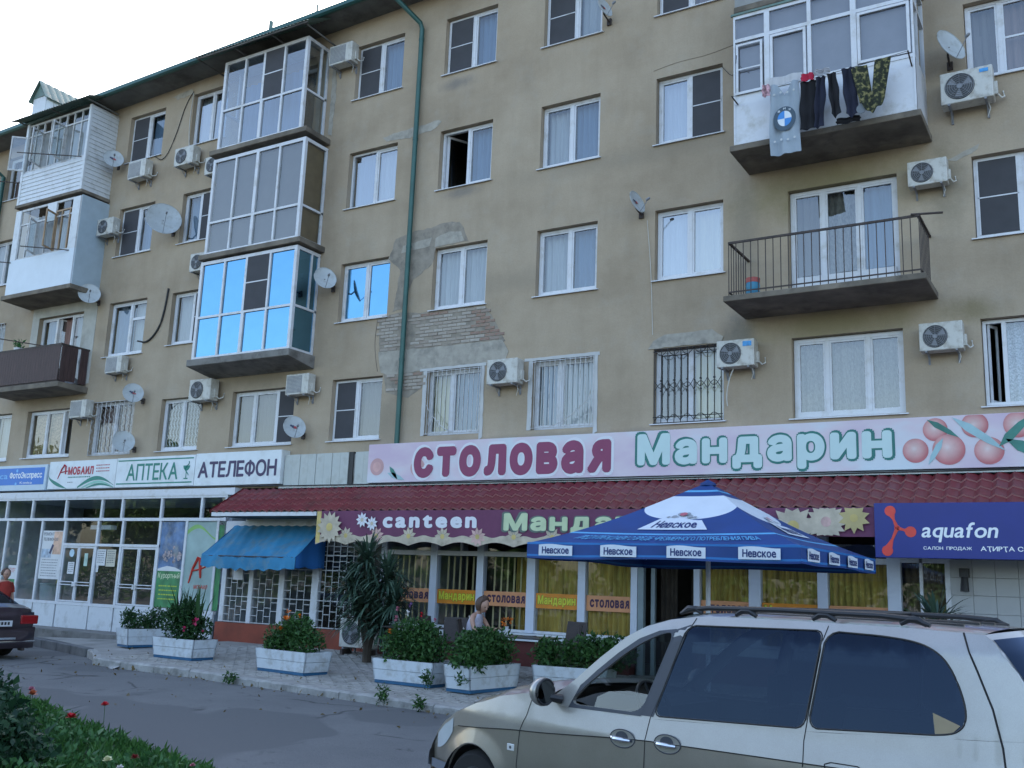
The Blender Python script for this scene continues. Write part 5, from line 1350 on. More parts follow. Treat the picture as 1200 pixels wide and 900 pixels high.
def daisy(cx, cz, r, m, mc, parent, y_, n=9, lo=None):
    q = MB()
    for k in range(n):
        a = 2 * pi * k / n + .3; d = Vector((cos(a), 0, sin(a))); s_ = Vector((-sin(a), 0, cos(a))); c = Vector((cx, y_ - .0005 * (k % 2), cz))
        ps = [c, c + d * r * .6 + s_ * r * .2, c + d * r, c + d * r * .6 - s_ * r * .2]
        if lo is not None: ps = [Vector((p.x, p.y, min(3.33, max(lo, p.z)))) for p in ps]
        q.add(ps, [(0, 1, 2, 3)])
    o = q.build('daisy_print', m, parent)
    q = MB(); q.disc((cx, y_ - .003, cz), (0, 1, 0), r * .26, 10); q.build('daisy_centre', mc, o)
for i in range(12):
    x = -15.42 + .86 * (i + .5) - .43
    if x < -5.3 and i > 0: daisy(x, 2.80, .20, PNK if i % 3 == 2 else CRM, GLD, BN, bny(x, 2.8) - .010)
daisy(-15.0, 2.98, .36, CRM, GLD, BN, yb - .05, 14, lo=2.62); daisy(-14.1, 3.14, .17, WHT, CRM, BN, yb - .035); daisy(-13.82, 3.06, .16, WHT, CRM, BN, yb - .038); 
daisy(-4.75, 3.02, .40, CRM, GLD, BN, yb - .05, 12, lo=2.87); daisy(-4.2, 3.10, .34, CRM, PNK, BN, yb - .054, 16, lo=2.87); daisy(-3.75, 3.16, .26, mat('yellow_petal_print', (.45, .36, .16), .6), GLD, BN, yb - .058, 10, lo=2.9)
q = MB(); q.box(-15.42, yb - .008, 2.64, -15.3, yb, 3.33); q.build('edge_print', GLD, BN)
wy = lambda p: (p[0], bny(p[0], p[2]) - .008 + (p[1] - yb), p[2])
lettering('lettering', 'canteen', -13.55, 2.97, -11.15, 3.24, yb, WHT, BN, .05, warp=wy, spacing=1.2)
lettering('lettering_outline', 'Мандарин', -10.55, 2.80, -6.75, 3.30, yb, mat('grey_green_print', (.10, .14, .12), .6), BN, .085, warp=lambda p: (p[0], bny(p[0], p[2]) - .012 + (p[1] - yb), p[2]), spacing=1.15)
lettering('lettering', 'Мандарин', -10.5, 2.84, -6.8, 3.27, yb, mat('pale_green_yellow_print', (.50, .58, .36), .6), BN, .05, warp=lambda p: (p[0], bny(p[0], p[2]) - .018 + (p[1] - yb), p[2]), spacing=1.15)
lettering('lettering', 'А', -5.55, 2.98, -5.2, 3.22, yb, WHT, BN, .05, warp=wy)

# aquafon sign and the white tiled wall
t = sign_box('blue_phone_sign', 'large royal blue sign with red dot emblem and white lettering at right', -3.43, 2.53, 2.8, 3.4, -1.3, .14, mat('royal_blue_panel', (.010, .022, .185), .45, var=.05))
yy = -1.446
AQR = mat('orange_red_print', (.62, .045, .03), .4)
q = MB()
for (cx, cz, r0) in ((-3.18, 3.27, .085), (-2.88, 2.94, .085), (-3.24, 2.64, .085), (-3.08, 3.0, .045)): q.disc((cx, yy, cz), (0, 1, 0), r0, 22)
for (cx, cz) in ((-3.18, 3.27), (-2.88, 2.94), (-3.24, 2.64)):
    a = Vector((cx, yy, cz)); b = Vector((-3.08, yy, 3.0)); d_ = b - a; nn = Vector((-d_.z, 0, d_.x)).normalized()
    q.add([a + nn * .07, a + d_ * .5 + nn * .018, b + nn * .03, b - nn * .03, a + d_ * .5 - nn * .018, a - nn * .07], [(0, 1, 2, 3, 4, 5)])
for i_, v_ in enumerate(q.v): q.v[i_] = (v_[0], v_[1] - .0002 * (i_ // 22), v_[2])
q.build('emblem', AQR, t)
lettering('lettering', 'aquafon', -2.72, 2.78, -1.62, 3.09, yy, LB, t, .016, shear=.18, spacing=.98)
lettering('lettering', 'САЛОН  ПРОДАЖ', -2.70, 2.655, -2.0, 2.715, yy, LB, t, .015); lettering('lettering', 'АҬИРҬА САЛОН', -1.88, 2.64, -.95, 2.725, yy, LB, t, .015)
t = thing('white_tiled_wall', (0, -.2, .2), 'white tiled shop wall below the blue sign', 'wall')
q = MB(); q.box(-2.5, -.18, .1, 3, -.1, 2.6); q.box(-2.5, -.17, 2.6, 3, -.1, 3.24); q.build('wall_core', CONCL, t)
TLW = mat('white_glazed_tile', (.40, .405, .41), .3, var=.05); r0 = None
for i in range(16):
    for j in range(8):
        xa = -2.5 + i * .34; za = .25 + j * .29
        q = MB(); c = .003
        if r0 is None:
            q.add([(0, 0, 0), (.338, 0, 0), (.338, 0, .288), (0, 0, .288), (c, -.012, c), (.338 - c, -.012, c), (.338 - c, -.012, .288 - c), (c, -.012, .288 - c)], [(4, 5, 6, 7), (0, 1, 5, 4), (1, 2, 6, 5), (2, 3, 7, 6), (3, 0, 4, 7)])
            r0 = q.build('wall_tile', TLW, t, rel=True); o = r0
        else: o = shared(r0, (0, 0, 0), 'wall_tile', parent=t)
        o.location = (xa, .015, za - .2)
t = thing('narrow_window', (-2.9, -.2, .9), 'narrow curtained window between the wide white column and tiled wall', 'window')
q = MB(); q.box(-3.28, -.2, .93, -2.5, -.12, 1.0); q.box(-3.28, -.2, 2.5, -2.5, -.12, 2.58); q.box(-2.58, -.202, 1.0, -2.5, -.118, 3.2); q.box(-2.98, -.2, 1.0, -2.93, -.12, 3.2); q.box(-3.28, -.203, 3.2, -2.5, -.12, 3.26); q.build('frame', PVC, t)
q = MB(); q.quad((-3.28, -.15, 1), (-2.55, -.15, 1), (-2.55, -.15, 3.2), (-3.28, -.15, 3.2)); q.build('pane', GLT, t)
curtain(t, -3.28, .9, -2.5, 3.2, .1, mat('beige_brown_curtain', (.20, .15, .09), .9, var=.3), 7)
q = MB(); q.box(-3.28, -.2, .1, -2.5, -.1, .93); q.build('plinth', PLN, t)
t = thing('wall_lamp', (-2.25, -.3, 2.2), 'small dark lamp fixed to the white wall under the blue sign', 'lamp')
q = MB(); q.box(-2.33, -.45, 2.28, -2.2, -.2, 2.42); q.tube([(-2.26, -.38, 2.3), (-2.26, -.42, 2.05)], [.05, .07], 8); q.build('lamp_housing', BLACK, t)

# ================================================================== AIR CONDITIONERS
def make_ac(loc, label, slatted=False):
    t = thing('air_conditioner', loc, label, 'air conditioner', 'air conditioner outdoor units on the facade')
    q = MB(); w_, h, d = .39, .55, .28
    q.box(-w_, -d - .1, 0, w_, -.1, h); q.build('casing', ACW, t, rel=True, bevel=.015)
    if slatted:
        q = MB(); q.box(-w_ + .04, -d - .106, .05, w_ - .22, -d - .1, h - .05); q.build('louvre_panel', GREYM, t, rel=True)
        q = MB()
        for i in range(12): q.box(-w_ + .05, -d - .112, .07 + i * .036, w_ - .23, -d - .106, .078 + i * .036)
        q.build('louvre', ACW, t, rel=True)
    else:
        c = (-.10, -d - .1, h / 2)
        q = MB(); q.lathe([(.0, .012), (.215, .012), (.225, .0)], c, (0, -1, 0), 28)
        q.build('fan_recess', ACD, t, rel=True)
        q = MB()
        for r in (.045, .08, .115, .15, .185, .215): q.tube([(c[0] + r * cos(a), c[1] - .02, c[2] + r * sin(a)) for a in [2 * pi * i / 22 for i in range(23)]], .0035, 4, cap=False)
        for k in range(8): a = pi * k / 4; q.tube([(c[0] + .03 * cos(a), c[1] - .018, c[2] + .03 * sin(a)), (c[0] + .22 * cos(a), c[1] - .018, c[2] + .22 * sin(a))], .003, 4)
        q.build('fan_grille', GREYM, t, rel=True)
        q = MB()
        for k in range(3):
            a = 2 * pi * k / 3 + .4
            q.add([(c[0] + .03 * cos(a), c[1] - .014, c[2] + .03 * sin(a)), (c[0] + .19 * cos(a - .3), c[1] - .013, c[2] + .19 * sin(a - .3)), (c[0] + .2 * cos(a + .35), c[1] - .015, c[2] + .2 * sin(a + .35))], [(0, 1, 2)])
        q.disc((c[0], c[1] - .016, c[2]), (0, -1, 0), .04, 12, thick=.004); q.build('fan_blades', GREYM, t, rel=True)
        q = MB(); q.box(w_ - .19, -d - .104, .04, w_ - .03, -d - .1, h - .04); q.build('front_panel', ACW, t, rel=True)
    for s_ in (-1, 1):
        q = MB(); x = s_ * .27; q.box(x - .018, -d - .12, -.035, x + .018, 0, 0); q.box(x - .018, -.03, -.20, x + .018, 0, -.035); q.tube([(x, -d * .6, -.035), (x, -.03, -.18)], .010, 5); q.build('bracket', GREYM, t, rel=True)
    q = MB(); q.box(w_, -d + .02, .08, w_ + .05, -.16, .3); q.build('valve_cover', ACW, t, rel=True)
    q = MB(); q.tube([(w_ + .03, -.2, .12), (w_ + .09, -.15, .05), (w_ + .13, -.06, .10), (w_ + .11, -.01, .22)], .014, 6); q.tube([(w_ - .1, -.2, 0), (w_ - .07, -.2, -.12), (w_ - .12, -.18, -.25)], .006, 5); q.build('pipe', TUBE_W, t, rel=True)
    return t
ACF = make_ac((-11.33, 0, 6.16), 'air conditioner with round fan between the two white-barred windows')
ACS = make_ac((-24.55, 0, 13.4), 'air conditioner under the top floor window beside the white sided balcony', True)
for loc, sc, lab, src in (
    ((-22.5, 0, 13.42), 1.0, 'air conditioner on the top floor left of the highest glass bay', ACF),
    ((-16.75, 0, 15.15), 1.0, 'air conditioner under the eave at the right end of the highest glass bay', ACS),
    ((-21.2, 0, 12.92), .95, 'air conditioner half hidden by the middle glass bay', ACF),
    ((-25.75, 0, 11.8), .95, 'air conditioner right of the pale blue balcony box', ACF),
    ((-21.4, 0, 10.08), .95, 'air conditioner just above left corner of the blue glass bay', ACF),
    ((-24.6, 0, 7.44), .9, 'air conditioner below the window right of the brown balcony', ACS),
    ((-20.8, 0, 6.38), 1.05, 'air conditioner under the left end of the blue glass bay', ACF),
    ((-17.35, 0, 6.32), .95, 'air conditioner under the right end of the blue glass bay', ACS),
    ((-25.95, 0, 6.2), .95, 'air conditioner below the brown balcony, right of an open window', ACS),
    ((-6.1, 0, 6.12), .95, 'air conditioner with blue sticker overlapping the black grille window', ACF),
    ((-2.45, 0, 6.12), .9, 'air conditioner level with the lace curtained triple window, right side', ACF),
    ((-2.55, 0, 9.18), .85, 'air conditioner above the right end of the iron railed balcony', ACF),
    ((-1.82, 0, 10.58), 1.1, 'largest air conditioner, by the satellite dish right of the laundry balcony', ACF)):
    copy_tree(src, loc, label=lab, scale=(sc, sc, sc))
for o in list(bpy.data.objects):
    if o.get('label', '').startswith('air conditioner with blue sticker'):
        q = MB(); q.box(.16, -.392, .40, .34, -.386, .50); q.build('sticker', mat('blue_sticker', (.04, .28, .62), .4, var=.3, scale=20), o, rel=True)
    if o.get('label', '').startswith('largest air'):
        q = MB(); q.box(.2, -.392, .44, .33, -.386, .5); q.build('sticker', bpy.data.materials['blue_sticker'], o, rel=True)
ACG = copy_tree(ACF, (-14.4, -.62, .42), label='ground level air conditioner behind the spiky shrub', scale=(1.1, 1.1, 1.1))
ACG['group'] = 'air conditioner at pavement level'
for s_ in (-1, 1):
    q = MB(); q.box(s_ * .3 - .03, -.4, -.16, s_ * .3 + .03, -.1, -.04); q.build('foot', IRON, ACG, rel=True)

# ================================================================== SATELLITE DISHES
def make_dish(loc, label, r=.3, az=0.0, logo=True, arm=.28):
    t = thing('satellite_dish', loc, label, 'satellite dish', 'satellite dishes on the facade')
    nrm = Vector((.80, -.50, .30)).normalized(); nrm.rotate(Matrix.Rotation(az, 3, 'Z'))
    ref = Vector((0, 0, 1)); a = nrm.cross(ref).normalized(); b = a.cross(nrm)
    def P(rr, an, dz): return a * (rr * cos(an) * .95) + b * (rr * sin(an)) + nrm * dz
    q = MB(); n = 28; prof = [(0, -.2), (.3, -.18), (.6, -.12), (.85, -.05), (1, 0)]
    vs = [P(p * r, 2 * pi * k / n, z * r) for p, z in prof for k in range(n)]
    q.add(vs, [(i * n + k, i * n + (k + 1) % n, (i + 1) * n + (k + 1) % n, (i + 1) * n + k) for i in range(4) for k in range(n)])
    vs = [P(p * r, 2 * pi * k / n, z * r - .012) for p, z in prof for k in range(n)]
    q.add(vs, [(i * n + k, i * n + (k + 1) % n, (i + 1) * n + (k + 1) % n, (i + 1) * n + k) for i in range(4) for k in range(n)])
    q.tube([P(r, 2 * pi * k / n, 0) for k in range(n + 1)], .008, 5, cap=False)
    q.build('reflector', DISH, t, smooth=True, rel=True)
    q = MB(); tip = nrm * r * 1.05 - b * r * .35
    q.tube([-b * r * .98, tip], .008, 5); q.lathe([(.0, -.05), (.028, -.05), (.03, .0), (.02, .04), (.0, .04)], tip, nrm, 10); q.build('receiver_arm', GREYM, t, rel=True)
    q = MB(); back = -nrm * r * .2; wallp = Vector((back.x - .04, arm, -r * .55))
    q.tube([back, Vector((back.x - .03, min(arm, back.y + .1), -r * .4)), wallp], .02, 6); q.box(wallp.x - .05, arm - .02, wallp.z - .08, wallp.x + .05, arm + .015, wallp.z + .08); q.build('mount', IRON, t, rel=True)
    if logo:
        q = MB(); 
        c = P(.12 * r, .6, -.155 * r)
        for k, (dx, dz, rr) in enumerate(((-.16, .1, .1), (.0, .03, .13), (.17, -.03, .12), (.30, -.09, .07))): q.disc(c + a * -dx * r + b * dz * r + nrm * (.004 + .001 * k), nrm, rr * r, 8, k=(1 if k > 1 else 0))
        q.build('logo_print', [mat('navy_blot', (.04, .05, .10), .5) if 'navy_blot' not in bpy.data.materials else bpy.data.materials['navy_blot'], mat('red_blot', (.35, .04, .05), .5) if 'red_blot' not in bpy.data.materials else bpy.data.materials['red_blot']], t, rel=True)
    return t
make_dish((-25.65, -.42, 14.22), 'satellite dish beside the white sided top floor balcony', .31)
make_dish((-22.9, -.5, 11.8), 'largest satellite dish, plain face, between two windows near the left', .52, logo=False, arm=.48)
make_dish((-25.95, -.45, 9.95), 'satellite dish at the lower corner of the pale blue balcony box', .33, logo=False, arm=.42)
make_dish((-29.9, -1.3, 9.5), 'satellite dish at the left edge above the brown balcony', .33, arm=.3)
make_dish((-16.6, -.45, 9.22), 'satellite dish right of the blue glass bay', .30, logo=False, arm=.42)
make_dish((-23.42, -.45, 6.75), 'satellite dish above the right corner of the lattice covered window', .29, arm=.42)
make_dish((-23.55, -.48, 5.38), 'satellite dish covering the lower right corner of the lattice window', .31, logo=False, arm=.45)
make_dish((-17.22, -.45, 5.48), 'satellite dish just above the sign with dark purple block letters', .29, arm=.42)
make_dish((-8.15, -.42, 9.78), 'satellite dish left of the window with a painted cream reflection', .25, az=.35, arm=.4)
make_dish((-9.0, -.42, 14.5), 'satellite dish at the top edge of the photo by a top floor window', .24, az=.3, arm=.4)
make_dish((-2.02, -.5, 11.68), 'satellite dish turned sideways above the largest air conditioner', .33, az=-.05, logo=False, arm=.45)

# ================================================================== LAUNDRY
ln = MB(); ln.tube([(-5.75 + 3.15 * t / 12, -1.49, 11.08 - .05 * sin(pi * t / 12) + .12 * t / 12) for t in range(13)], .005, 5)
tag(ln.build('washing_line', CABLE), 'thin washing line strung in front of the glazed balcony', 'washing line')
q = MB()
for x in (-5.75, -2.6): q.tube([(x, -1.1, 11.08), (x, -1.5, 11.08 if x < -4 else 11.2)], .014, 5)
q.build('line_arm', IRON, J4)
def cloth(name, label, pts_fn, m, cat, nu=10, nv=16, thick=.012, extra=None):
    f0_ = pts_fn; pts_fn = lambda u, v: (lambda p: (p[0] * 1.03, p[1] + .5, p[2] * 1.03 - .0555))(f0_(u, v))
    q = MB(); q.grid(pts_fn, nu, nv); q.grid(lambda u, v: (pts_fn(u, v)[0], pts_fn(u, v)[1] + thick, pts_fn(u, v)[2]), nu, nv)
    o = q.build(name, m, None, smooth=True); return tag(o, label, cat, 'washing on the balcony line')
GREYC = mat('light_grey_jersey', (.30, .35, .40), .9, var=.06)
def shirt(u, v):
    x0, x1 = (-4.86, -4.36); w_ = 1 + .06 * v; xc = (x0 + x1) / 2; zt = 10.83 - (.22 * max(0, 1 - abs(u - .5) / .28) ** 1.2) * (1 - v)
    return (xc + (u - .5) * (x1 - x0) * w_ + .01 * sin(v * 7), -2.02 - .03 * sin(u * 9 + v * 3) - .02 * sin(u * 17), zt + (9.47 + .05 * abs(u - .4) - zt) * v)
sh = cloth('shirt', 'light grey sleeveless jersey with a round blue and white emblem on the washing line', shirt, GREYC, 'shirt', 16, 24)
def on_shirt(cx, cz, pts, dy=.0): return [((cx + a) * 1.03, -1.562 - dy, (cz + b) * 1.03 - .0555) for a, b in pts]
rn = [(.20 * cos(a), .23 * sin(a)) for a in [2 * pi * k / 32 for k in range(32)]]
cx, cz = -4.60, 10.13
q = MB(); q.add(on_shirt(cx, cz, rn), [tuple(range(32))]); q.build('emblem', mat('dark_emblem_print', (.05, .08, .11), .7), sh)
q = MB(); 
for k in range(4):
    arc = [(.125 * cos(a), .145 * sin(a)) for a in [pi / 2 * k + pi / 2 * j / 8 for j in range(9)]]
    q.add(on_shirt(cx, cz, [(0, 0)] + arc, .002 + .0003 * k), [tuple(range(10))], k=k % 2)
q.build('emblem_quarter', [mat('white_emblem_print', (.62, .66, .70), .7), mat('blue_emblem_print', (.05, .22, .55), .7)], sh)
for ch, an in (('B', 2.2), ('M', 1.57), ('W', .95)):
    x, z = (cx + .163 * cos(an)) * 1.03, (cz + .188 * sin(an)) * 1.03 - .0555; lettering('lettering', ch, x - .022, z - .02, x + .022, z + .02, -1.567, bpy.data.materials['white_emblem_print'], sh, .02)
for zz in (10.62, 9.72):
    q = MB()
    for k in range(4): q.disc((-4.92 + .12 * k, -1.575, zz * 1.03 - .0555 + .02 * (k % 2)), (0, 1, 0), .022, 8)
    q.build('print_marks', mat('pale_mark_print', (.5, .52, .52), .7) if 'pale_mark_print' not in bpy.data.materials else bpy.data.materials['pale_mark_print'], sh)
NAVYC = mat('navy_cloth', (.012, .014, .03), .95, var=.3); BLKC = mat('black_cloth', (.008, .008, .011), .95, var=.3)
def trousers(x0, x1, zt, zb, lean=0.0, curl=0.0, y0=-2.0):
    return lambda u, v: (x0 + (x1 - x0) * u + lean * v + .012 * sin(v * 9 + u * 4), y0 - .025 * sin(u * 11) - .01 * sin(v * 13), zt + (zb + curl * abs(u - .5) - zt) * v)
cloth('trousers', 'black trousers hanging beside the grey jersey', trousers(-4.33, -4.05, 10.78, 9.86, -.02, .05), BLKC, 'trousers')
cloth('trousers', 'dark navy trouser legs, third piece hanging from the left', trousers(-4.05, -3.88, 10.80, 9.84, -.06, .08, -2.02), NAVYC, 'trousers')
cloth('trousers', 'black trousers with a gathered hem in the middle of the washing line', trousers(-3.86, -3.70, 10.82, 9.96, .06, .2, -2.03), BLKC, 'trousers')
cloth('trousers', 'navy tracksuit bottoms with a grey patch beside the camouflage trousers', trousers(-3.62, -3.40, 10.86, 9.92, .06, .2), NAVYC, 'trousers')
q = MB(); q.disc((-3.40, -1.53, 10.28), (0, 1, .1), .085, 12, thick=.01); tag(q.build('sock', mat('grey_sock', (.16, .18, .20), .9)), 'small grey sock at the foot of the navy tracksuit bottoms', 'sock')
cloth('dark_shorts', 'black shorts hanging low under the trouser hems', trousers(-3.75, -3.35, 10.0, 9.88, 0, .02, -1.9), BLKC, 'shorts')
cloth('red_cloth', 'small bright red cloth pegged between the jersey and the trousers', trousers(-4.30, -4.08, 10.90, 10.76, 0, .0, -2.06), mat('crimson_cloth', (.42, .015, .05), .9), 'cloth', 6, 4)
cloth('striped_cloth', 'black and white striped cloth folded over the line', trousers(-4.07, -3.80, 10.92, 10.80, 0, 0, -2.07), mat('striped_cloth', (.3, .3, .32), .9, var=.9, scale=10, stretch=(.2, 1, 8)), 'cloth', 6, 4)
cloth('patterned_cloth', 'pink and white scrap of cloth left of the grey jersey', trousers(-5.0, -4.86, 10.86, 10.62, 0, .05, -2.06), mat('pink_white_cloth', (.42, .25, .28), .9, var=.7, scale=16), 'cloth', 6, 4)
cloth('white_cloth', 'white cloth folded over the line behind the grey jersey', trousers(-4.9, -4.3, 11.0, 10.84, 0, 0, -1.98), CURT, 'cloth', 8, 4)
CAMO = camo_mat()
def camo(u, v):      # both legs pegged up, seat hanging low
    mid = max(0, 1 - abs(u - .50) / .10)
    zt = 10.80 + .10 * u - (.55 * mid); zb = 9.93 + .55 * abs(u - .5) ** 1.4 + .02 * sin(u * 20)
    return (-3.12 + (u - .5) * .66 * (1 - .40 * v), -2.03 - .03 * sin(u * 12), zt + (zb - zt) * v)
cloth('camouflage_trousers', 'green camouflage trousers pegged by both legs at the right of the line', camo, CAMO, 'trousers', 48, 14)

# balcony odds
BKT = thing('blue_container', (-5.55, -.95, 7.27), 'blue plastic container with a red lid on the iron railed balcony', 'container')
q = MB(); q.lathe([(.0, 0), (.12, 0), (.13, .1), (.11, .12), (.13, .2), (.12, .26), (.0, .27)], (-5.55, -.95, 7.27), (0, 0, 1), 14); q.build('container_body', BLUEC, BKT, smooth=True)
q = MB(); q.lathe([(.125, 0), (.13, .09), (.0, .1)], (-5.55, -.95, 7.53), (0, 0, 1), 14); q.build('lid', mat('faded_red_plastic', (.40, .08, .07), .5), BKT)
FP = thing('flower_pot', (-28.9, -.6, 8.0), 'small white pot with a plant on the brown balcony', 'flower pot')
q = MB(); q.lathe([(0, .3), (.1, .3), (.14, .5)], (-28.9, -.6, 8.0), (0, 0, 1), 10); q.build('pot', PVC, FP)
leaves('plant', blob_points(60, [(-28.9, -.6, 8.6, .14, .14, .12)]), .1, leafmat('pot_plant_leaf', (.03, .12, .03), (.06, .2, .06)), FP)

# ================================================================== PLANTERS
LEAF = leafmat('shrub_leaf', (.016, .058, .014), (.065, .155, .04))
LEAFD = leafmat('dark_shrub_leaf', (.010, .038, .013), (.04, .105, .03))
PW = mat('chipped_white_planter_paint', (.56, .60, .63), .6, var=.06, dirt=(.35, .35, .33), dscale=5, bump=.15, bscale=25)
PB = mat('blue_skirting_paint', (.02, .10, .20), .6, var=.2); SOIL = mat('soil', (.03, .022, .015), .95)
def planter(x, y_, rz, L, D, H, label, bush, n, leaf=LEAF, size=.075, flowers=(), spikes=0):
    t = thing('planter', (x, y_, walk_z(y_)), label, 'planter', 'white plank planters along the kerb', rz)
    def ring(k, z): return [(-L / 2 * k, -D / 2 * k, z), (L / 2 * k, -D / 2 * k, z), (L / 2 * k, D / 2 * k, z), (-L / 2 * k, D / 2 * k, z)]
    q = MB(); a = ring(.90, 0); b = ring(.90, .055); q.add(a + b, [(0, 1, 5, 4), (1, 2, 6, 5), (2, 3, 7, 6), (3, 0, 4, 7)]); q.build('skirting', PB, t, rel=True)
    kb, kt = .92, 1.0
    for s_ in range(4):
        for r_i in range(2):
            za = .05 + (H - .05) * r_i / 2 + .003; zb = .05 + (H - .05) * (r_i + 1) / 2 - .003
            ka = kb + (kt - kb) * (za - .05) / (H - .05); kc = kb + (kt - kb) * (zb - .05) / (H - .05)
            A = ring(ka, za); Bq = ring(kc, zb); p0, p1, p2, p3 = Vector(A[s_]), Vector(A[(s_ + 1) % 4]), Vector(Bq[(s_ + 1) % 4]), Vector(Bq[s_])
            c = (p0 + p1 + p2 + p3) / 4; inn = Vector((-c.x, -c.y, 0)); inn = Vector((0, inn.y, 0)) if s_ in (0, 2) else Vector((inn.x, 0, 0)); inn = inn.normalized() * .025
            q = MB(); q.add([p0, p1, p2, p3, p0 + inn, p1 + inn, p2 + inn, p3 + inn], [(0, 1, 2, 3), (4, 5, 6, 7), (0, 1, 5, 4), (1, 2, 6, 5), (2, 3, 7, 6), (3, 0, 4, 7)]); q.build('plank', PW, t, rel=True)
    q = MB(); r0 = ring(.93, H - .05); q.add(r0, [(0, 1, 2, 3)]); q.build('soil', SOIL, t, rel=True)
    # the shrub in it is a thing of its own
    s = thing('shrub', (x, y_, walk_z(y_) + H - .05), bush[0], 'shrub', 'shrubs in the planters', rz)
    blobs = bush[1]
    leaves('foliage', np.concatenate([blob_points(int(n * 1.3), blobs, .35), blob_points(int(n * .5), [(b[0] + random.uniform(-.25, .25), b[1] + random.uniform(-.15, .15), b[2] + random.uniform(-.1, .12), b[3] * .45, b[4] * .45, b[5] * .5) for b in blobs for _ in (0, 1)], .1)]), size * .85, leaf, s, rel=True, aspect=.5)
    q = MB(); 
    for k in range(16):
        b_ = blobs[k % len(blobs)]; q.tube([(random.uniform(-L * .3, L * .3), random.uniform(-D * .2, D * .2), 0), (b_[0] + random.uniform(-.5, .5) * b_[3], b_[1] + random.uniform(-.5, .5) * b_[4], b_[2] + random.uniform(-.3, .6) * b_[5])], [.012, .005], 4)
    q.build('stem', mat('green_stem', (.05, .09, .03), .8) if 'green_stem' not in bpy.data.materials else bpy.data.materials['green_stem'], s, rel=True)
    if spikes:
        pts = []; q = MB()
        for k in range(spikes):
            a = random.random() * 6.28; r_ = random.uniform(.1, .45); h = random.uniform(.5, .85); x0 = random.uniform(-.3, .45); 
            p0 = Vector((x0, random.uniform(-.1, .1), .3)); tip = p0 + Vector((r_ * cos(a) * 1.3, r_ * sin(a), h)); mid = (p0 + tip) / 2 + Vector((0, 0, .1)); sd = Vector((-sin(a), cos(a), 0)) * .02
            q.add([p0 - sd, mid - sd, tip, mid + sd, p0 + sd], [(0, 1, 3, 4), (1, 2, 3)])
        q.build('lily_blade', leaf, s, rel=True)
    for (fx, fy, fz, r0, fm) in flowers:
        q = MB()
        for k in range(14):
            d = Vector((random.gauss(0, 1), random.gauss(0, 1), random.gauss(0, 1) + .3)).normalized(); e = d.cross(Vector((0, .3, 1))).normalized() * r0 * .35; c = Vector((fx, fy, fz)); q.add([c, c + d * r0 * .7 + e, c + d * r0, c + d * r0 * .7 - e], [(0, 1, 2, 3)])
        q.build('flower', fm, s, rel=True)
    return t
ORF = mat('orange_petals', (.65, .16, .01), .6); PKF = mat('magenta_petals', (.50, .03, .12), .6); WHF = mat('white_petals', (.65, .62, .60), .6); RDF = mat('red_petals', (.48, .008, .02), .6); PPF = mat('pink_petals', (.50, .18, .24), .6); YLF = mat('pale_yellow_petals', (.62, .60, .35), .6)
planter(-19.0, -2.75, radians(78), 1.2, .55, .40, 'farthest white planter, at the left by the glazed shop', ('low leafy shrub in the farthest planter by the glazed shop', [(-.2, 0, .15, .45, .3, .25), (.2, .05, .25, .4, .3, .28), (-.45, 0, .3, .2, .2, .2)]), 900, LEAFD)
planter(-16.38, -3.95, radians(-2), 1.28, .60, .40, 'white planter with lilies and one magenta flower in front of the poster window', ('tall shrub with long blades and a magenta flower in the second planter from the left', [(-.25, 0, .3, .42, .32, .35), (.25, 0, .25, .42, .32, .32), (.0, 0, .55, .3, .28, .3)]), 1800, LEAFD, .075,
        [(.52, -.2, .40, .09, PKF), (.3, -.3, .25, .06, PKF), (.62, -.1, .2, .05, PKF)], 34)
planter(-13.1, -4.3, radians(-7), 1.42, .62, .40, 'white planter with orange flowers in front of the rust red plinth', ('leafy shrub with orange flowers, third planter from the left', [(-.3, 0, .25, .42, .32, .30), (.3, 0, .22, .42, .32, .28), (.1, 0, .45, .34, .28, .25), (-.45, 0, .12, .25, .25, .2)]), 1900, LEAF, .075,
        [(-.05, -.15, .72, .07, ORF), (.02, -.25, .58, .09, ORF), (-.12, -.25, .42, .07, ORF), (.2, -.1, .66, .05, ORF), (-.2, 0, .6, .05, ORF)])
planter(-10.45, -4.22, radians(-2), 1.32, .60, .40, 'white planter left of the pair beside the kerb weeds, pink flowers above', ('dense green shrub with pink and white flowers, in the left one of the middle pair', [(-.28, 0, .25, .44, .34, .33), (.28, 0, .28, .44, .34, .36), (0, 0, .5, .42, .3, .26)]), 2400, LEAF, .075,
        [(-.35, -.1, .72, .06, PPF), (-.1, -.1, .82, .06, WHF), (-.42, 0, .88, .05, PPF), (-.2, .1, .95, .05, mat('violet_petals', (.22, .10, .30), .6)), (.05, .1, .80, .05, RDF), (-.38, -.2, .50, .06, ORF), (.3, .15, .72, .04, PKF)])
planter(-9.12, -4.1, radians(84), 1.35, .55, .42, 'white planter standing end-on with a bright blue foot', ('bright green rounded shrub in the end-on planter beside the seated woman', [(-.28, 0, .24, .42, .42, .34), (.28, 0, .26, .42, .42, .34), (0, 0, .38, .45, .36, .27), (-.5, -.15, .12, .2, .25, .2)]), 2900, LEAF, .075,
        [(-.1, .25, .78, .03, WHF), (-.3, .2, .6, .025, WHF)])
planter(-7.9, -3.2, radians(10), 1.3, .6, .40, 'white planter mostly hidden behind the silver minivan', ('spreading green shrub rising behind the minivan bonnet', [(-.35, 0, .22, .42, .36, .28), (.3, 0, .28, .45, .36, .32), (.7, 0, .3, .3, .3, .3)]), 1800, LEAF, .08)
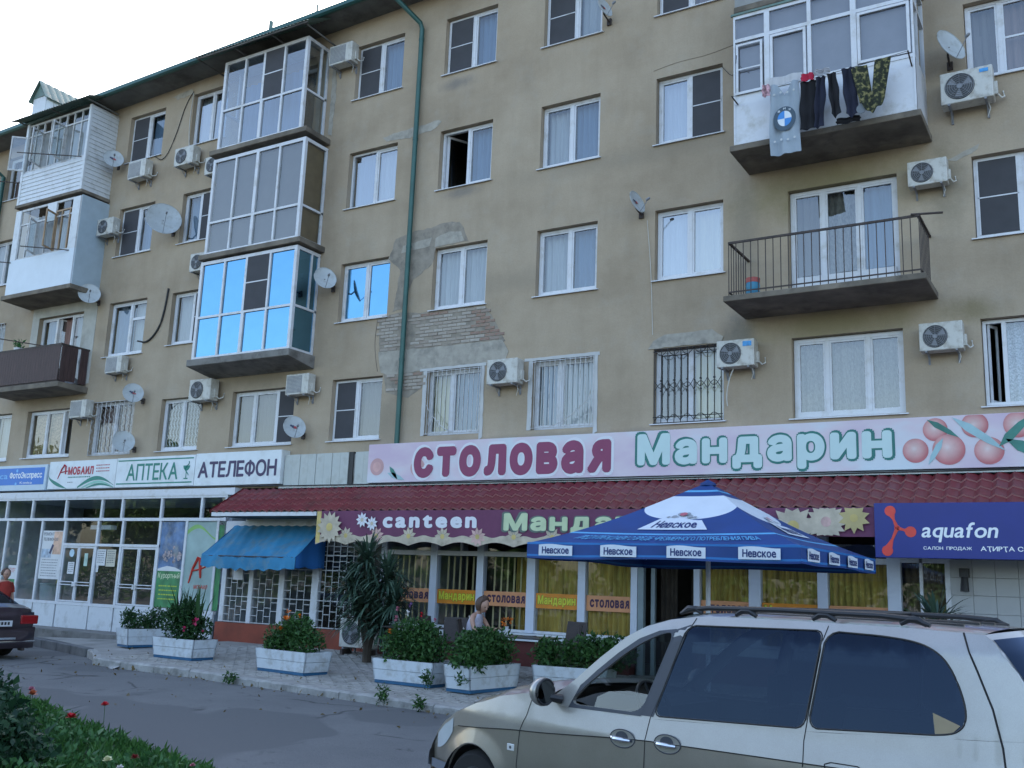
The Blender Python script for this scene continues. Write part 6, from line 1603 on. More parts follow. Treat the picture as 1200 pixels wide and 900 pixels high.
def weed(x, y_, z, r, h, label, m=LEAF, n=140):
    o = leaves('weed', blob_points(n, [(x, y_, z + h / 2, r, r, h / 2)], .1), .055, m, None, aspect=.4); return tag(o, label, 'weed', 'weeds growing at the kerb')
weed(-13.4, -5.5, 0, .14, .22, 'bushy weed against the kerb below the planter with orange flowers')
weed(-9.75, -5.9, 0, .11, .34, 'tall weed at the kerb in front of the left middle planter')
weed(-9.0, -5.98, 0, .09, .24, 'small weed at the kerb in front of the end-on planter')
weed(-9.8, -4.7, .16, .10, .34, 'weed against the end of the left middle planter')
weed(-9.0, -4.9, .3, .12, .2, 'leafy sprig hanging over the end-on planter planks', n=60)
weed(-20.8, -1.4, 0.0, .4, .1, 'low patch of green weeds at the end of the shop step', LEAFD, 260)

# spiky shrubs
SPK = leafmat('spiky_leaf', (.02, .045, .032), (.085, .14, .095), rough=.4, transl=.1)
def spiky(loc, label, crowns, trunk, n, L, droop=.5, w_=.022):
    t = thing('spiky_shrub', loc, label, 'shrub')
    q = MB()
    for path in trunk: q.tube([Vector(loc) + Vector(p) for p in path], [.09 - .03 * i / len(path) for i in range(len(path))], 8)
    q.build('trunk', mat('rough_bark', (.07, .055, .04), .95, var=.4, bump=.6) if 'rough_bark' not in bpy.data.materials else bpy.data.materials['rough_bark'], t)
    q = MB(); rr = random.Random(11)
    for (cx, cy, cz) in crowns:
        for k in range(n):
            a = rr.random() * 2 * pi; e = rr.uniform(-.5, 1.35); d = Vector((cos(a) * cos(e), sin(a) * cos(e), sin(e))); l = L * rr.uniform(.7, 1.15); c = Vector(loc) + Vector((cx, cy, cz + rr.uniform(-.15, .1)))
            sd = Vector((-sin(a), cos(a), 0)) * w_; dr = droop * l * (.4 + .6 * cos(e))
            P0, P1, P2, P3 = c, c + d * l * .4, c + d * l * .75 - Vector((0, 0, dr * .35)), c + d * l - Vector((0, 0, dr))
            q.add([P0 - sd * .6, P0 + sd * .6, P1 + sd, P1 - sd, P2 + sd * .8, P2 - sd * .8, P3], [(0, 1, 2, 3), (3, 2, 4, 5), (5, 4, 6)])
    q.build('crown', SPK, t); return t
spiky((-13.25, -2.0, walk_z(-2)), 'tall dark spiky shrub in front of the barred window and ground air conditioner', [(-.15, 0, 2.0), (.35, .05, 1.7), (-.5, 0, 1.5), (.05, -.05, 1.25), (.6, 0, 1.2), (-.25, 0, .95), (.35, 0, .75)], [[(0, 0, 0), (.0, 0, .8), (-.1, 0, 1.9)], [(0, 0, .3), (.25, .05, 1.5)], [(0, 0, .3), (-.3, 0, 1.3)]], 210, .70, .30)
spiky((-2.45, -2.2, walk_z(-2)), 'spiky plant rising behind the minivan roof by the tiled wall', [(0, 0, 1.3)], [[(0, 0, 0), (0, 0, 1.3)]], 60, .62, .15, .028)

# ================================================================== TABLES AND CHAIRS
BRN = mat('dark_brown_wicker', (.028, .018, .015), .6, var=.35, scale=30, bump=.3); MET = mat('dark_metal_leg', (.03, .028, .03), .4, metal=.5)
def make_chair(loc, rz, label):
    t = thing('terrace_chair', loc, label, 'chair', 'dark terrace chairs', rz)
    q = MB(); q.box(-.23, -.22, .43, .23, .22, .47); q.build('seat', BRN, t, rel=True, bevel=.01)
    q = MB(); q.add([(-.22, .20, .55), (.22, .20, .55), (.22, .30, 1.0), (-.22, .30, 1.0), (-.22, .225, .55), (.22, .225, .55), (.22, .325, 1.0), (-.22, .325, 1.0)], [(0, 1, 2, 3), (4, 5, 6, 7), (0, 1, 5, 4), (1, 2, 6, 5), (2, 3, 7, 6), (3, 0, 4, 7)]); q.build('backrest', BRN, t, rel=True)
    for sx in (-1, 1):
        for sy in (-1, 1):
            q = MB(); q.tube([(sx * .22, sy * .2, .45), (sx * .25, sy * .25, 0)] if sy < 0 else [(sx * .22, .31, 1.0), (sx * .22, .2, .45), (sx * .24, .27, 0)], .014, 6); q.build('leg', MET, t, rel=True)
    return t
CH = make_chair((-11.5, -2.0, walk_z(-2)), radians(150), 'dark brown chair, leftmost, behind the left middle planter')
copy_tree(CH, (-11.0, -2.3, walk_z(-2.3)), radians(20), 'dark brown chair directly left of the seated woman')
copy_tree(CH, (-8.55, -2.4, walk_z(-2.4)), radians(-60), 'dark brown chair at the right end of the table')
copy_tree(CH, (-8.9, -1.6, walk_z(-1.6)), radians(-10), 'dark brown chair behind the table near the window ledge')
copy_tree(CH, (-10.35, -2.5, walk_z(-2.5)), radians(115), 'dark brown chair the woman is sitting on')
def make_table(loc, rz, label, L=1.3):
    t = thing('terrace_table', loc, label, 'table', None, rz)
    q = MB(); q.box(-L / 2, -.38, .72, L / 2, .38, .75); q.build('tabletop', mat('dark_tabletop', (.05, .045, .045), .3) if 'dark_tabletop' not in bpy.data.materials else bpy.data.materials['dark_tabletop'], t, rel=True, bevel=.008)
    for sx in (-1, 1):
        for sy in (-1, 1):
            q = MB(); q.tube([(sx * (L / 2 - .1), sy * .3, .72), (sx * (L / 2 - .04), sy * .34, 0)], .016, 6); q.build('leg', MET, t, rel=True)
    return t
make_table((-9.45, -2.35, walk_z(-2.35)), 0, 'dark outdoor table in front of the seated woman')
make_table((-12.2, -1.9, walk_z(-1.9)), 0, 'dark outdoor table partly behind the flowering planter', 1.0)
FL = thing('table_flowers', (-9.85, -2.2, walk_z(-2.35) + .75), 'small vase of orange flowers on the table beside the woman', 'vase')
q = MB(); q.lathe([(0, 0), (.05, 0), (.035, .12), (.045, .15)], (-9.85, -2.2, walk_z(-2.35) + .75), (0, 0, 1), 10); q.build('vase', PVC, FL)
leaves('orange_bloom', blob_points(40, [(-9.85, -2.2, walk_z(-2.35) + .98, .12, .1, .07)]), .06, ORF, FL)
q = MB(); q.lathe([(0, 0), (.11, 0), (.14, .02), (.0, .012)], (-9.3, -2.3, walk_z(-2.35) + .752), (0, 0, 1), 16); tag(q.build('plate', PVC), 'white plate on the dark table', 'plate')

# ================================================================== PEOPLE
SKIN = mat('skin', (.42, .24, .17), .55, var=.05); HAIR = mat('brown_hair', (.07, .035, .02), .6, var=.3, scale=20, stretch=(6, 6, .6), bump=.3)
def skin_body(name, joints, edges, m, parent, root=0, sub=2):
    me = bpy.data.meshes.new(name)
    me.from_pydata([j[0] for j in joints], edges, [])
    o = bpy.data.objects.new(name, me); COL.objects.link(o); o.parent = parent
    md = o.modifiers.new('skin', 'SKIN'); md.use_smooth_shade = True
    sk = me.skin_vertices[0].data if me.skin_vertices else None
    if sk is None:
        bpy.context.view_layer.objects.active = o
        o.select_set(True); bpy.ops.mesh.customdata_skin_add(); sk = me.skin_vertices[0].data
    for i, j in enumerate(joints):
        r0 = j[1]; sk[i].radius = (r0, r0) if not isinstance(r0, tuple) else r0
        sk[i].use_root = (i == root)
    ss = o.modifiers.new('subsurf', 'SUBSURF'); ss.levels = sub; ss.render_levels = sub
    me.materials.append(m); return o
def head_mesh(parent, c, fwd, up, m, size=.115):
    """ovoid head with brow, eye sockets, nose, lips and chin pushed out of one surface"""
    c = Vector(c); fwd = Vector(fwd).normalized(); side = fwd.cross(Vector(up)).normalized(); up = side.cross(fwd)
    def P(u, v):
        th = 2 * pi * u; ph = pi * v
        x = sin(ph) * cos(th); s_ = sin(ph) * sin(th); z = cos(ph)
        rx, ry, rz = size * .98, size * .78, size * 1.18
        if z < 0: k = 1 + .30 * z * 1.0; ry *= k; rx *= (1 + .12 * z)
        d = 0
        if x > 0:
            g_ = lambda a, b, c_, w1, w2: c_ * math.exp(-((s_ - a) / w1) ** 2 - ((z - b) / w2) ** 2)
            d += g_(0, -.12, .22, .13, .18) + g_(0, .02, .08, .08, .25) - g_(.33, .05, .10, .16, .10) - g_(-.33, .05, .10, .16, .10) + g_(0, -.47, .06, .22, .05) + g_(0, -.56, .05, .2, .05) + g_(0, -.86, .10, .25, .16) + g_(0, .24, .04, .5, .1)
        return c + fwd * (x * rx + d * size) + side * (s_ * ry) + up * (z * rz)
    q = MB(); q.grid(P, 40, 32); o = q.build('head', m, parent, smooth=True)
    for s_ in (-1, 1):
        e = MB(); e.disc(c + fwd * size * .86 + side * s_ * size * .28 + up * size * .06, fwd, .012, 10, thick=.004); e.build('eye', mat('dark_eye', (.02, .015, .012), .3) if 'dark_eye' not in bpy.data.materials else bpy.data.materials['dark_eye'], o)
        e = MB(); e.lathe([(0, 0), (.018, .004), (.026, .0), (.02, -.012)], c + side * s_ * size * .78 - up * size * .05, side * s_ + fwd * .2, 10); e.build('ear', m, o)
    l = MB(); l.tube([c + fwd * size * 1.0 + side * (-.03) - up * size * .60, c + fwd * size * 1.06 - up * size * .59, c + fwd * size * 1.0 + side * .03 - up * size * .60], [.003, .007, .003], 6); l.build('lips', mat('lips', (.35, .11, .10), .5) if 'lips' not in bpy.data.materials else bpy.data.materials['lips'], o)
    return o
def hand_joints(base, d, n_, s=1, curl=.3):
    """five fingers from a wrist point; returns (joints, edges) with index 0 the palm"""
    d = Vector(d).normalized(); n_ = Vector(n_).normalized(); sd = d.cross(n_).normalized(); J = [(base, (.026, .016)), (base + d * .05, (.036, .014)), (base + d * .085, (.036, .012))]; E = [(0, 1), (1, 2)]
    for k, ln_ in enumerate((.062, .074, .068, .052)):
        off = (k - 1.5) * .019; p = base + d * .088 + sd * off; a = len(J)
        J += [(p, .0085), (p + d * ln_ * .5 - n_ * curl * ln_ * .3, .008), (p + d * ln_ * .85 - n_ * curl * ln_ * .9, .0068)]; E += [(2, a), (a, a + 1), (a + 1, a + 2)]
    a = len(J); J += [(base + d * .035 + sd * -.035 * s, .011), (base + d * .065 + sd * -.058 * s - n_ * .01, .0095), (base + d * .09 + sd * -.062 * s - n_ * .02, .008)]; E += [(1, a), (a, a + 1), (a + 1, a + 2)]
    return J, E
# seated woman: facing along +X, looking down at the table
gz = walk_z(-2.5); wx, wy_ = -10.42, -2.5
WM = thing('person', (wx, wy_, gz), 'seated woman with short brown hair and pale lilac sleeveless top at the table', 'person')
def V(a, b, c): return Vector((wx + a, wy_ + b, gz + c))
J = [(V(0, 0, .52), (.15, .12)), (V(.02, 0, .70), (.125, .10)), (V(.06, 0, .92), (.145, .105)), (V(.09, 0, 1.05), (.12, .085)), (V(.13, 0, 1.12), (.055, .052)), (V(.17, 0, 1.18), (.05, .048))]
E = [(0, 1), (1, 2), (2, 3), (3, 4), (4, 5)]
for s_ in (-1, 1):
    a = len(J)
    J += [(V(.10, s_ * .15, 1.05), .058), (V(.14, s_ * .215, .98), .047), (V(.24, s_ * .25, .80), .040), (V(.42, s_ * .20, .84), .033), (V(.50, s_ * .12, .86), .024)]
    E += [(3, a), (a, a + 1), (a + 1, a + 2), (a + 2, a + 3), (a + 3, a + 4)]
    hj, he = hand_joints(V(.52, s_ * .11, .865), (1, -s_ * .35, .05), (0, 0, 1), s_, .35)
    b = len(J); J += hj; E += [(x + b, y2 + b) for x, y2 in he] + [(a + 4, b)]
    a = len(J); J += [(V(.06, s_ * .09, .50), .095), (V(.42, s_ * .11, .50), .068), (V(.46, s_ * .11, .28), .055), (V(.44, s_ * .11, .09), .038), (V(.56, s_ * .12, .035), .033)]
    E += [(0, a), (a, a + 1), (a + 1, a + 2), (a + 2, a + 3), (a + 3, a + 4)]
body = skin_body('body', [((j[0] - Vector((wx, wy_, gz))), j[1]) for j in J], E, SKIN, WM)
hd = head_mesh(WM, V(.235, 0, 1.265), (.78, -.30, -.42), (.35, 0, .93), SKIN)
q = MB(); hc = V(.222, .008, 1.30); rr = random.Random(5)
q.grid(lambda u, v: hc + Vector((-.02 + .132 * sin(pi * v * .70) * cos(2 * pi * u) * (1 if cos(2 * pi * u) < .55 else .96), .122 * sin(pi * v * .70) * sin(2 * pi * u), .128 * cos(pi * v * (.70 if cos(2 * pi * u) < .35 else .54)) + (.02 if cos(2 * pi * u) > .5 else 0) - (.05 * v * v if cos(2 * pi * u) < .3 else 0))) + Vector((0, 0, .006 * sin(u * 90))), 60, 14)
q.build('hair', HAIR, WM, smooth=True)
TOP = mat('pale_lilac_top', (.46, .44, .52), .85, var=.2, scale=14); q = MB()
prof = [(.52, .0, .175, .14), (.70, .02, .15, .125), (.92, .06, .172, .135), (1.02, .085, .165, .115), (1.085, .105, .13, .09), (1.11, .12, .08, .07)]
q.grid(lambda u, v: (lambda k, f_: V(prof[k][1] * (1 - f_) + prof[k + 1][1] * f_ + (prof[k][3] * (1 - f_) + prof[k + 1][3] * f_) * cos(2 * pi * u), (prof[k][2] * (1 - f_) + prof[k + 1][2] * f_) * sin(2 * pi * u), prof[k][0] * (1 - f_) + prof[k + 1][0] * f_))(min(4, int(v * 5)), v * 5 - min(4, int(v * 5))), 26, 15)
q.build('top', TOP, WM, smooth=True)
q = MB()
for s_ in (-1, 1): q.tube([V(-.02, s_ * .085, .505), V(.2, s_ * .10, .51), V(.43, s_ * .115, .50), V(.47, s_ * .11, .30), V(.45, s_ * .11, .12)], [.125, .11, .085, .07, .062], 12)
q.build('trousers', NAVYC, WM, smooth=True)
# passer-by at the left edge
px, py, gz2 = -24.2, -3.0, 0.0
PM = thing('person', (px, py, gz2), 'passer-by in a red top carrying a green bag at the left edge', 'person')
def V2(a, b, c): return Vector((px + a, py + b, gz2 + c))
J = [(V2(0, 0, .95), (.14, .11)), (V2(0, 0, 1.15), (.13, .10)), (V2(0, 0, 1.36), (.16, .11)), (V2(0, 0, 1.46), (.10, .08)), (V2(.01, 0, 1.54), (.052, .05))]
E = [(0, 1), (1, 2), (2, 3), (3, 4)]
for s_ in (-1, 1):
    a = len(J); J += [(V2(0, s_ * .17, 1.44), .055), (V2(.02, s_ * .22, 1.2), .045), (V2(.06, s_ * .24, .98), .036), (V2(.09, s_ * .24, .88), .025)]; E += [(3, a), (a, a + 1), (a + 1, a + 2), (a + 2, a + 3)]
    hj, he = hand_joints(V2(.10, s_ * .24, .85), (.1, 0, -1), (0, s_, 0), s_, .3); b = len(J); J += hj; E += [(x + b, y2 + b) for x, y2 in he] + [(a + 3, b)]
    a = len(J); J += [(V2(0, s_ * .09, .9), .095), (V2(.05 * s_, s_ * .1, .5), .065), (V2(-.1 * s_ - .02, s_ * .1, .1), .042), (V2(-.1 * s_ + .13, s_ * .11, .04), .036)]; E += [(0, a), (a, a + 1), (a + 1, a + 2), (a + 2, a + 3)]
skin_body('body', [((j[0] - Vector((px, py, gz2))), j[1]) for j in J], E, SKIN, PM)
head_mesh(PM, V2(.03, 0, 1.66), (.8, -.6, 0), (0, 0, 1), SKIN)
q = MB(); q.grid(lambda u, v: V2(.0, 0, 1.69) + Vector((.112 * sin(pi * v * .6) * cos(2 * pi * u) * (1.08 if cos(2 * pi * u) < .5 else .95), .118 * sin(pi * v * .62) * sin(2 * pi * u), .132 * cos(pi * v * .62))), 30, 10); q.build('hair', HAIR, PM, smooth=True)
q = MB(); q.tube([V2(0, 0, .92), V2(0, 0, 1.1), V2(0, 0, 1.34), V2(0, 0, 1.47), V2(0, 0, 1.50)], [.18, .17, .2, .15, .07], 14); 
for s_ in (-1, 1): q.tube([V2(0, s_ * .15, 1.45), V2(.01, s_ * .2, 1.34), V2(.02, s_ * .22, 1.22)], [.07, .07, .065], 10)
q.build('red_top', mat('red_cloth_top', (.30, .03, .02), .9, var=.3), PM, smooth=True)
q = MB()
for s_ in (-1, 1): q.tube([V2(0, s_ * .08, .95), V2(.05 * s_, s_ * .1, .5), V2(-.1 * s_ - .02, s_ * .1, .1)], [.12, .085, .065], 10)
q.build('trousers', mat('dark_blue_denim', (.03, .04, .07), .9), PM, smooth=True)
BG = thing('carrier_bag', (px + .13, py + .28, .45), 'green plastic carrier bag held by the passer-by in red', 'bag')
q = MB(); q.add([(px + .0, py + .2, .45), (px + .3, py + .2, .45), (px + .3, py + .34, .45), (px + .0, py + .34, .45), (px + .06, py + .25, .74), (px + .22, py + .25, .74), (px + .22, py + .29, .74), (px + .06, py + .29, .74)], [(0, 3, 2, 1), (4, 5, 6, 7), (0, 1, 5, 4), (1, 2, 6, 5), (2, 3, 7, 6), (3, 0, 4, 7)]); q.build('bag_body', mat('green_plastic', (.06, .28, .08), .4), BG)
q = MB(); q.tube([(px + .08, py + .27, .73), (px + .11, py + .26, .86), (px + .16, py + .27, .73)], .008, 5); q.build('bag_handle', bpy.data.materials['green_plastic'], BG)

# ================================================================== BLUE TENT UMBRELLA
TCX, TCY, TH, TA = -5.3, -4.0, 1.95, -.02
ZV0, ZV1, ZAP = 2.25, 2.47, 3.50
T = thing('patio_umbrella', (TCX, TCY, walk_z(TCY)), 'large square blue beer umbrella with white bands and lettered valance', 'umbrella', rz=TA)
gz = walk_z(TCY)
TBL = mat('tent_blue_cloth', (.006, .045, .195), .6, var=.12, scale=2, bump=.12, bscale=4); TBM = mat('tent_mid_blue_print', (.016, .15, .42), .6, var=.1); TWH = mat('tent_white_print', (.62, .66, .72), .6, var=.06, scale=2); TCY_ = mat('tent_pale_blue_line', (.10, .36, .62), .6)
def tz(z): return z - gz
for side in range(4):
    an = side * pi / 2
    R_ = Matrix.Rotation(an, 4, 'Z')
    def P(u, v):      # u across, v from rim to peak; side 0 looks towards -Y
        e = Vector(((u - .5) * 2 * TH, -TH, tz(ZV1))); top = Vector((0, 0, tz(ZAP)))
        p = e.lerp(top, v); p.z -= .10 * sin(pi * v) * (1 - .5 * v) + .03 * sin(pi * u) * (1 - v); return R_ @ p
    NV, NU = 50, 24
    q = MB(); wl = lambda u: .47 + .17 * abs(2 * u - 1) ** 2
    for va, vb, k, n_ in ((lambda u: 0, lambda u: .03, 2, 1), (lambda u: .03, lambda u: .22, 0, 6), (lambda u: .22, lambda u: .245, 3, 1), (lambda u: .245, wl, 0, 8),
                      (wl, lambda u: .80, 1, 8), (lambda u: .80, lambda u: .86, 0, 2), (lambda u: .86, lambda u: .885, 3, 1), (lambda u: .885, lambda u: 1.0, 0, 3)):
        q.grid(lambda a, b: P(a, va(a) + (vb(a) - va(a)) * b), 30, n_, k=k)
    q.build('canopy_panel', [TBL, TWH, TBM, TCY_], T, smooth=True, rel=True)
    def Vv(u, v): 
        p = Vector(((u - .5) * 2 * (TH + .01), -TH - .01 - .012 * sin(u * 31) * v - .01 * sin(u * 12) * v, tz(ZV1 + .01) + (ZV0 - ZV1) * v - .012 * sin(u * 9) * v)); return R_ @ p
    q = MB(); NU, NV = 60, 8; vs = [Vv(i / NU, j / NV) for i in range(NU + 1) for j in range(NV + 1)]; q.v = [tuple(v) for v in vs]
    for i in range(NU):
        for j in range(NV):
            q.f.append((i * (NV + 1) + j, (i + 1) * (NV + 1) + j, (i + 1) * (NV + 1) + j + 1, i * (NV + 1) + j + 1)); q.mi.append(1 if j in (0, 6) else 0)
    VAL = q.build('valance', [TBL, TBM], T, smooth=True, rel=True)
    if side in (0, 1):
        BT = mat('tent_navy_letter', (.012, .03, .14), .6) if side == 0 else bpy.data.materials['tent_navy_letter']
        for c in (.12, .37, .62, .87):
            xc = (c - .5) * 2 * TH; w_ = .27
            q = MB(); n = 10; vs = []
            for i in range(n + 1):
                x = xc - w_ + 2 * w_ * i / n; vs += [R_ @ Vector((x, -TH - .032, tz(ZV0 + .045))), R_ @ Vector((x, -TH - .032, tz(ZV0 + .195) + .012 * sin(i / n * 5)))]
            q.add(vs, [(2 * i, 2 * i + 2, 2 * i + 3, 2 * i + 1) for i in range(n)]); LP = q.build('label_patch', TWH, T, rel=True)
            a_, fs_ = text_mesh('Невское', .03); lo, hi = a_.min(0), a_.max(0)
            q = MB(); q.add([R_ @ Vector((xc - w_ * .8 + (p[0] - lo[0]) / (hi[0] - lo[0]) * w_ * 1.6, -TH - .036 - p[2], tz(ZV0 + .07) + (p[1] - lo[1]) / (hi[1] - lo[1]) * .10)) for p in a_], fs_); q.build('lettering', BT, T, rel=True)
        def slope(u, v, d=.012): 
            p = P(u, v); pu = P(min(1, u + .01), v) - P(u - .01, v); pv = P(u, v + .01) - P(u, v - .01); n = pu.cross(pv).normalized(); return p + n * d
        q = MB(); vs = []
        for i in range(13):
            u = .33 + .34 * i / 12; vs += [slope(u + (.5 - u) * -.12, .30), slope(u + (.5 - u) * .1, .47 + .02 * sin(i / 12 * 5))]
        q.add(vs, [(2 * i, 2 * i + 2, 2 * i + 3, 2 * i + 1) for i in range(12)]); q.build('label_patch', TWH, T, rel=True)
        def on_slope(body, u0, u1, v0, v1, m, bold=.03, d=.018, shear=0):
            a_, fs_ = text_mesh(body, bold, shear); lo, hi = a_.min(0), a_.max(0)
            q = MB(); q.add([slope(u0 + (p[0] - lo[0]) / (hi[0] - lo[0]) * (u1 - u0), v0 + (p[1] - lo[1]) / (hi[1] - lo[1]) * (v1 - v0), d + p[2]) for p in a_], fs_); return q.build('lettering', m, T, rel=True)
        on_slope('Невское', .37, .63, .325, .435, BT, .03)
        if side == 0: on_slope('ПРЕДУПРЕЖДАЕМ О ВРЕДЕ ЧРЕЗМЕРНОГО ПОТРЕБЛЕНИЯ ПИВА', .12, .90, .09, .175, TCY_, .01, .014, .2)
        q = MB(); 
        for k, (uu, vv, rr_) in enumerate(((.44, .50, .05), (.47, .54, .045), (.56, .50, .05), (.53, .54, .045), (.60, .49, .03), (.40, .49, .03))): q.disc(slope(uu, vv, .016 + k * .001), slope(uu, vv, 1) - slope(uu, vv, 0), rr_, 7)
        q.build('lion_crest', mat('grey_crest_print', (.28, .30, .33), .6) if side == 0 else bpy.data.materials['grey_crest_print'], T, rel=True)
        q = MB(); q.disc(slope(.5, .53, .025), slope(.5, .53, 1) - slope(.5, .53, 0), .055, 16); q.build('red_seal', mat('red_seal_print', (.45, .12, .16), .6) if side == 0 else bpy.data.materials['red_seal_print'], T, rel=True)
q = MB(); q.tube([(0, 0, 0), (0, 0, tz(ZAP))], .035, 12); q.build('pole', ALU, T, rel=True, smooth=True)
q = MB(); q.lathe([(0, 0), (.12, 0), (.12, .03), (.03, .08), (0, .09)], (0, 0, tz(ZAP) - .05), (0, 0, 1), 16); q.build('cap', TBL, T, rel=True, smooth=True)
q = MB(); q.lathe([(0, 0), (.4, 0), (.4, .08), (.06, .12), (.05, .3)], (0, 0, 0), (0, 0, 1), 20); q.build('base', CONC, T, rel=True)
for k in range(8):
    an = k * pi / 4; r_ = TH * (1.38 if k % 2 else 1.0)
    q = MB(); q.tube([(0, 0, tz(ZAP) - .12), (r_ * cos(an) * .5, r_ * sin(an) * .5, tz(ZV1) + .26), (r_ * cos(an) * .98, r_ * sin(an) * .98, tz(ZV1) - .07)], .011, 5); q.build('rib', ALU, T, rel=True)

# ================================================================== MINIVAN
TH_V = radians(12); hd_ = Vector((-cos(TH_V), sin(TH_V), 0)); nn_ = Vector((-sin(TH_V), -cos(TH_V), 0))
vloc = Vector((-2.34, -11.71, 0)) - nn_ * .88; vloc.z = -.12
VN = thing('parked_minivan', vloc, 'silver and beige minivan with roof rails parked in the right foreground', 'car', rz=math.atan2(hd_.y, hd_.x))
def carpaint(name, col, rough=.28):
    m, nt, p = _new(name)
    n = _noise(nt, 260, 2); c = _ramp(nt, n, [(.3, tuple(a * .92 for a in col)), (.7, tuple(min(1, a * 1.08) for a in col))])
    d = _ramp(nt, _noise(nt, 2.2, 6, rough=.7), [(.4, (1, 1, 1)), (.8, (.86, .85, .83))])
    c = _mix(nt, c, d, 1.0, 'MULTIPLY')
    nt.links.new(c, p.inputs['Base Color']); p.inputs['Metallic'].default_value = .55; p.inputs['Roughness'].default_value = rough + .1
    p.inputs['Coat Weight'].default_value = .8; p.inputs['Coat Roughness'].default_value = .06; return m
SIL = carpaint('silver_car_paint', (.37, .355, .335)); BEI = carpaint('beige_car_paint', (.29, .265, .23))
TINT = glass('dark_tinted_glass', (.10, .12, .14), refl=(.42, .60, .95), ior=1.5, floor=.0, wave=.01); CARG = glass('car_glass', (.45, .52, .50), ior=1.6, floor=.05, wave=.01)
RUB = mat('black_rubber', (.012, .012, .013), .6); CHR = mat('chrome', (.75, .76, .78), .12, metal=1.0, var=.02); DPL = mat('dark_grey_trim', (.05, .055, .07), .45); SEAM = mat('shut_line', (.008, .008, .009), .8)
TYRE = mat('tyre_rubber', (.015, .015, .015), .85, bump=.3); RIM = mat('alloy_rim', (.42, .43, .44), .3, metal=.8)
def pw(pts):
    pts = sorted(pts)
    def f(s):
        if s <= pts[0][0]: return pts[0][1]
        for (a, b), (c, d) in zip(pts, pts[1:]):
            if s <= c: t = (s - a) / (c - a); t = t * t * (3 - 2 * t) * .35 + t * .65; return b + (d - b) * t
        return pts[-1][1]
    return f
belt = pw([(-2.0, 1.25), (-1.46, 1.22), (-.57, 1.155), (.6, 1.10), (1.37, 1.09), (1.52, 1.14), (1.72, 1.165), (2.0, 1.12), (2.32, 1.03), (2.6, .93), (2.78, .84), (2.92, .74), (3.0, .62)])
crease = pw([(-2.0, 1.0), (-.56, .97), (.57, .955), (1.79, .88), (2.61, .815), (3.0, .60)])
def hw(s, z):
    if z < .3: b = .84 + (z - .12) * .5
    elif z < .6: b = .93 + (z - .3) * .1
    elif z < .95: b = .96 - (z - .6) * .02
    elif z < 1.12: b = .953 - (z - .95) * .22
    else: b = .916 - (z - 1.12) * .175 - max(0, z - 1.70) * .45
    if s > 1.4: b -= .24 * ((s - 1.4) / 1.6) ** 2.4
    if s < -1.45: b -= .13 * ((-1.45 - s) / .5) ** 2.2
    return b
def arch(s, base=.2):
    z = base
    for c in (2.33, -.58):
        d = abs(s - c)
        if d < .385: z = max(z, .33 + sqrt(.385 ** 2 - d * d))
    return z
ss = sorted(set([round(-1.98 + .04 * i, 3) for i in range(125)] + [2.33 - .385 + .0005, 2.33 + .3845, -.58 - .3845, -.58 + .3845]))
ss = [s for s in ss if s <= 2.98]
def dense_tri(loops, L):
    allp = [p for l in loops for p in l]; tris = tessellate_polygon([[Vector((p[0], p[1], 0)) for p in l] for l in loops])
    bm = bmesh.new(); vv = [bm.verts.new((p[0], p[1], 0)) for p in allp]
    for t in tris:
        try: bm.faces.new([vv[i] for i in t])
        except ValueError: pass
    for _ in range(5):
        le = [e for e in bm.edges if e.calc_length() > L]
        if not le: break
        bmesh.ops.subdivide_edges(bm, edges=le, cuts=1); bmesh.ops.triangulate(bm, faces=[f for f in bm.faces if len(f.verts) > 3])
        bmesh.ops.beautify_fill(bm, faces=bm.faces[:], edges=[e for e in bm.edges if not e.is_boundary])
    bm.verts.index_update(); out = [(v.co.x, v.co.y) for v in bm.verts], [tuple(v.index for v in f.verts) for f in bm.faces]
    bm.free(); return out
def chaikin(p, k=2):
    for _ in range(k):
        o = []
        for (a, b), (c, d) in zip(p, p[1:] + p[:1]): o += [(a * .75 + c * .25, b * .75 + d * .25), (a * .25 + c * .75, b * .25 + d * .75)]
        p = o
    return p
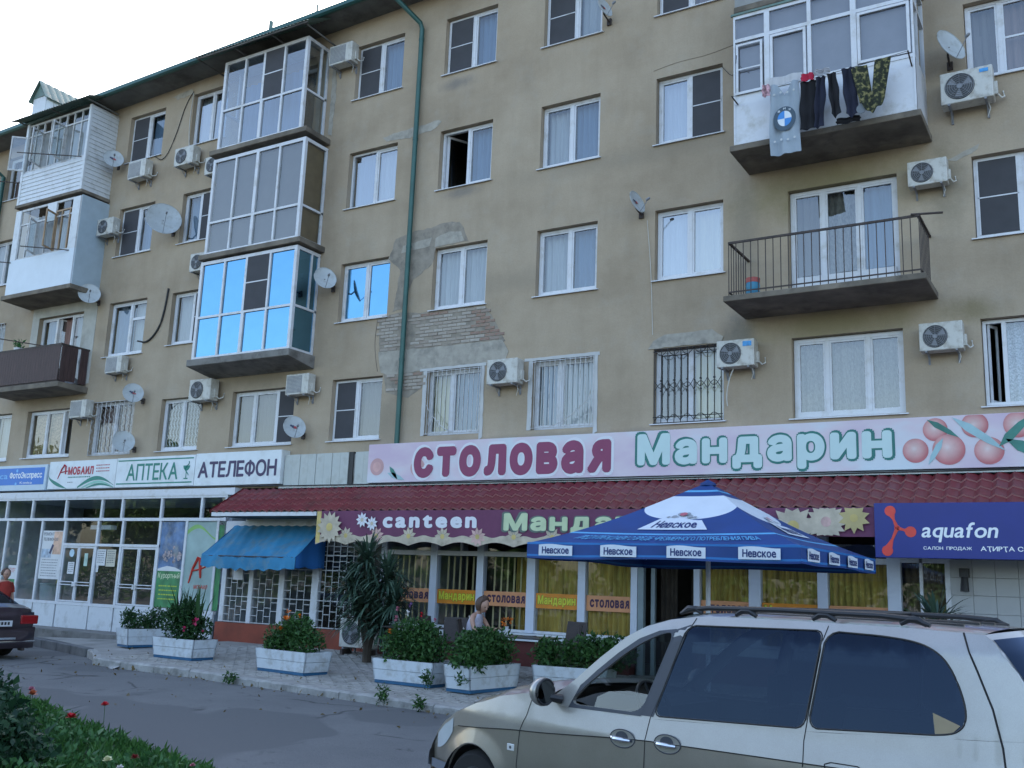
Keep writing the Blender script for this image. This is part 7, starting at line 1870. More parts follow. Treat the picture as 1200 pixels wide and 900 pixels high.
for sg, nm in ((1, 'left'), (-1, 'right')):
    up = MB(); lo_ = MB()
    for MBx, za_f, zb_f, nz in ((lo_, arch, lambda s: max(crease(s), arch(s) + .004), 8), (up, lambda s: max(crease(s), arch(s) + .004), lambda s: max(belt(s), arch(s) + .008), 8)):
        vs = []
        for s in ss:
            for j in range(nz + 1):
                z = za_f(s) + (zb_f(s) - za_f(s)) * j / nz; y_ = hw(s, z)
                fl = 0
                for c in (2.33, -.58):
                    r_ = sqrt((s - c) ** 2 + (z - .33) ** 2)
                    if .38 <= r_ < .50: fl = .022 * (1 - (r_ - .385) / .115)
                vs.append((s, sg * (y_ + max(0, fl)), z))
        w_ = nz + 1; MBx.add(vs, [(i * w_ + j, (i + 1) * w_ + j, (i + 1) * w_ + j + 1, i * w_ + j + 1) for i in range(len(ss) - 1) for j in range(nz)])
    lo_.build('lower_side_panel', BEI, VN, smooth=True, rel=True); up.build('upper_side_panel', SIL, VN, smooth=True, rel=True)
    # wheel arch liners
    for c in (2.33, -.58):
        q = MB(); q.grid(lambda u, v: (c + .385 * cos(pi * u), sg * (hw(c, .5) - .005 - .3 * v), .33 + .385 * sin(pi * u)), 16, 2); q.build('arch_liner', RUB, VN, rel=True)
        q = MB(); q.tube([(c + .385 * cos(pi * i / 20), sg * (hw(c + .385 * cos(pi * i / 20), .5) + .018), .33 + .385 * sin(pi * i / 20)) for i in range(21)], .012, 6); q.build('arch_lip', BEI, VN, rel=True, smooth=True)
    # greenhouse side panel with its openings
    outer = [(1.52, 1.14), (1.37, 1.09), (.6, 1.10), (-.57, 1.155), (-1.46, 1.22), (-1.96, 1.25), (-1.90, 1.42), (-1.80, 1.60), (-1.68, 1.76), (-1.62, 1.80), (-1.2, 1.815), (-.6, 1.82), (0, 1.82), (.31, 1.81), (.52, 1.78), (.70, 1.725), (.86, 1.645), (1.09, 1.475), (1.30, 1.30)]
    def dens(p, st=.06):
        o = []
        for (a, b), (c, d) in zip(p, p[1:] + p[:1]):
            n = max(1, int(sqrt((c - a) ** 2 + (d - b) ** 2) / st))
            o += [(a + (c - a) * i / n, b + (d - b) * i / n) for i in range(n)]
        return o
    wf = [(1.33, 1.125), (.67, 1.13), (.455, 1.70), (.56, 1.68), (.72, 1.61), (.88, 1.51), (1.05, 1.38), (1.20, 1.26)]
    ws = [(.555, 1.125), (-.565, 1.175), (-.655, 1.765), (.345, 1.745)]
    wq = [(-.60, 1.18), (-1.40, 1.235), (-1.50, 1.26), (-1.545, 1.33), (-1.52, 1.46), (-1.45, 1.61), (-1.37, 1.69), (-1.25, 1.735), (-1.05, 1.755), (-.69, 1.765)]
    ws = chaikin(dens(ws, .14)); wq = chaikin(dens(wq, .16)); wf = chaikin(dens(wf, .2))
    loops = [dens(outer), wf, ws, wq]
    pts2, tr2 = dense_tri(loops, .07)
    q = MB(); q.add([(p[0], sg * hw(*p), p[1]) for p in pts2], tr2)
    q.build('pillar_panel', SIL, VN, rel=True, smooth=True)
    q = MB()
    for l in loops:
        n_l = len(l); q.add([(p[0], sg * hw(*p), p[1]) for p in l] + [(p[0], sg * (hw(*p) - .03), p[1]) for p in l], [(i, (i + 1) % n_l, (i + 1) % n_l + n_l, i + n_l) for i in range(n_l)])
    q.build('opening_edge', SIL, VN, rel=True)
    for nm2, w_, m in (('sliding_door_window', ws, TINT), ('quarter_window', wq, TINT)):
        l = w_; cx = sum(p[0] for p in l) / len(l); cz = sum(p[1] for p in l) / len(l)
        l2 = [(cx + (p[0] - cx) * 1.012, cz + (p[1] - cz) * 1.012) for p in l]
        g2, tr = dense_tri([l2], .12)
        q = MB(); q.add([(p[0], sg * (hw(*p) - .002), p[1]) for p in g2], tr); q.build(nm2, m, VN, rel=True, smooth=True)
        q = MB(); q.tube([(p[0], sg * (hw(*p) + .001), p[1]) for p in l2] + [(l2[0][0], sg * (hw(*l2[0]) + .001), l2[0][1])], .0055, 5); q.build('window_seal', RUB, VN, rel=True)
    q = MB(); bp = dens([(.665, 1.115), (.56, 1.115), (.335, 1.755), (.445, 1.715)], .1); tr = tessellate_polygon([[Vector((p[0], p[1], 0)) for p in bp]])
    q.add([(p[0], sg * (hw(*p) + .003), p[1]) for p in bp], [tuple(t) for t in tr]); q.build('door_pillar_trim', DPL, VN, rel=True)
    ft_ = dens([(1.40, 1.10), (.665, 1.108), (.44, 1.72), (.58, 1.70), (.75, 1.635), (.92, 1.525), (1.10, 1.385), (1.26, 1.245)], .07); fi = [(p[0], p[1]) for p in wf]
    tr = tessellate_polygon([[Vector((p[0], p[1], 0)) for p in ft_], [Vector((p[0], p[1], 0)) for p in fi]])
    q = MB(); al = ft_ + fi; q.add([(p[0], sg * (hw(*p) + .004), p[1]) for p in al], [tuple(t) for t in tr]); q.build('window_trim', DPL, VN, rel=True)
    gp_ = [(1.10, 1.12), (.67, 1.13), (.625, 1.255), (.80, 1.265), (.98, 1.245), (1.08, 1.20)] if sg > 0 else wf
    tr = tessellate_polygon([[Vector((p[0], p[1], 0)) for p in gp_]])
    q = MB(); q.add([(p[0], sg * (hw(*p) - .015), p[1]) for p in gp_], [tuple(t) for t in tr]); q.build('door_window', CARG, VN, rel=True)
    q = MB(); q.add([(p[0], sg * (hw(*p) + .007), p[1]) for p in ((1.50, 1.135), (1.395, 1.10), (1.325, 1.10), (1.225, 1.285))], [(0, 1, 2, 3)]); q.build('mirror_sail', SIL, VN, rel=True)
    def seam(pts, r_=.003, m=SEAM, nm_='shut_line', off=.0015):
        o = []
        for (a, b), (c, d) in zip(pts, pts[1:]):
            for i in range(6): t = i / 6; o.append((a + (c - a) * t, b + (d - b) * t))
        o.append(pts[-1]); q = MB(); q.tube([(p[0], sg * (hw(*p) + off), p[1]) for p in o], r_, 4); return q.build(nm_, m, VN, rel=True)
    seam([(1.70, 1.13), (1.73, 1.0), (1.79, .88), (1.81, .63), (1.80, .3)]); seam([(.31, 1.80), (.45, 1.44), (.585, 1.10), (.605, .96), (.61, .6), (.63, .25)])
    seam([(-.675, 1.80), (-.60, 1.30), (-.575, 1.10), (-.58, .95)]); seam([(-1.51, 1.805), (-1.60, 1.60), (-1.68, 1.40), (-1.73, 1.2), (-1.76, .95), (-1.77, .5)], .006)
    q = MB(); cs = [s for s in ss if -1.95 < s < 2.62]; q.tube([(s, sg * (hw(s, crease(s)) + .002), crease(s)) for s in cs], .004, 5); q.build('side_moulding', SEAM, VN, rel=True)
    # door handles
    for hx, hz in ((.80, .945), (.42, .955)):
        q = MB(); c_ = (hx, sg * hw(hx, hz), hz); n = 24
        ring = [(c_[0] + .105 * cos(2 * pi * k / n) * (1.0 if cos(2 * pi * k / n) > 0 else 1.05), c_[1] + sg * .003, c_[2] + .062 * sin(2 * pi * k / n)) for k in range(n)]
        q.add(ring, [tuple(range(n))]); H = q.build('door_handle', SIL, VN, rel=True)
        q = MB(); q.tube([ring[k] for k in range(n)] + [ring[0]], .004, 4); q.build('handle_rim', DPL, H, rel=True)
        q = MB(); q.add([(c_[0] + .0 + .055 * cos(a), c_[1] + sg * .006, c_[2] + .008 + .042 * sin(a)) for a in [pi * i / 12 for i in range(13)]], [tuple(range(13))]); q.build('finger_recess', DPL, H, rel=True)
        q = MB(); q.tube([(hx + .09, c_[1] + sg * .008, hz + .004), (hx + .05, c_[1] + sg * .035, hz - .002), (hx - .02, c_[1] + sg * .036, hz - .004), (hx - .075, c_[1] + sg * .012, hz - .008)], [.010, .016, .016, .010], 8); q.build('handle_grip', CHR, H, rel=True, smooth=True)
        if hx > .6: q = MB(); q.disc((hx - .082, c_[1] + sg * .006, hz - .006), (0, sg, 0), .012, 10); q.build('key_lock', DPL, H, rel=True)
    if sg > 0:
        seam([(-.74, .90), (-.72, .985), (-.76, 1.0), (-.93, 1.0), (-.96, .985), (-.96, .80), (-.74, .80), (-.74, .90)], .0035)
        q = MB(); c_ = (1.88, hw(1.88, .745), .745); q.box(c_[0] - .038, c_[1] - .005, c_[2] - .026, c_[0] + .038, c_[1] + .006, c_[2] + .026); SMK = q.build('side_marker', mat('white_marker_lens', (.6, .6, .58), .25), VN, rel=True, bevel=.008)
        q = MB(); q.disc((c_[0], c_[1] + .0075, c_[2]), (0, 1, 0), .012, 10); q.build('lens_core', DPL, SMK, rel=True)
    # roof rail
    q = MB(); ry = sg * .70
    q.tube([(-1.30, ry, 1.835), (-1.22, ry, 1.862), (-1.0, ry, 1.878), (-.3, ry, 1.882), (.25, ry, 1.872), (.40, ry, 1.855), (.48, ry, 1.825)], [.014, .022, .019, .018, .018, .021, .013], 8)
    for s_ in (-1.2, -.62, -.05, .38): q.tube([(s_ - .08, ry, 1.835), (s_ - .03, ry, 1.865), (s_ + .03, ry, 1.865), (s_ + .08, ry, 1.835)], [.015, .023, .023, .015], 6)
    q.build('roof_rail', BLACK, VN, rel=True, smooth=True)
    # mirror
    mc = Vector((1.46, sg * 1.06, 1.205)); q = MB()
    q.grid(lambda u, v: mc + Vector((.10 * cos(pi * v - pi / 2) * cos(2 * pi * u) * (1.0 if cos(2 * pi * u) > 0 else .25), .10 * cos(pi * v - pi / 2) * sin(2 * pi * u) * 1.15, .105 * sin(pi * v - pi / 2))), 24, 14)
    MR = q.build('mirror_housing', SIL, VN, rel=True, smooth=True)
    q = MB(); n = 22; q.add([tuple(mc + Vector((-.026, .095 * cos(2 * pi * k / n), .088 * sin(2 * pi * k / n)))) for k in range(n)], [tuple(range(n))]); q.build('mirror_glass', mat('mirror_glass', (.06, .065, .07), .03, metal=1, var=.01) if sg > 0 else bpy.data.materials['mirror_glass'], MR, rel=True)
    q = MB(); q.tube([tuple(mc + Vector((-.022, .098 * cos(2 * pi * k / n), .092 * sin(2 * pi * k / n)))) for k in range(n + 1)], .010, 6); q.build('mirror_surround', BLACK, MR, rel=True)
    q = MB(); q.tube([tuple(mc + Vector((0, -sg * .06, -.04))), (1.40, sg * hw(1.4, 1.13), 1.15)], [.03, .035], 8); q.build('mirror_arm', BLACK, MR, rel=True)
    # headlamp
    q = MB(); q.grid(lambda u, v: (lambda s_, z_: (s_, sg * (hw(s_, z_) + .004), z_))(2.66 + .25 * u, (.60 + .16 * (1 - u) ** 2) + v * (belt(2.66 + .25 * u) - .03 - (.60 + .16 * (1 - u) ** 2))), 8, 5); q.build('headlight', mat('headlight_lens', (.55, .58, .60), .08, coat=1.0) if sg > 0 else bpy.data.materials['headlight_lens'], VN, rel=True, smooth=True)
    for wc in (2.33, -.58):
        q = MB(); y0_ = sg * .70; q.lathe([(.20, .0), (.29, .0), (.325, .03), (.335, .09), (.325, .16), (.29, .2), (.20, .2)], (wc, sg * .68, .33), (0, sg, 0), 36); WL = q.build('wheel', TYRE, VN, rel=True, smooth=True)
        q = MB(); q.lathe([(.0, .16), (.05, .165), (.06, .14), (.18, .15), (.205, .19), (.21, .17)], (wc, sg * .68, .33), (0, sg, 0), 30); q.build('rim', RIM, WL, rel=True, smooth=True)
        for k in range(7):
            a = 2 * pi * k / 7; q = MB(); q.tube([(wc + .04 * cos(a), sg * .85, .33 + .04 * sin(a)), (wc + .19 * cos(a), sg * .86, .33 + .19 * sin(a))], [.022, .016], 6); q.build('spoke', RIM, WL, rel=True)
# roof skin, windscreen, bonnet, nose, tail
def redge(s): return .80 - (.05 * max(0, (s - .1) / .4) ** 2 if s > .1 else 0) - (.06 * ((-1.3 - s) / .35) ** 2 if s < -1.3 else 0)
outz = pw([(-1.62, 1.80), (-1.2, 1.815), (0, 1.82), (.31, 1.81), (.52, 1.78)])
q = MB(); q.grid(lambda u, v: (lambda s, y_: (s + .10 * (1 - abs(2 * v - 1) ** 2.4) * (1 if u > .95 else 0) , y_, outz(s) + .035 * (1 - abs(2 * v - 1) ** 2.6) * (1 if u < .97 else .75)))(-1.62 + 2.05 * u, (2 * v - 1) * hw(-1.62 + 2.05 * u, outz(-1.62 + 2.05 * u))), 40, 24)
q.build('roof', SIL, VN, smooth=True, rel=True)
q = MB()
for k in (-.42, -.14, .14, .42): q.tube([(-1.4, k, 1.85 - k * k * .06), (.2, k, 1.853 - k * k * .06)], .012, 5)
q.tube([(-.62, -.70, 1.885), (-.62, .70, 1.885)], .013, 6); q.tube([(.20, -.70, 1.88), (.20, .70, 1.88)], .013, 6); q.build('roof_crossbar', BLACK, VN, rel=True)
def wsh(u, v):
    # v 0 cowl..1 header, u across
    A = [(1.52, 1.14), (1.30, 1.30), (1.09, 1.475), (.86, 1.645), (.70, 1.725), (.52, 1.78), (.43, 1.80)]
    t = v * (len(A) - 1); i = min(len(A) - 2, int(t)); f_ = t - i; s = A[i][0] * (1 - f_) + A[i + 1][0] * f_; z = A[i][1] * (1 - f_) + A[i + 1][1] * f_
    b = 1 - abs(2 * u - 1) ** 2.2; return (s + (.26 - .12 * v) * b, (2 * u - 1) * hw(s, z) * .99, z + .03 * b)
q = MB(); q.grid(wsh, 24, 18); q.build('windscreen', CARG, VN, smooth=True, rel=True)
def hood(u, v):
    s = 1.52 + 1.40 * u; e = hw(s, belt(s)); b = 1 - abs(2 * v - 1) ** 2.6; s2 = s + (.26 * (1 - u) + .12 * u) * b
    return (s2, (2 * v - 1) * e, belt(s) - .002 + .055 * b)
q = MB(); q.grid(hood, 36, 24); q.build('bonnet', SIL, VN, smooth=True, rel=True)
def nose(u, v):
    z = .72 - .52 * v; s = 2.92 + .10 * sin(pi * min(1, v * 1.1)) ; e = hw(2.92, max(z, .3)) ; b = 1 - abs(2 * u - 1) ** 2.8
    return (s + .14 * b, (2 * u - 1) * e, z + .04 * b * (1 - v))
q = MB(); q.grid(nose, 28, 14); q.build('front_bumper', BEI, VN, smooth=True, rel=True)
q = MB(); q.grid(lambda u, v: (nose(u, .30 + .25 * v)[0] + .012, nose(u, .3)[1] * 1.0, nose(u, .30 + .25 * v)[2]), 28, 4); q.build('bumper_strip', mat('pale_bumper_strip', (.30, .33, .38), .35), VN, rel=True, smooth=True)
q = MB(); q.grid(lambda u, v: (2.70 + .30 * u + 0 * v, hw(2.70 + .30 * u, .5) + .02, .50 - .07 * v), 6, 2); q.build('bumper_corner', mat('corner_grey_strip', (.16, .18, .22), .4), VN, rel=True)
q = MB(); q.grid(lambda u, v: (nose(.28 + .44 * u, .06 + .16 * v)[0] + .01, nose(.28 + .44 * u, .1)[1], nose(.28 + .44 * u, .06 + .16 * v)[2]), 12, 3); q.build('radiator_grille', BLACK, VN, rel=True)
TA_ = [(-1.62, 1.80), (-1.72, 1.70), (-1.80, 1.58), (-1.88, 1.42), (-1.95, 1.25), (-1.98, 1.0), (-2.0, .75), (-2.02, .55), (-1.98, .25)]
def tail(u, v, d=0, ins=1.0):
    t = v * (len(TA_) - 1); i = min(len(TA_) - 2, int(t)); f_ = t - i; s = TA_[i][0] * (1 - f_) + TA_[i + 1][0] * f_; z = TA_[i][1] * (1 - f_) + TA_[i + 1][1] * f_
    a = 2 * u - 1; b = 1 - abs(a) ** 3; return (s - .13 * b - d, a * hw(max(s, -1.97), z) * ins, z + .035 * b * max(0, 1 - v * 4))
q = MB(); q.grid(tail, 30, 32); q.build('tailgate', SIL, VN, smooth=True, rel=True)
q = MB(); q.grid(lambda u, v: tail(.0175 + .965 * u, .035 + .42 * v, .004 , 1.004), 40, 12); RG = q.build('rear_window', TINT, VN, smooth=True, rel=True)
q = MB(); q.grid(lambda u, v: tail(.0 + 1.0 * u, .68 + .3 * v, .05, 1.0), 24, 6); q.build('rear_bumper', BEI, VN, smooth=True, rel=True)
for sg in (-1, 1):
    q = MB(); q.grid(lambda u, v: (lambda p: (p[0] - .006, p[1] * 1.004, p[2]))(tail((.90 + .10 * u) if sg > 0 else (.10 - .10 * u), .48 + .16 * v)), 6, 6); q.build('tail_light', RED, VN, rel=True)
q = MB(); q.add([(a_, hw(a_, b_) + .003, b_) for a_, b_ in ((-1.36, 1.35), (-1.515, 1.295), (-1.46, 1.24), (-1.375, 1.235))], [(0, 1, 2, 3)]); q.build('tan_patch', mat('tan_matt', (.30, .24, .15), .9), VN, rel=True)  # small tan patch laid on the quarter window glass
# cabin
q = MB(); q.box(-1.85, -.80, .30, 1.75, .80, .42); q.box(1.1, -.76, .42, 1.72, .76, 1.0); q.build('cabin_floor', BLACK, VN, rel=True)
q = MB(); q.grid(lambda u, v: (1.62 - .50 * v, (2 * u - 1) * .78, 1.06 + .07 * sin(pi * v) + (.05 * math.exp(-((2 * u - 1.5) / .3) ** 2)) * sin(pi * v)), 20, 8); q.box(1.08, -.76, .8, 1.14, .76, 1.08); q.build('dashboard', DPL, VN, smooth=True, rel=True)
q = MB(); c_ = Vector((.93, .38, 1.13)); ax = Vector((-.85, 0, .5)).normalized(); e1 = Vector((0, 1, 0)); e2 = ax.cross(e1)
q.tube([c_ + e1 * .185 * cos(2 * pi * k / 28) + e2 * .185 * sin(2 * pi * k / 28) for k in range(29)], .015, 6, cap=False)
for a in (0, pi, -pi / 2): q.tube([c_ - ax * .02, c_ + e1 * .18 * cos(a) + e2 * .18 * sin(a)], .014, 5)
q.disc(c_ - ax * .01, ax, .06, 14, thick=.03); q.tube([c_, c_ + Vector((.25, 0, -.14))], .025, 6); q.build('steering_wheel', BLACK, VN, rel=True, smooth=True)
for sy in (.38, -.38):
    q = MB(); q.box(.05, sy - .24, .42, .60, sy + .24, .62); q.add([(.12, sy - .23, .6), (.12, sy + .23, .6), (-.08, sy + .21, 1.22), (-.08, sy - .21, 1.22), (-.02, sy - .23, .6), (-.02, sy + .23, .6), (-.18, sy + .21, 1.22), (-.18, sy - .21, 1.22)], [(0, 1, 2, 3), (4, 5, 6, 7), (0, 1, 5, 4), (1, 2, 6, 5), (2, 3, 7, 6), (3, 0, 4, 7)]); q.box(-.17, sy - .12, 1.24, -.08, sy + .12, 1.44)
    q.build('seat', mat('grey_seat_cloth', (.06, .065, .07), .9) if sy > 0 else bpy.data.materials['grey_seat_cloth'], VN, rel=True, bevel=.03)
q = MB(); q.box(-1.0, -.7, .42, -.5, .7, .65); q.box(-1.15, -.7, .6, -1.0, .7, 1.25); q.build('rear_bench', bpy.data.materials['grey_seat_cloth'], VN, rel=True, bevel=.03)
q = MB(); q.box(1.02, -.07, 1.58, 1.06, .12, 1.65); q.build('rear_view_mirror', BLACK, VN, rel=True)
q = MB(); q.tube([(.95, .32, 1.60), (.95, .34, 1.72)], .01, 5); q.box(.5, .28, 1.62, .56, .62, 1.72); q.build('sun_visor', BLACK, VN, rel=True)

# ================================================================== SEDAN at the left edge
SD = thing('parked_sedan', (-21.85, -5.95, 0), 'dark plum saloon car at the left edge, its rear light and plate showing', 'car', rz=pi)
PLUM = carpaint('dark_plum_paint', (.055, .04, .05), .3)
stz = pw([(-2.2, .62), (-2.18, .90), (-2.12, 1.0), (-1.7, 1.07), (-1.3, 1.09), (1.0, 1.0), (1.9, .86), (2.2, .62)])
def sw_(s, z): return (.86 - .10 * max(0, (abs(s) - 1.6) / .6) ** 2) * (1 - .02 * abs(z - .6)) - .05 * max(0, z - .85) * 2
def sarch(s):
    z = .20
    for c in (-1.35, 1.35):
        d = abs(s - c)
        if d < .35: z = max(z, .31 + sqrt(.35 ** 2 - d * d))
    return z
st_ = [-2.2 + .04 * i for i in range(111)]
for sg in (1, -1):
    q = MB(); vs = []
    for s in st_:
        for j in range(9):
            a, b = sarch(s), max(stz(s), sarch(s) + .01); z = a + (b - a) * j / 8; vs.append((s, sg * sw_(s, z), z))
    q.add(vs, [(i * 9 + j, (i + 1) * 9 + j, (i + 1) * 9 + j + 1, i * 9 + j + 1) for i in range(len(st_) - 1) for j in range(8)]); q.build('side_panel', PLUM, SD, smooth=True, rel=True)
    q = MB(); q.add([(-1.55, sg * .74, 1.06), (.75, sg * .76, 1.0), (.1, sg * .60, 1.42), (-.95, sg * .60, 1.42)], [(0, 1, 2, 3)]); q.build('side_window', TINT, SD, rel=True)
    for c in (-1.35, 1.35):
        q = MB(); q.lathe([(.0, .12), (.18, .15), (.19, .0), (.28, .0), (.305, .03), (.31, .1), (.30, .17), (.27, .2), (.19, .2)], (c, sg * .64, .31), (0, sg, 0), 28); q.build('wheel', TYRE, SD, rel=True, smooth=True)
    q = MB(); q.box(-2.30, sg * .46, .70, -2.10, sg * .85, .88); q.build('tail_light', mat('red_lamp_lens', (.30, .012, .015), .15, coat=1) if sg > 0 else bpy.data.materials['red_lamp_lens'], SD, rel=True, bevel=.02)
q = MB(); q.grid(lambda u, v: (-2.2 + 4.4 * u, (2 * v - 1) * sw_(-2.2 + 4.4 * u, stz(-2.2 + 4.4 * u)), stz(-2.2 + 4.4 * u) + .04 * (1 - (2 * v - 1) ** 4)), 60, 14); q.build('deck', PLUM, SD, smooth=True, rel=True)
q = MB()
def rf(u, v):
    P_ = [(-1.72, 1.08), (-1.35, 1.26), (-1.0, 1.40), (-.5, 1.46), (.1, 1.44), (.45, 1.28), (.95, 1.03)]; t = u * 6; i = min(5, int(t)); f_ = t - i
    s = P_[i][0] * (1 - f_) + P_[i + 1][0] * f_; z = P_[i][1] * (1 - f_) + P_[i + 1][1] * f_; a = 2 * v - 1; e = .76 - .17 * (z - 1.05) / .4
    return (s, a * e, z + .03 * (1 - a * a))
q.grid(lambda u, v: rf(.34 + .33 * u, v), 10, 10); q.build('roof', PLUM, SD, smooth=True, rel=True)
q = MB(); q.grid(lambda u, v: rf(.34 * u, v), 10, 10); q.build('rear_window', TINT, SD, smooth=True, rel=True)
q = MB(); q.grid(lambda u, v: rf(.67 + .33 * u, v), 10, 10); q.build('windscreen', TINT, SD, smooth=True, rel=True)
q = MB(); q.grid(lambda u, v: (-2.20 - .06 * (1 - (2 * u - 1) ** 4) - .03 * sin(pi * v), (2 * u - 1) * .80, .62 + .32 * v), 16, 8); q.build('boot_lid', PLUM, SD, smooth=True, rel=True)
q = MB(); q.grid(lambda u, v: (-2.24 - .10 * (1 - (2 * u - 1) ** 6) * sin(pi * min(1, v + .2)), (2 * u - 1) * .84, .22 + .42 * v), 20, 8); q.build('rear_bumper', PLUM, SD, smooth=True, rel=True)
q = MB(); q.box(-2.345, -.36, .40, -2.335, .36, .44); q.tube([(-2.3, -.82, .36), (-2.34, .0, .35), (-2.3, .82, .36)], .02, 6); q.build('bumper_trim', CHR, SD, rel=True)
q = MB(); q.box(-2.325, -.26, .66, -2.31, .26, .775); NP = q.build('number_plate', PVC, SD, rel=True)
q = MB()
for k in range(6): q.box(-2.328, -.2 + k * .07, .69, -2.3255, -.155 + k * .07, .75)
q.build('plate_marks', BLACK, NP, rel=True)
q = MB(); q.tube([(-2.2, -.55, .2), (-2.36, -.55, .2)], .03, 8); q.build('exhaust', IRON, SD, rel=True)

# ================================================================== FLOWER BED in the foreground
EDGE = [(-40, -1.5), (-26, -5.2), (-17, -8.2), (-14.3, -9.15), (-12.4, -9.76), (-10.3, -10.53), (-8.85, -11.0), (-7.35, -11.45), (-5.5, -12.1), (-4.2, -12.9), (-3.8, -14.2), (-4.0, -30)]
EDGE = [(-26, -8.0)] + EDGE[2:]
bed = MB(); n = len(EDGE)
r5 = random.Random(9)
vs = []
for i, (x, y_) in enumerate(EDGE):
    for j in range(9):
        t = j / 8; vs.append((x - t * 14, y_ - t * 14, (road_z(y_) - .02) if j == 0 else .05 + .03 * sin(x * 2 + j)))
bed.add(vs, [(i * 9 + j, (i + 1) * 9 + j, (i + 1) * 9 + j + 1, i * 9 + j + 1) for i in range(n - 1) for j in range(8)])
tag(bed.build('flower_bed', mat('bed_soil', (.045, .05, .03), .95, var=.4, bump=.6)), 'soil of the planted bed in the left foreground', kind='structure')
def edge_y(x):
    for (a, b), (c, d) in zip(EDGE, EDGE[1:]):
        if a <= x <= c: return b + (d - b) * (x - a) / (c - a)
    return -14
GRS = leafmat('grass_blade', (.028, .10, .022), (.10, .24, .055), transl=.3)
c = []
while len(c) < 52000:
    x = rng.uniform(-16.5, -4.2); y_ = edge_y(x) + .06 * sin(x * 9) + .04 * sin(x * 23) - abs(rng.normal()) * .02 - 3.6 * rng.random() ** 1.3
    c.append((x, y_, .03 + .05 * rng.random()))
tag(leaves('grass', c, .068, GRS, None, aspect=.16, up=1.6, bend=.35), 'short green grass along the edge of the flower bed', 'grass', kind='stuff')
c = []
while len(c) < 7000:
    x = rng.uniform(-14, -4.6); y_ = edge_y(x) - .25 - 2.4 * rng.random()
    if sin(x * 3.1) * sin(y_ * 3.7) > -.1: c.append((x, y_, .05 + .12 * rng.random()))
tag(leaves('ground_cover', c, .06, leafmat('bed_leaf', (.03, .10, .03), (.09, .21, .07)), None, aspect=.6, up=.5), 'broad leaved green ground cover in the flower bed', 'ground cover', kind='stuff')
def bush(x, y_, label, blobs, n, m, s_=.07):
    t = thing('bush', (x, y_, .05), label, 'bush'); leaves('foliage', blob_points(n, [(x + b[0], y_ + b[1], .05 + b[2], b[3], b[4], b[5]) for b in blobs], .45), s_, m, t, aspect=.6)
    q = MB()
    for k in range(14): b = blobs[k % len(blobs)]; q.tube([(x, y_, .05), (x + b[0] * .5, y_ + b[1] * .5, .05 + b[2] * .6), (x + b[0] + random.uniform(-.2, .2), y_ + b[1] + random.uniform(-.2, .2), .05 + b[2] + b[5] * .5)], [.02, .014, .006], 5)
    q.build('stem', bpy.data.materials['rough_bark'], t)
BL_ = leafmat('dark_bush_leaf', (.010, .035, .018), (.032, .085, .036), transl=.15)
bush(-11.6, -11.6, 'dark dense bush at the left edge of the flower bed', [(0, 0, .25, .9, .75, .52), (.7, -.3, .2, .65, .6, .42), (-.6, .1, .25, .8, .65, .5), (1.0, .1, .1, .4, .4, .3)], 10000, BL_)
bush(-9.6, -12.6, 'dark rounded bush at the bottom left corner of the photo', [(0, 0, .22, .85, .65, .45), (.55, -.2, .18, .55, .5, .38), (-.7, .2, .25, .75, .6, .5), (.85, .1, .1, .32, .35, .26)], 9500, BL_)
def bloom(x, y_, h, label, m, r0=.055):
    t = thing('flower', (x, y_, .05), label, 'flower')
    q = MB(); q.tube([(x, y_, .05), (x + .01, y_, .05 + h * .6), (x, y_, .05 + h)], .004, 4); q.build('stem', bpy.data.materials['green_stem'], t)
    q = MB(); rr = random.Random(int(-x * 100))
    for k in range(26):
        a = rr.random() * 6.28; e = rr.uniform(.1, 1.3); d = Vector((cos(a) * cos(e), sin(a) * cos(e), sin(e))); sd = Vector((-sin(a), cos(a), 0)) * r0 * .35; c_ = Vector((x, y_, .05 + h)); q.add([c_, c_ + d * r0 * .7 + sd, c_ + d * r0 * 1.05, c_ + d * r0 * .7 - sd], [(0, 1, 2, 3)])
    q.build('petals', m, t)
bloom(-9.4, -11.5, .30, 'low crimson flower in the bed beside the dark bush', RDF, .06); bloom(-9.6, -10.95, .36, 'tall single red flower at the edge of the bed against the road', RDF, .05)
bloom(-7.3, -12.65, .26, 'pale yellow flower at the bottom edge of the photo', YLF, .045); bloom(-7.05, -12.72, .24, 'small white flower beside a dark red one at the bottom edge', WHF, .035)
bloom(-7.15, -12.5, .28, 'dark red flower between the pale ones at the bottom edge', mat('dark_red_petals', (.22, .01, .015), .6), .04); bloom(-6.75, -12.6, .22, 'cream flower farthest right in the bed', YLF, .04)
bloom(-10.45, -11.25, .42, 'orange rose on the dark bush', mat('salmon_petals', (.5, .14, .06), .6), .06); bloom(-11.0, -10.9, .4, 'faded pink rose above the dark bush', PPF, .05)
bloom(-6.9, -12.1, .20, 'small pink flower half hidden in the bed grass', PPF, .03)

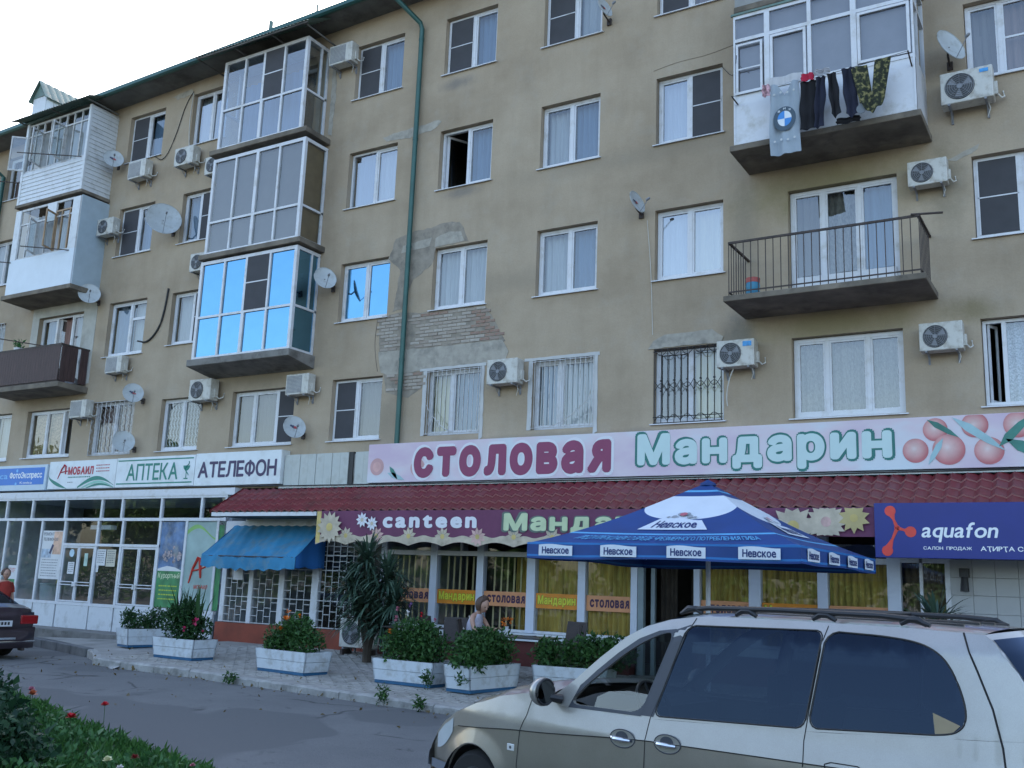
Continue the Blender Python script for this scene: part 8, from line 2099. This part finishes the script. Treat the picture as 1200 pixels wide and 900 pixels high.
# ================================================================== TREES across the road (they shade and are mirrored in the glass)
TLF = leafmat('tree_leaf', (.03, .08, .02), (.09, .17, .05), transl=.3)
def tree(x, y_, h, label, proto=None):
    if proto is not None: return copy_tree(proto, (x, y_, -.1), rz=random.uniform(0, 6), label=label, scale=(h, h, h))
    t = thing('park_tree', (x, y_, -.1), label, 'tree', 'trees across the road')
    q = MB(); q.tube([(0, 0, 0), (.02, 0, .2), (0, .01, .45), (.01, 0, .7)], [.028, .022, .016, .006], 8)
    for k in range(7): a = k * .9; q.tube([(0, 0, .25 + .05 * k), (.14 * cos(a), .14 * sin(a), .42 + .05 * k)], [.010, .004], 5)
    q.build('trunk', bpy.data.materials['rough_bark'], t, rel=True)
    bl = [(0, 0, .34, .20, .20, .14), (.0, 0, .62, .24, .24, .22), (.16, .05, .5, .18, .17, .15), (-.16, -.04, .52, .18, .18, .16), (.02, -.17, .48, .18, .16, .14), (-.02, .17, .55, .17, .17, .15), (.05, 0, .82, .15, .15, .14)]
    leaves('crown', blob_points(4500, bl, .35), .036, TLF, t, rel=True, aspect=.7)
    t.scale = (h, h, h); return t
tp_ = tree(-30, -33, 6.5, 'broad leafy tree in the row across the road')
TR = ((-24, -35, 12), (-18, -32, 10.5), (-12, -34, 11.5), (-6.5, -31, 10), (-1, -34, 12), (5, -32, 10), (11, -34, 12), (-36, -35, 12), (-43, -37, 13), (-50, -40, 13), (-58, -42, 13), (-66, -38, 13), (-74, -41, 14), (-83, -38, 14), (-92, -42, 15), (-102, -40, 15), (18, -36, 11), (26, -38, 12))  # left end added and the rest lowered to tune reflections in glass
ORD = 'first second third fourth fifth sixth seventh eighth ninth tenth eleventh twelfth thirteenth fourteenth fifteenth sixteenth seventeenth eighteenth nineteenth'.split()
for i, (x, y_, h) in enumerate(TR):
    tree(x, y_, h if x < -48 else h * .58, '%s leafy tree from the left in the row across the road' % ORD[sorted([-30] + [q_[0] for q_ in TR]).index(x)], tp_)
tp_['label'] = '%s leafy tree from the left in the row across the road' % ORD[sorted([-30] + [q_[0] for q_ in TR]).index(-30)]
HG = leaves('hedge', [(rng.uniform(-108, 30), -29.5 + rng.normal() * .5 - (0 if True else 0), rng.random() ** .8 * 2.6) for _ in range(15000)], .30, TLF, None, aspect=.7)  # unseen hedge added to hide the bright horizon from mirroring glass
tag(HG, 'unseen leafy hedge added under the trees across the road to darken reflections', 'hedge')
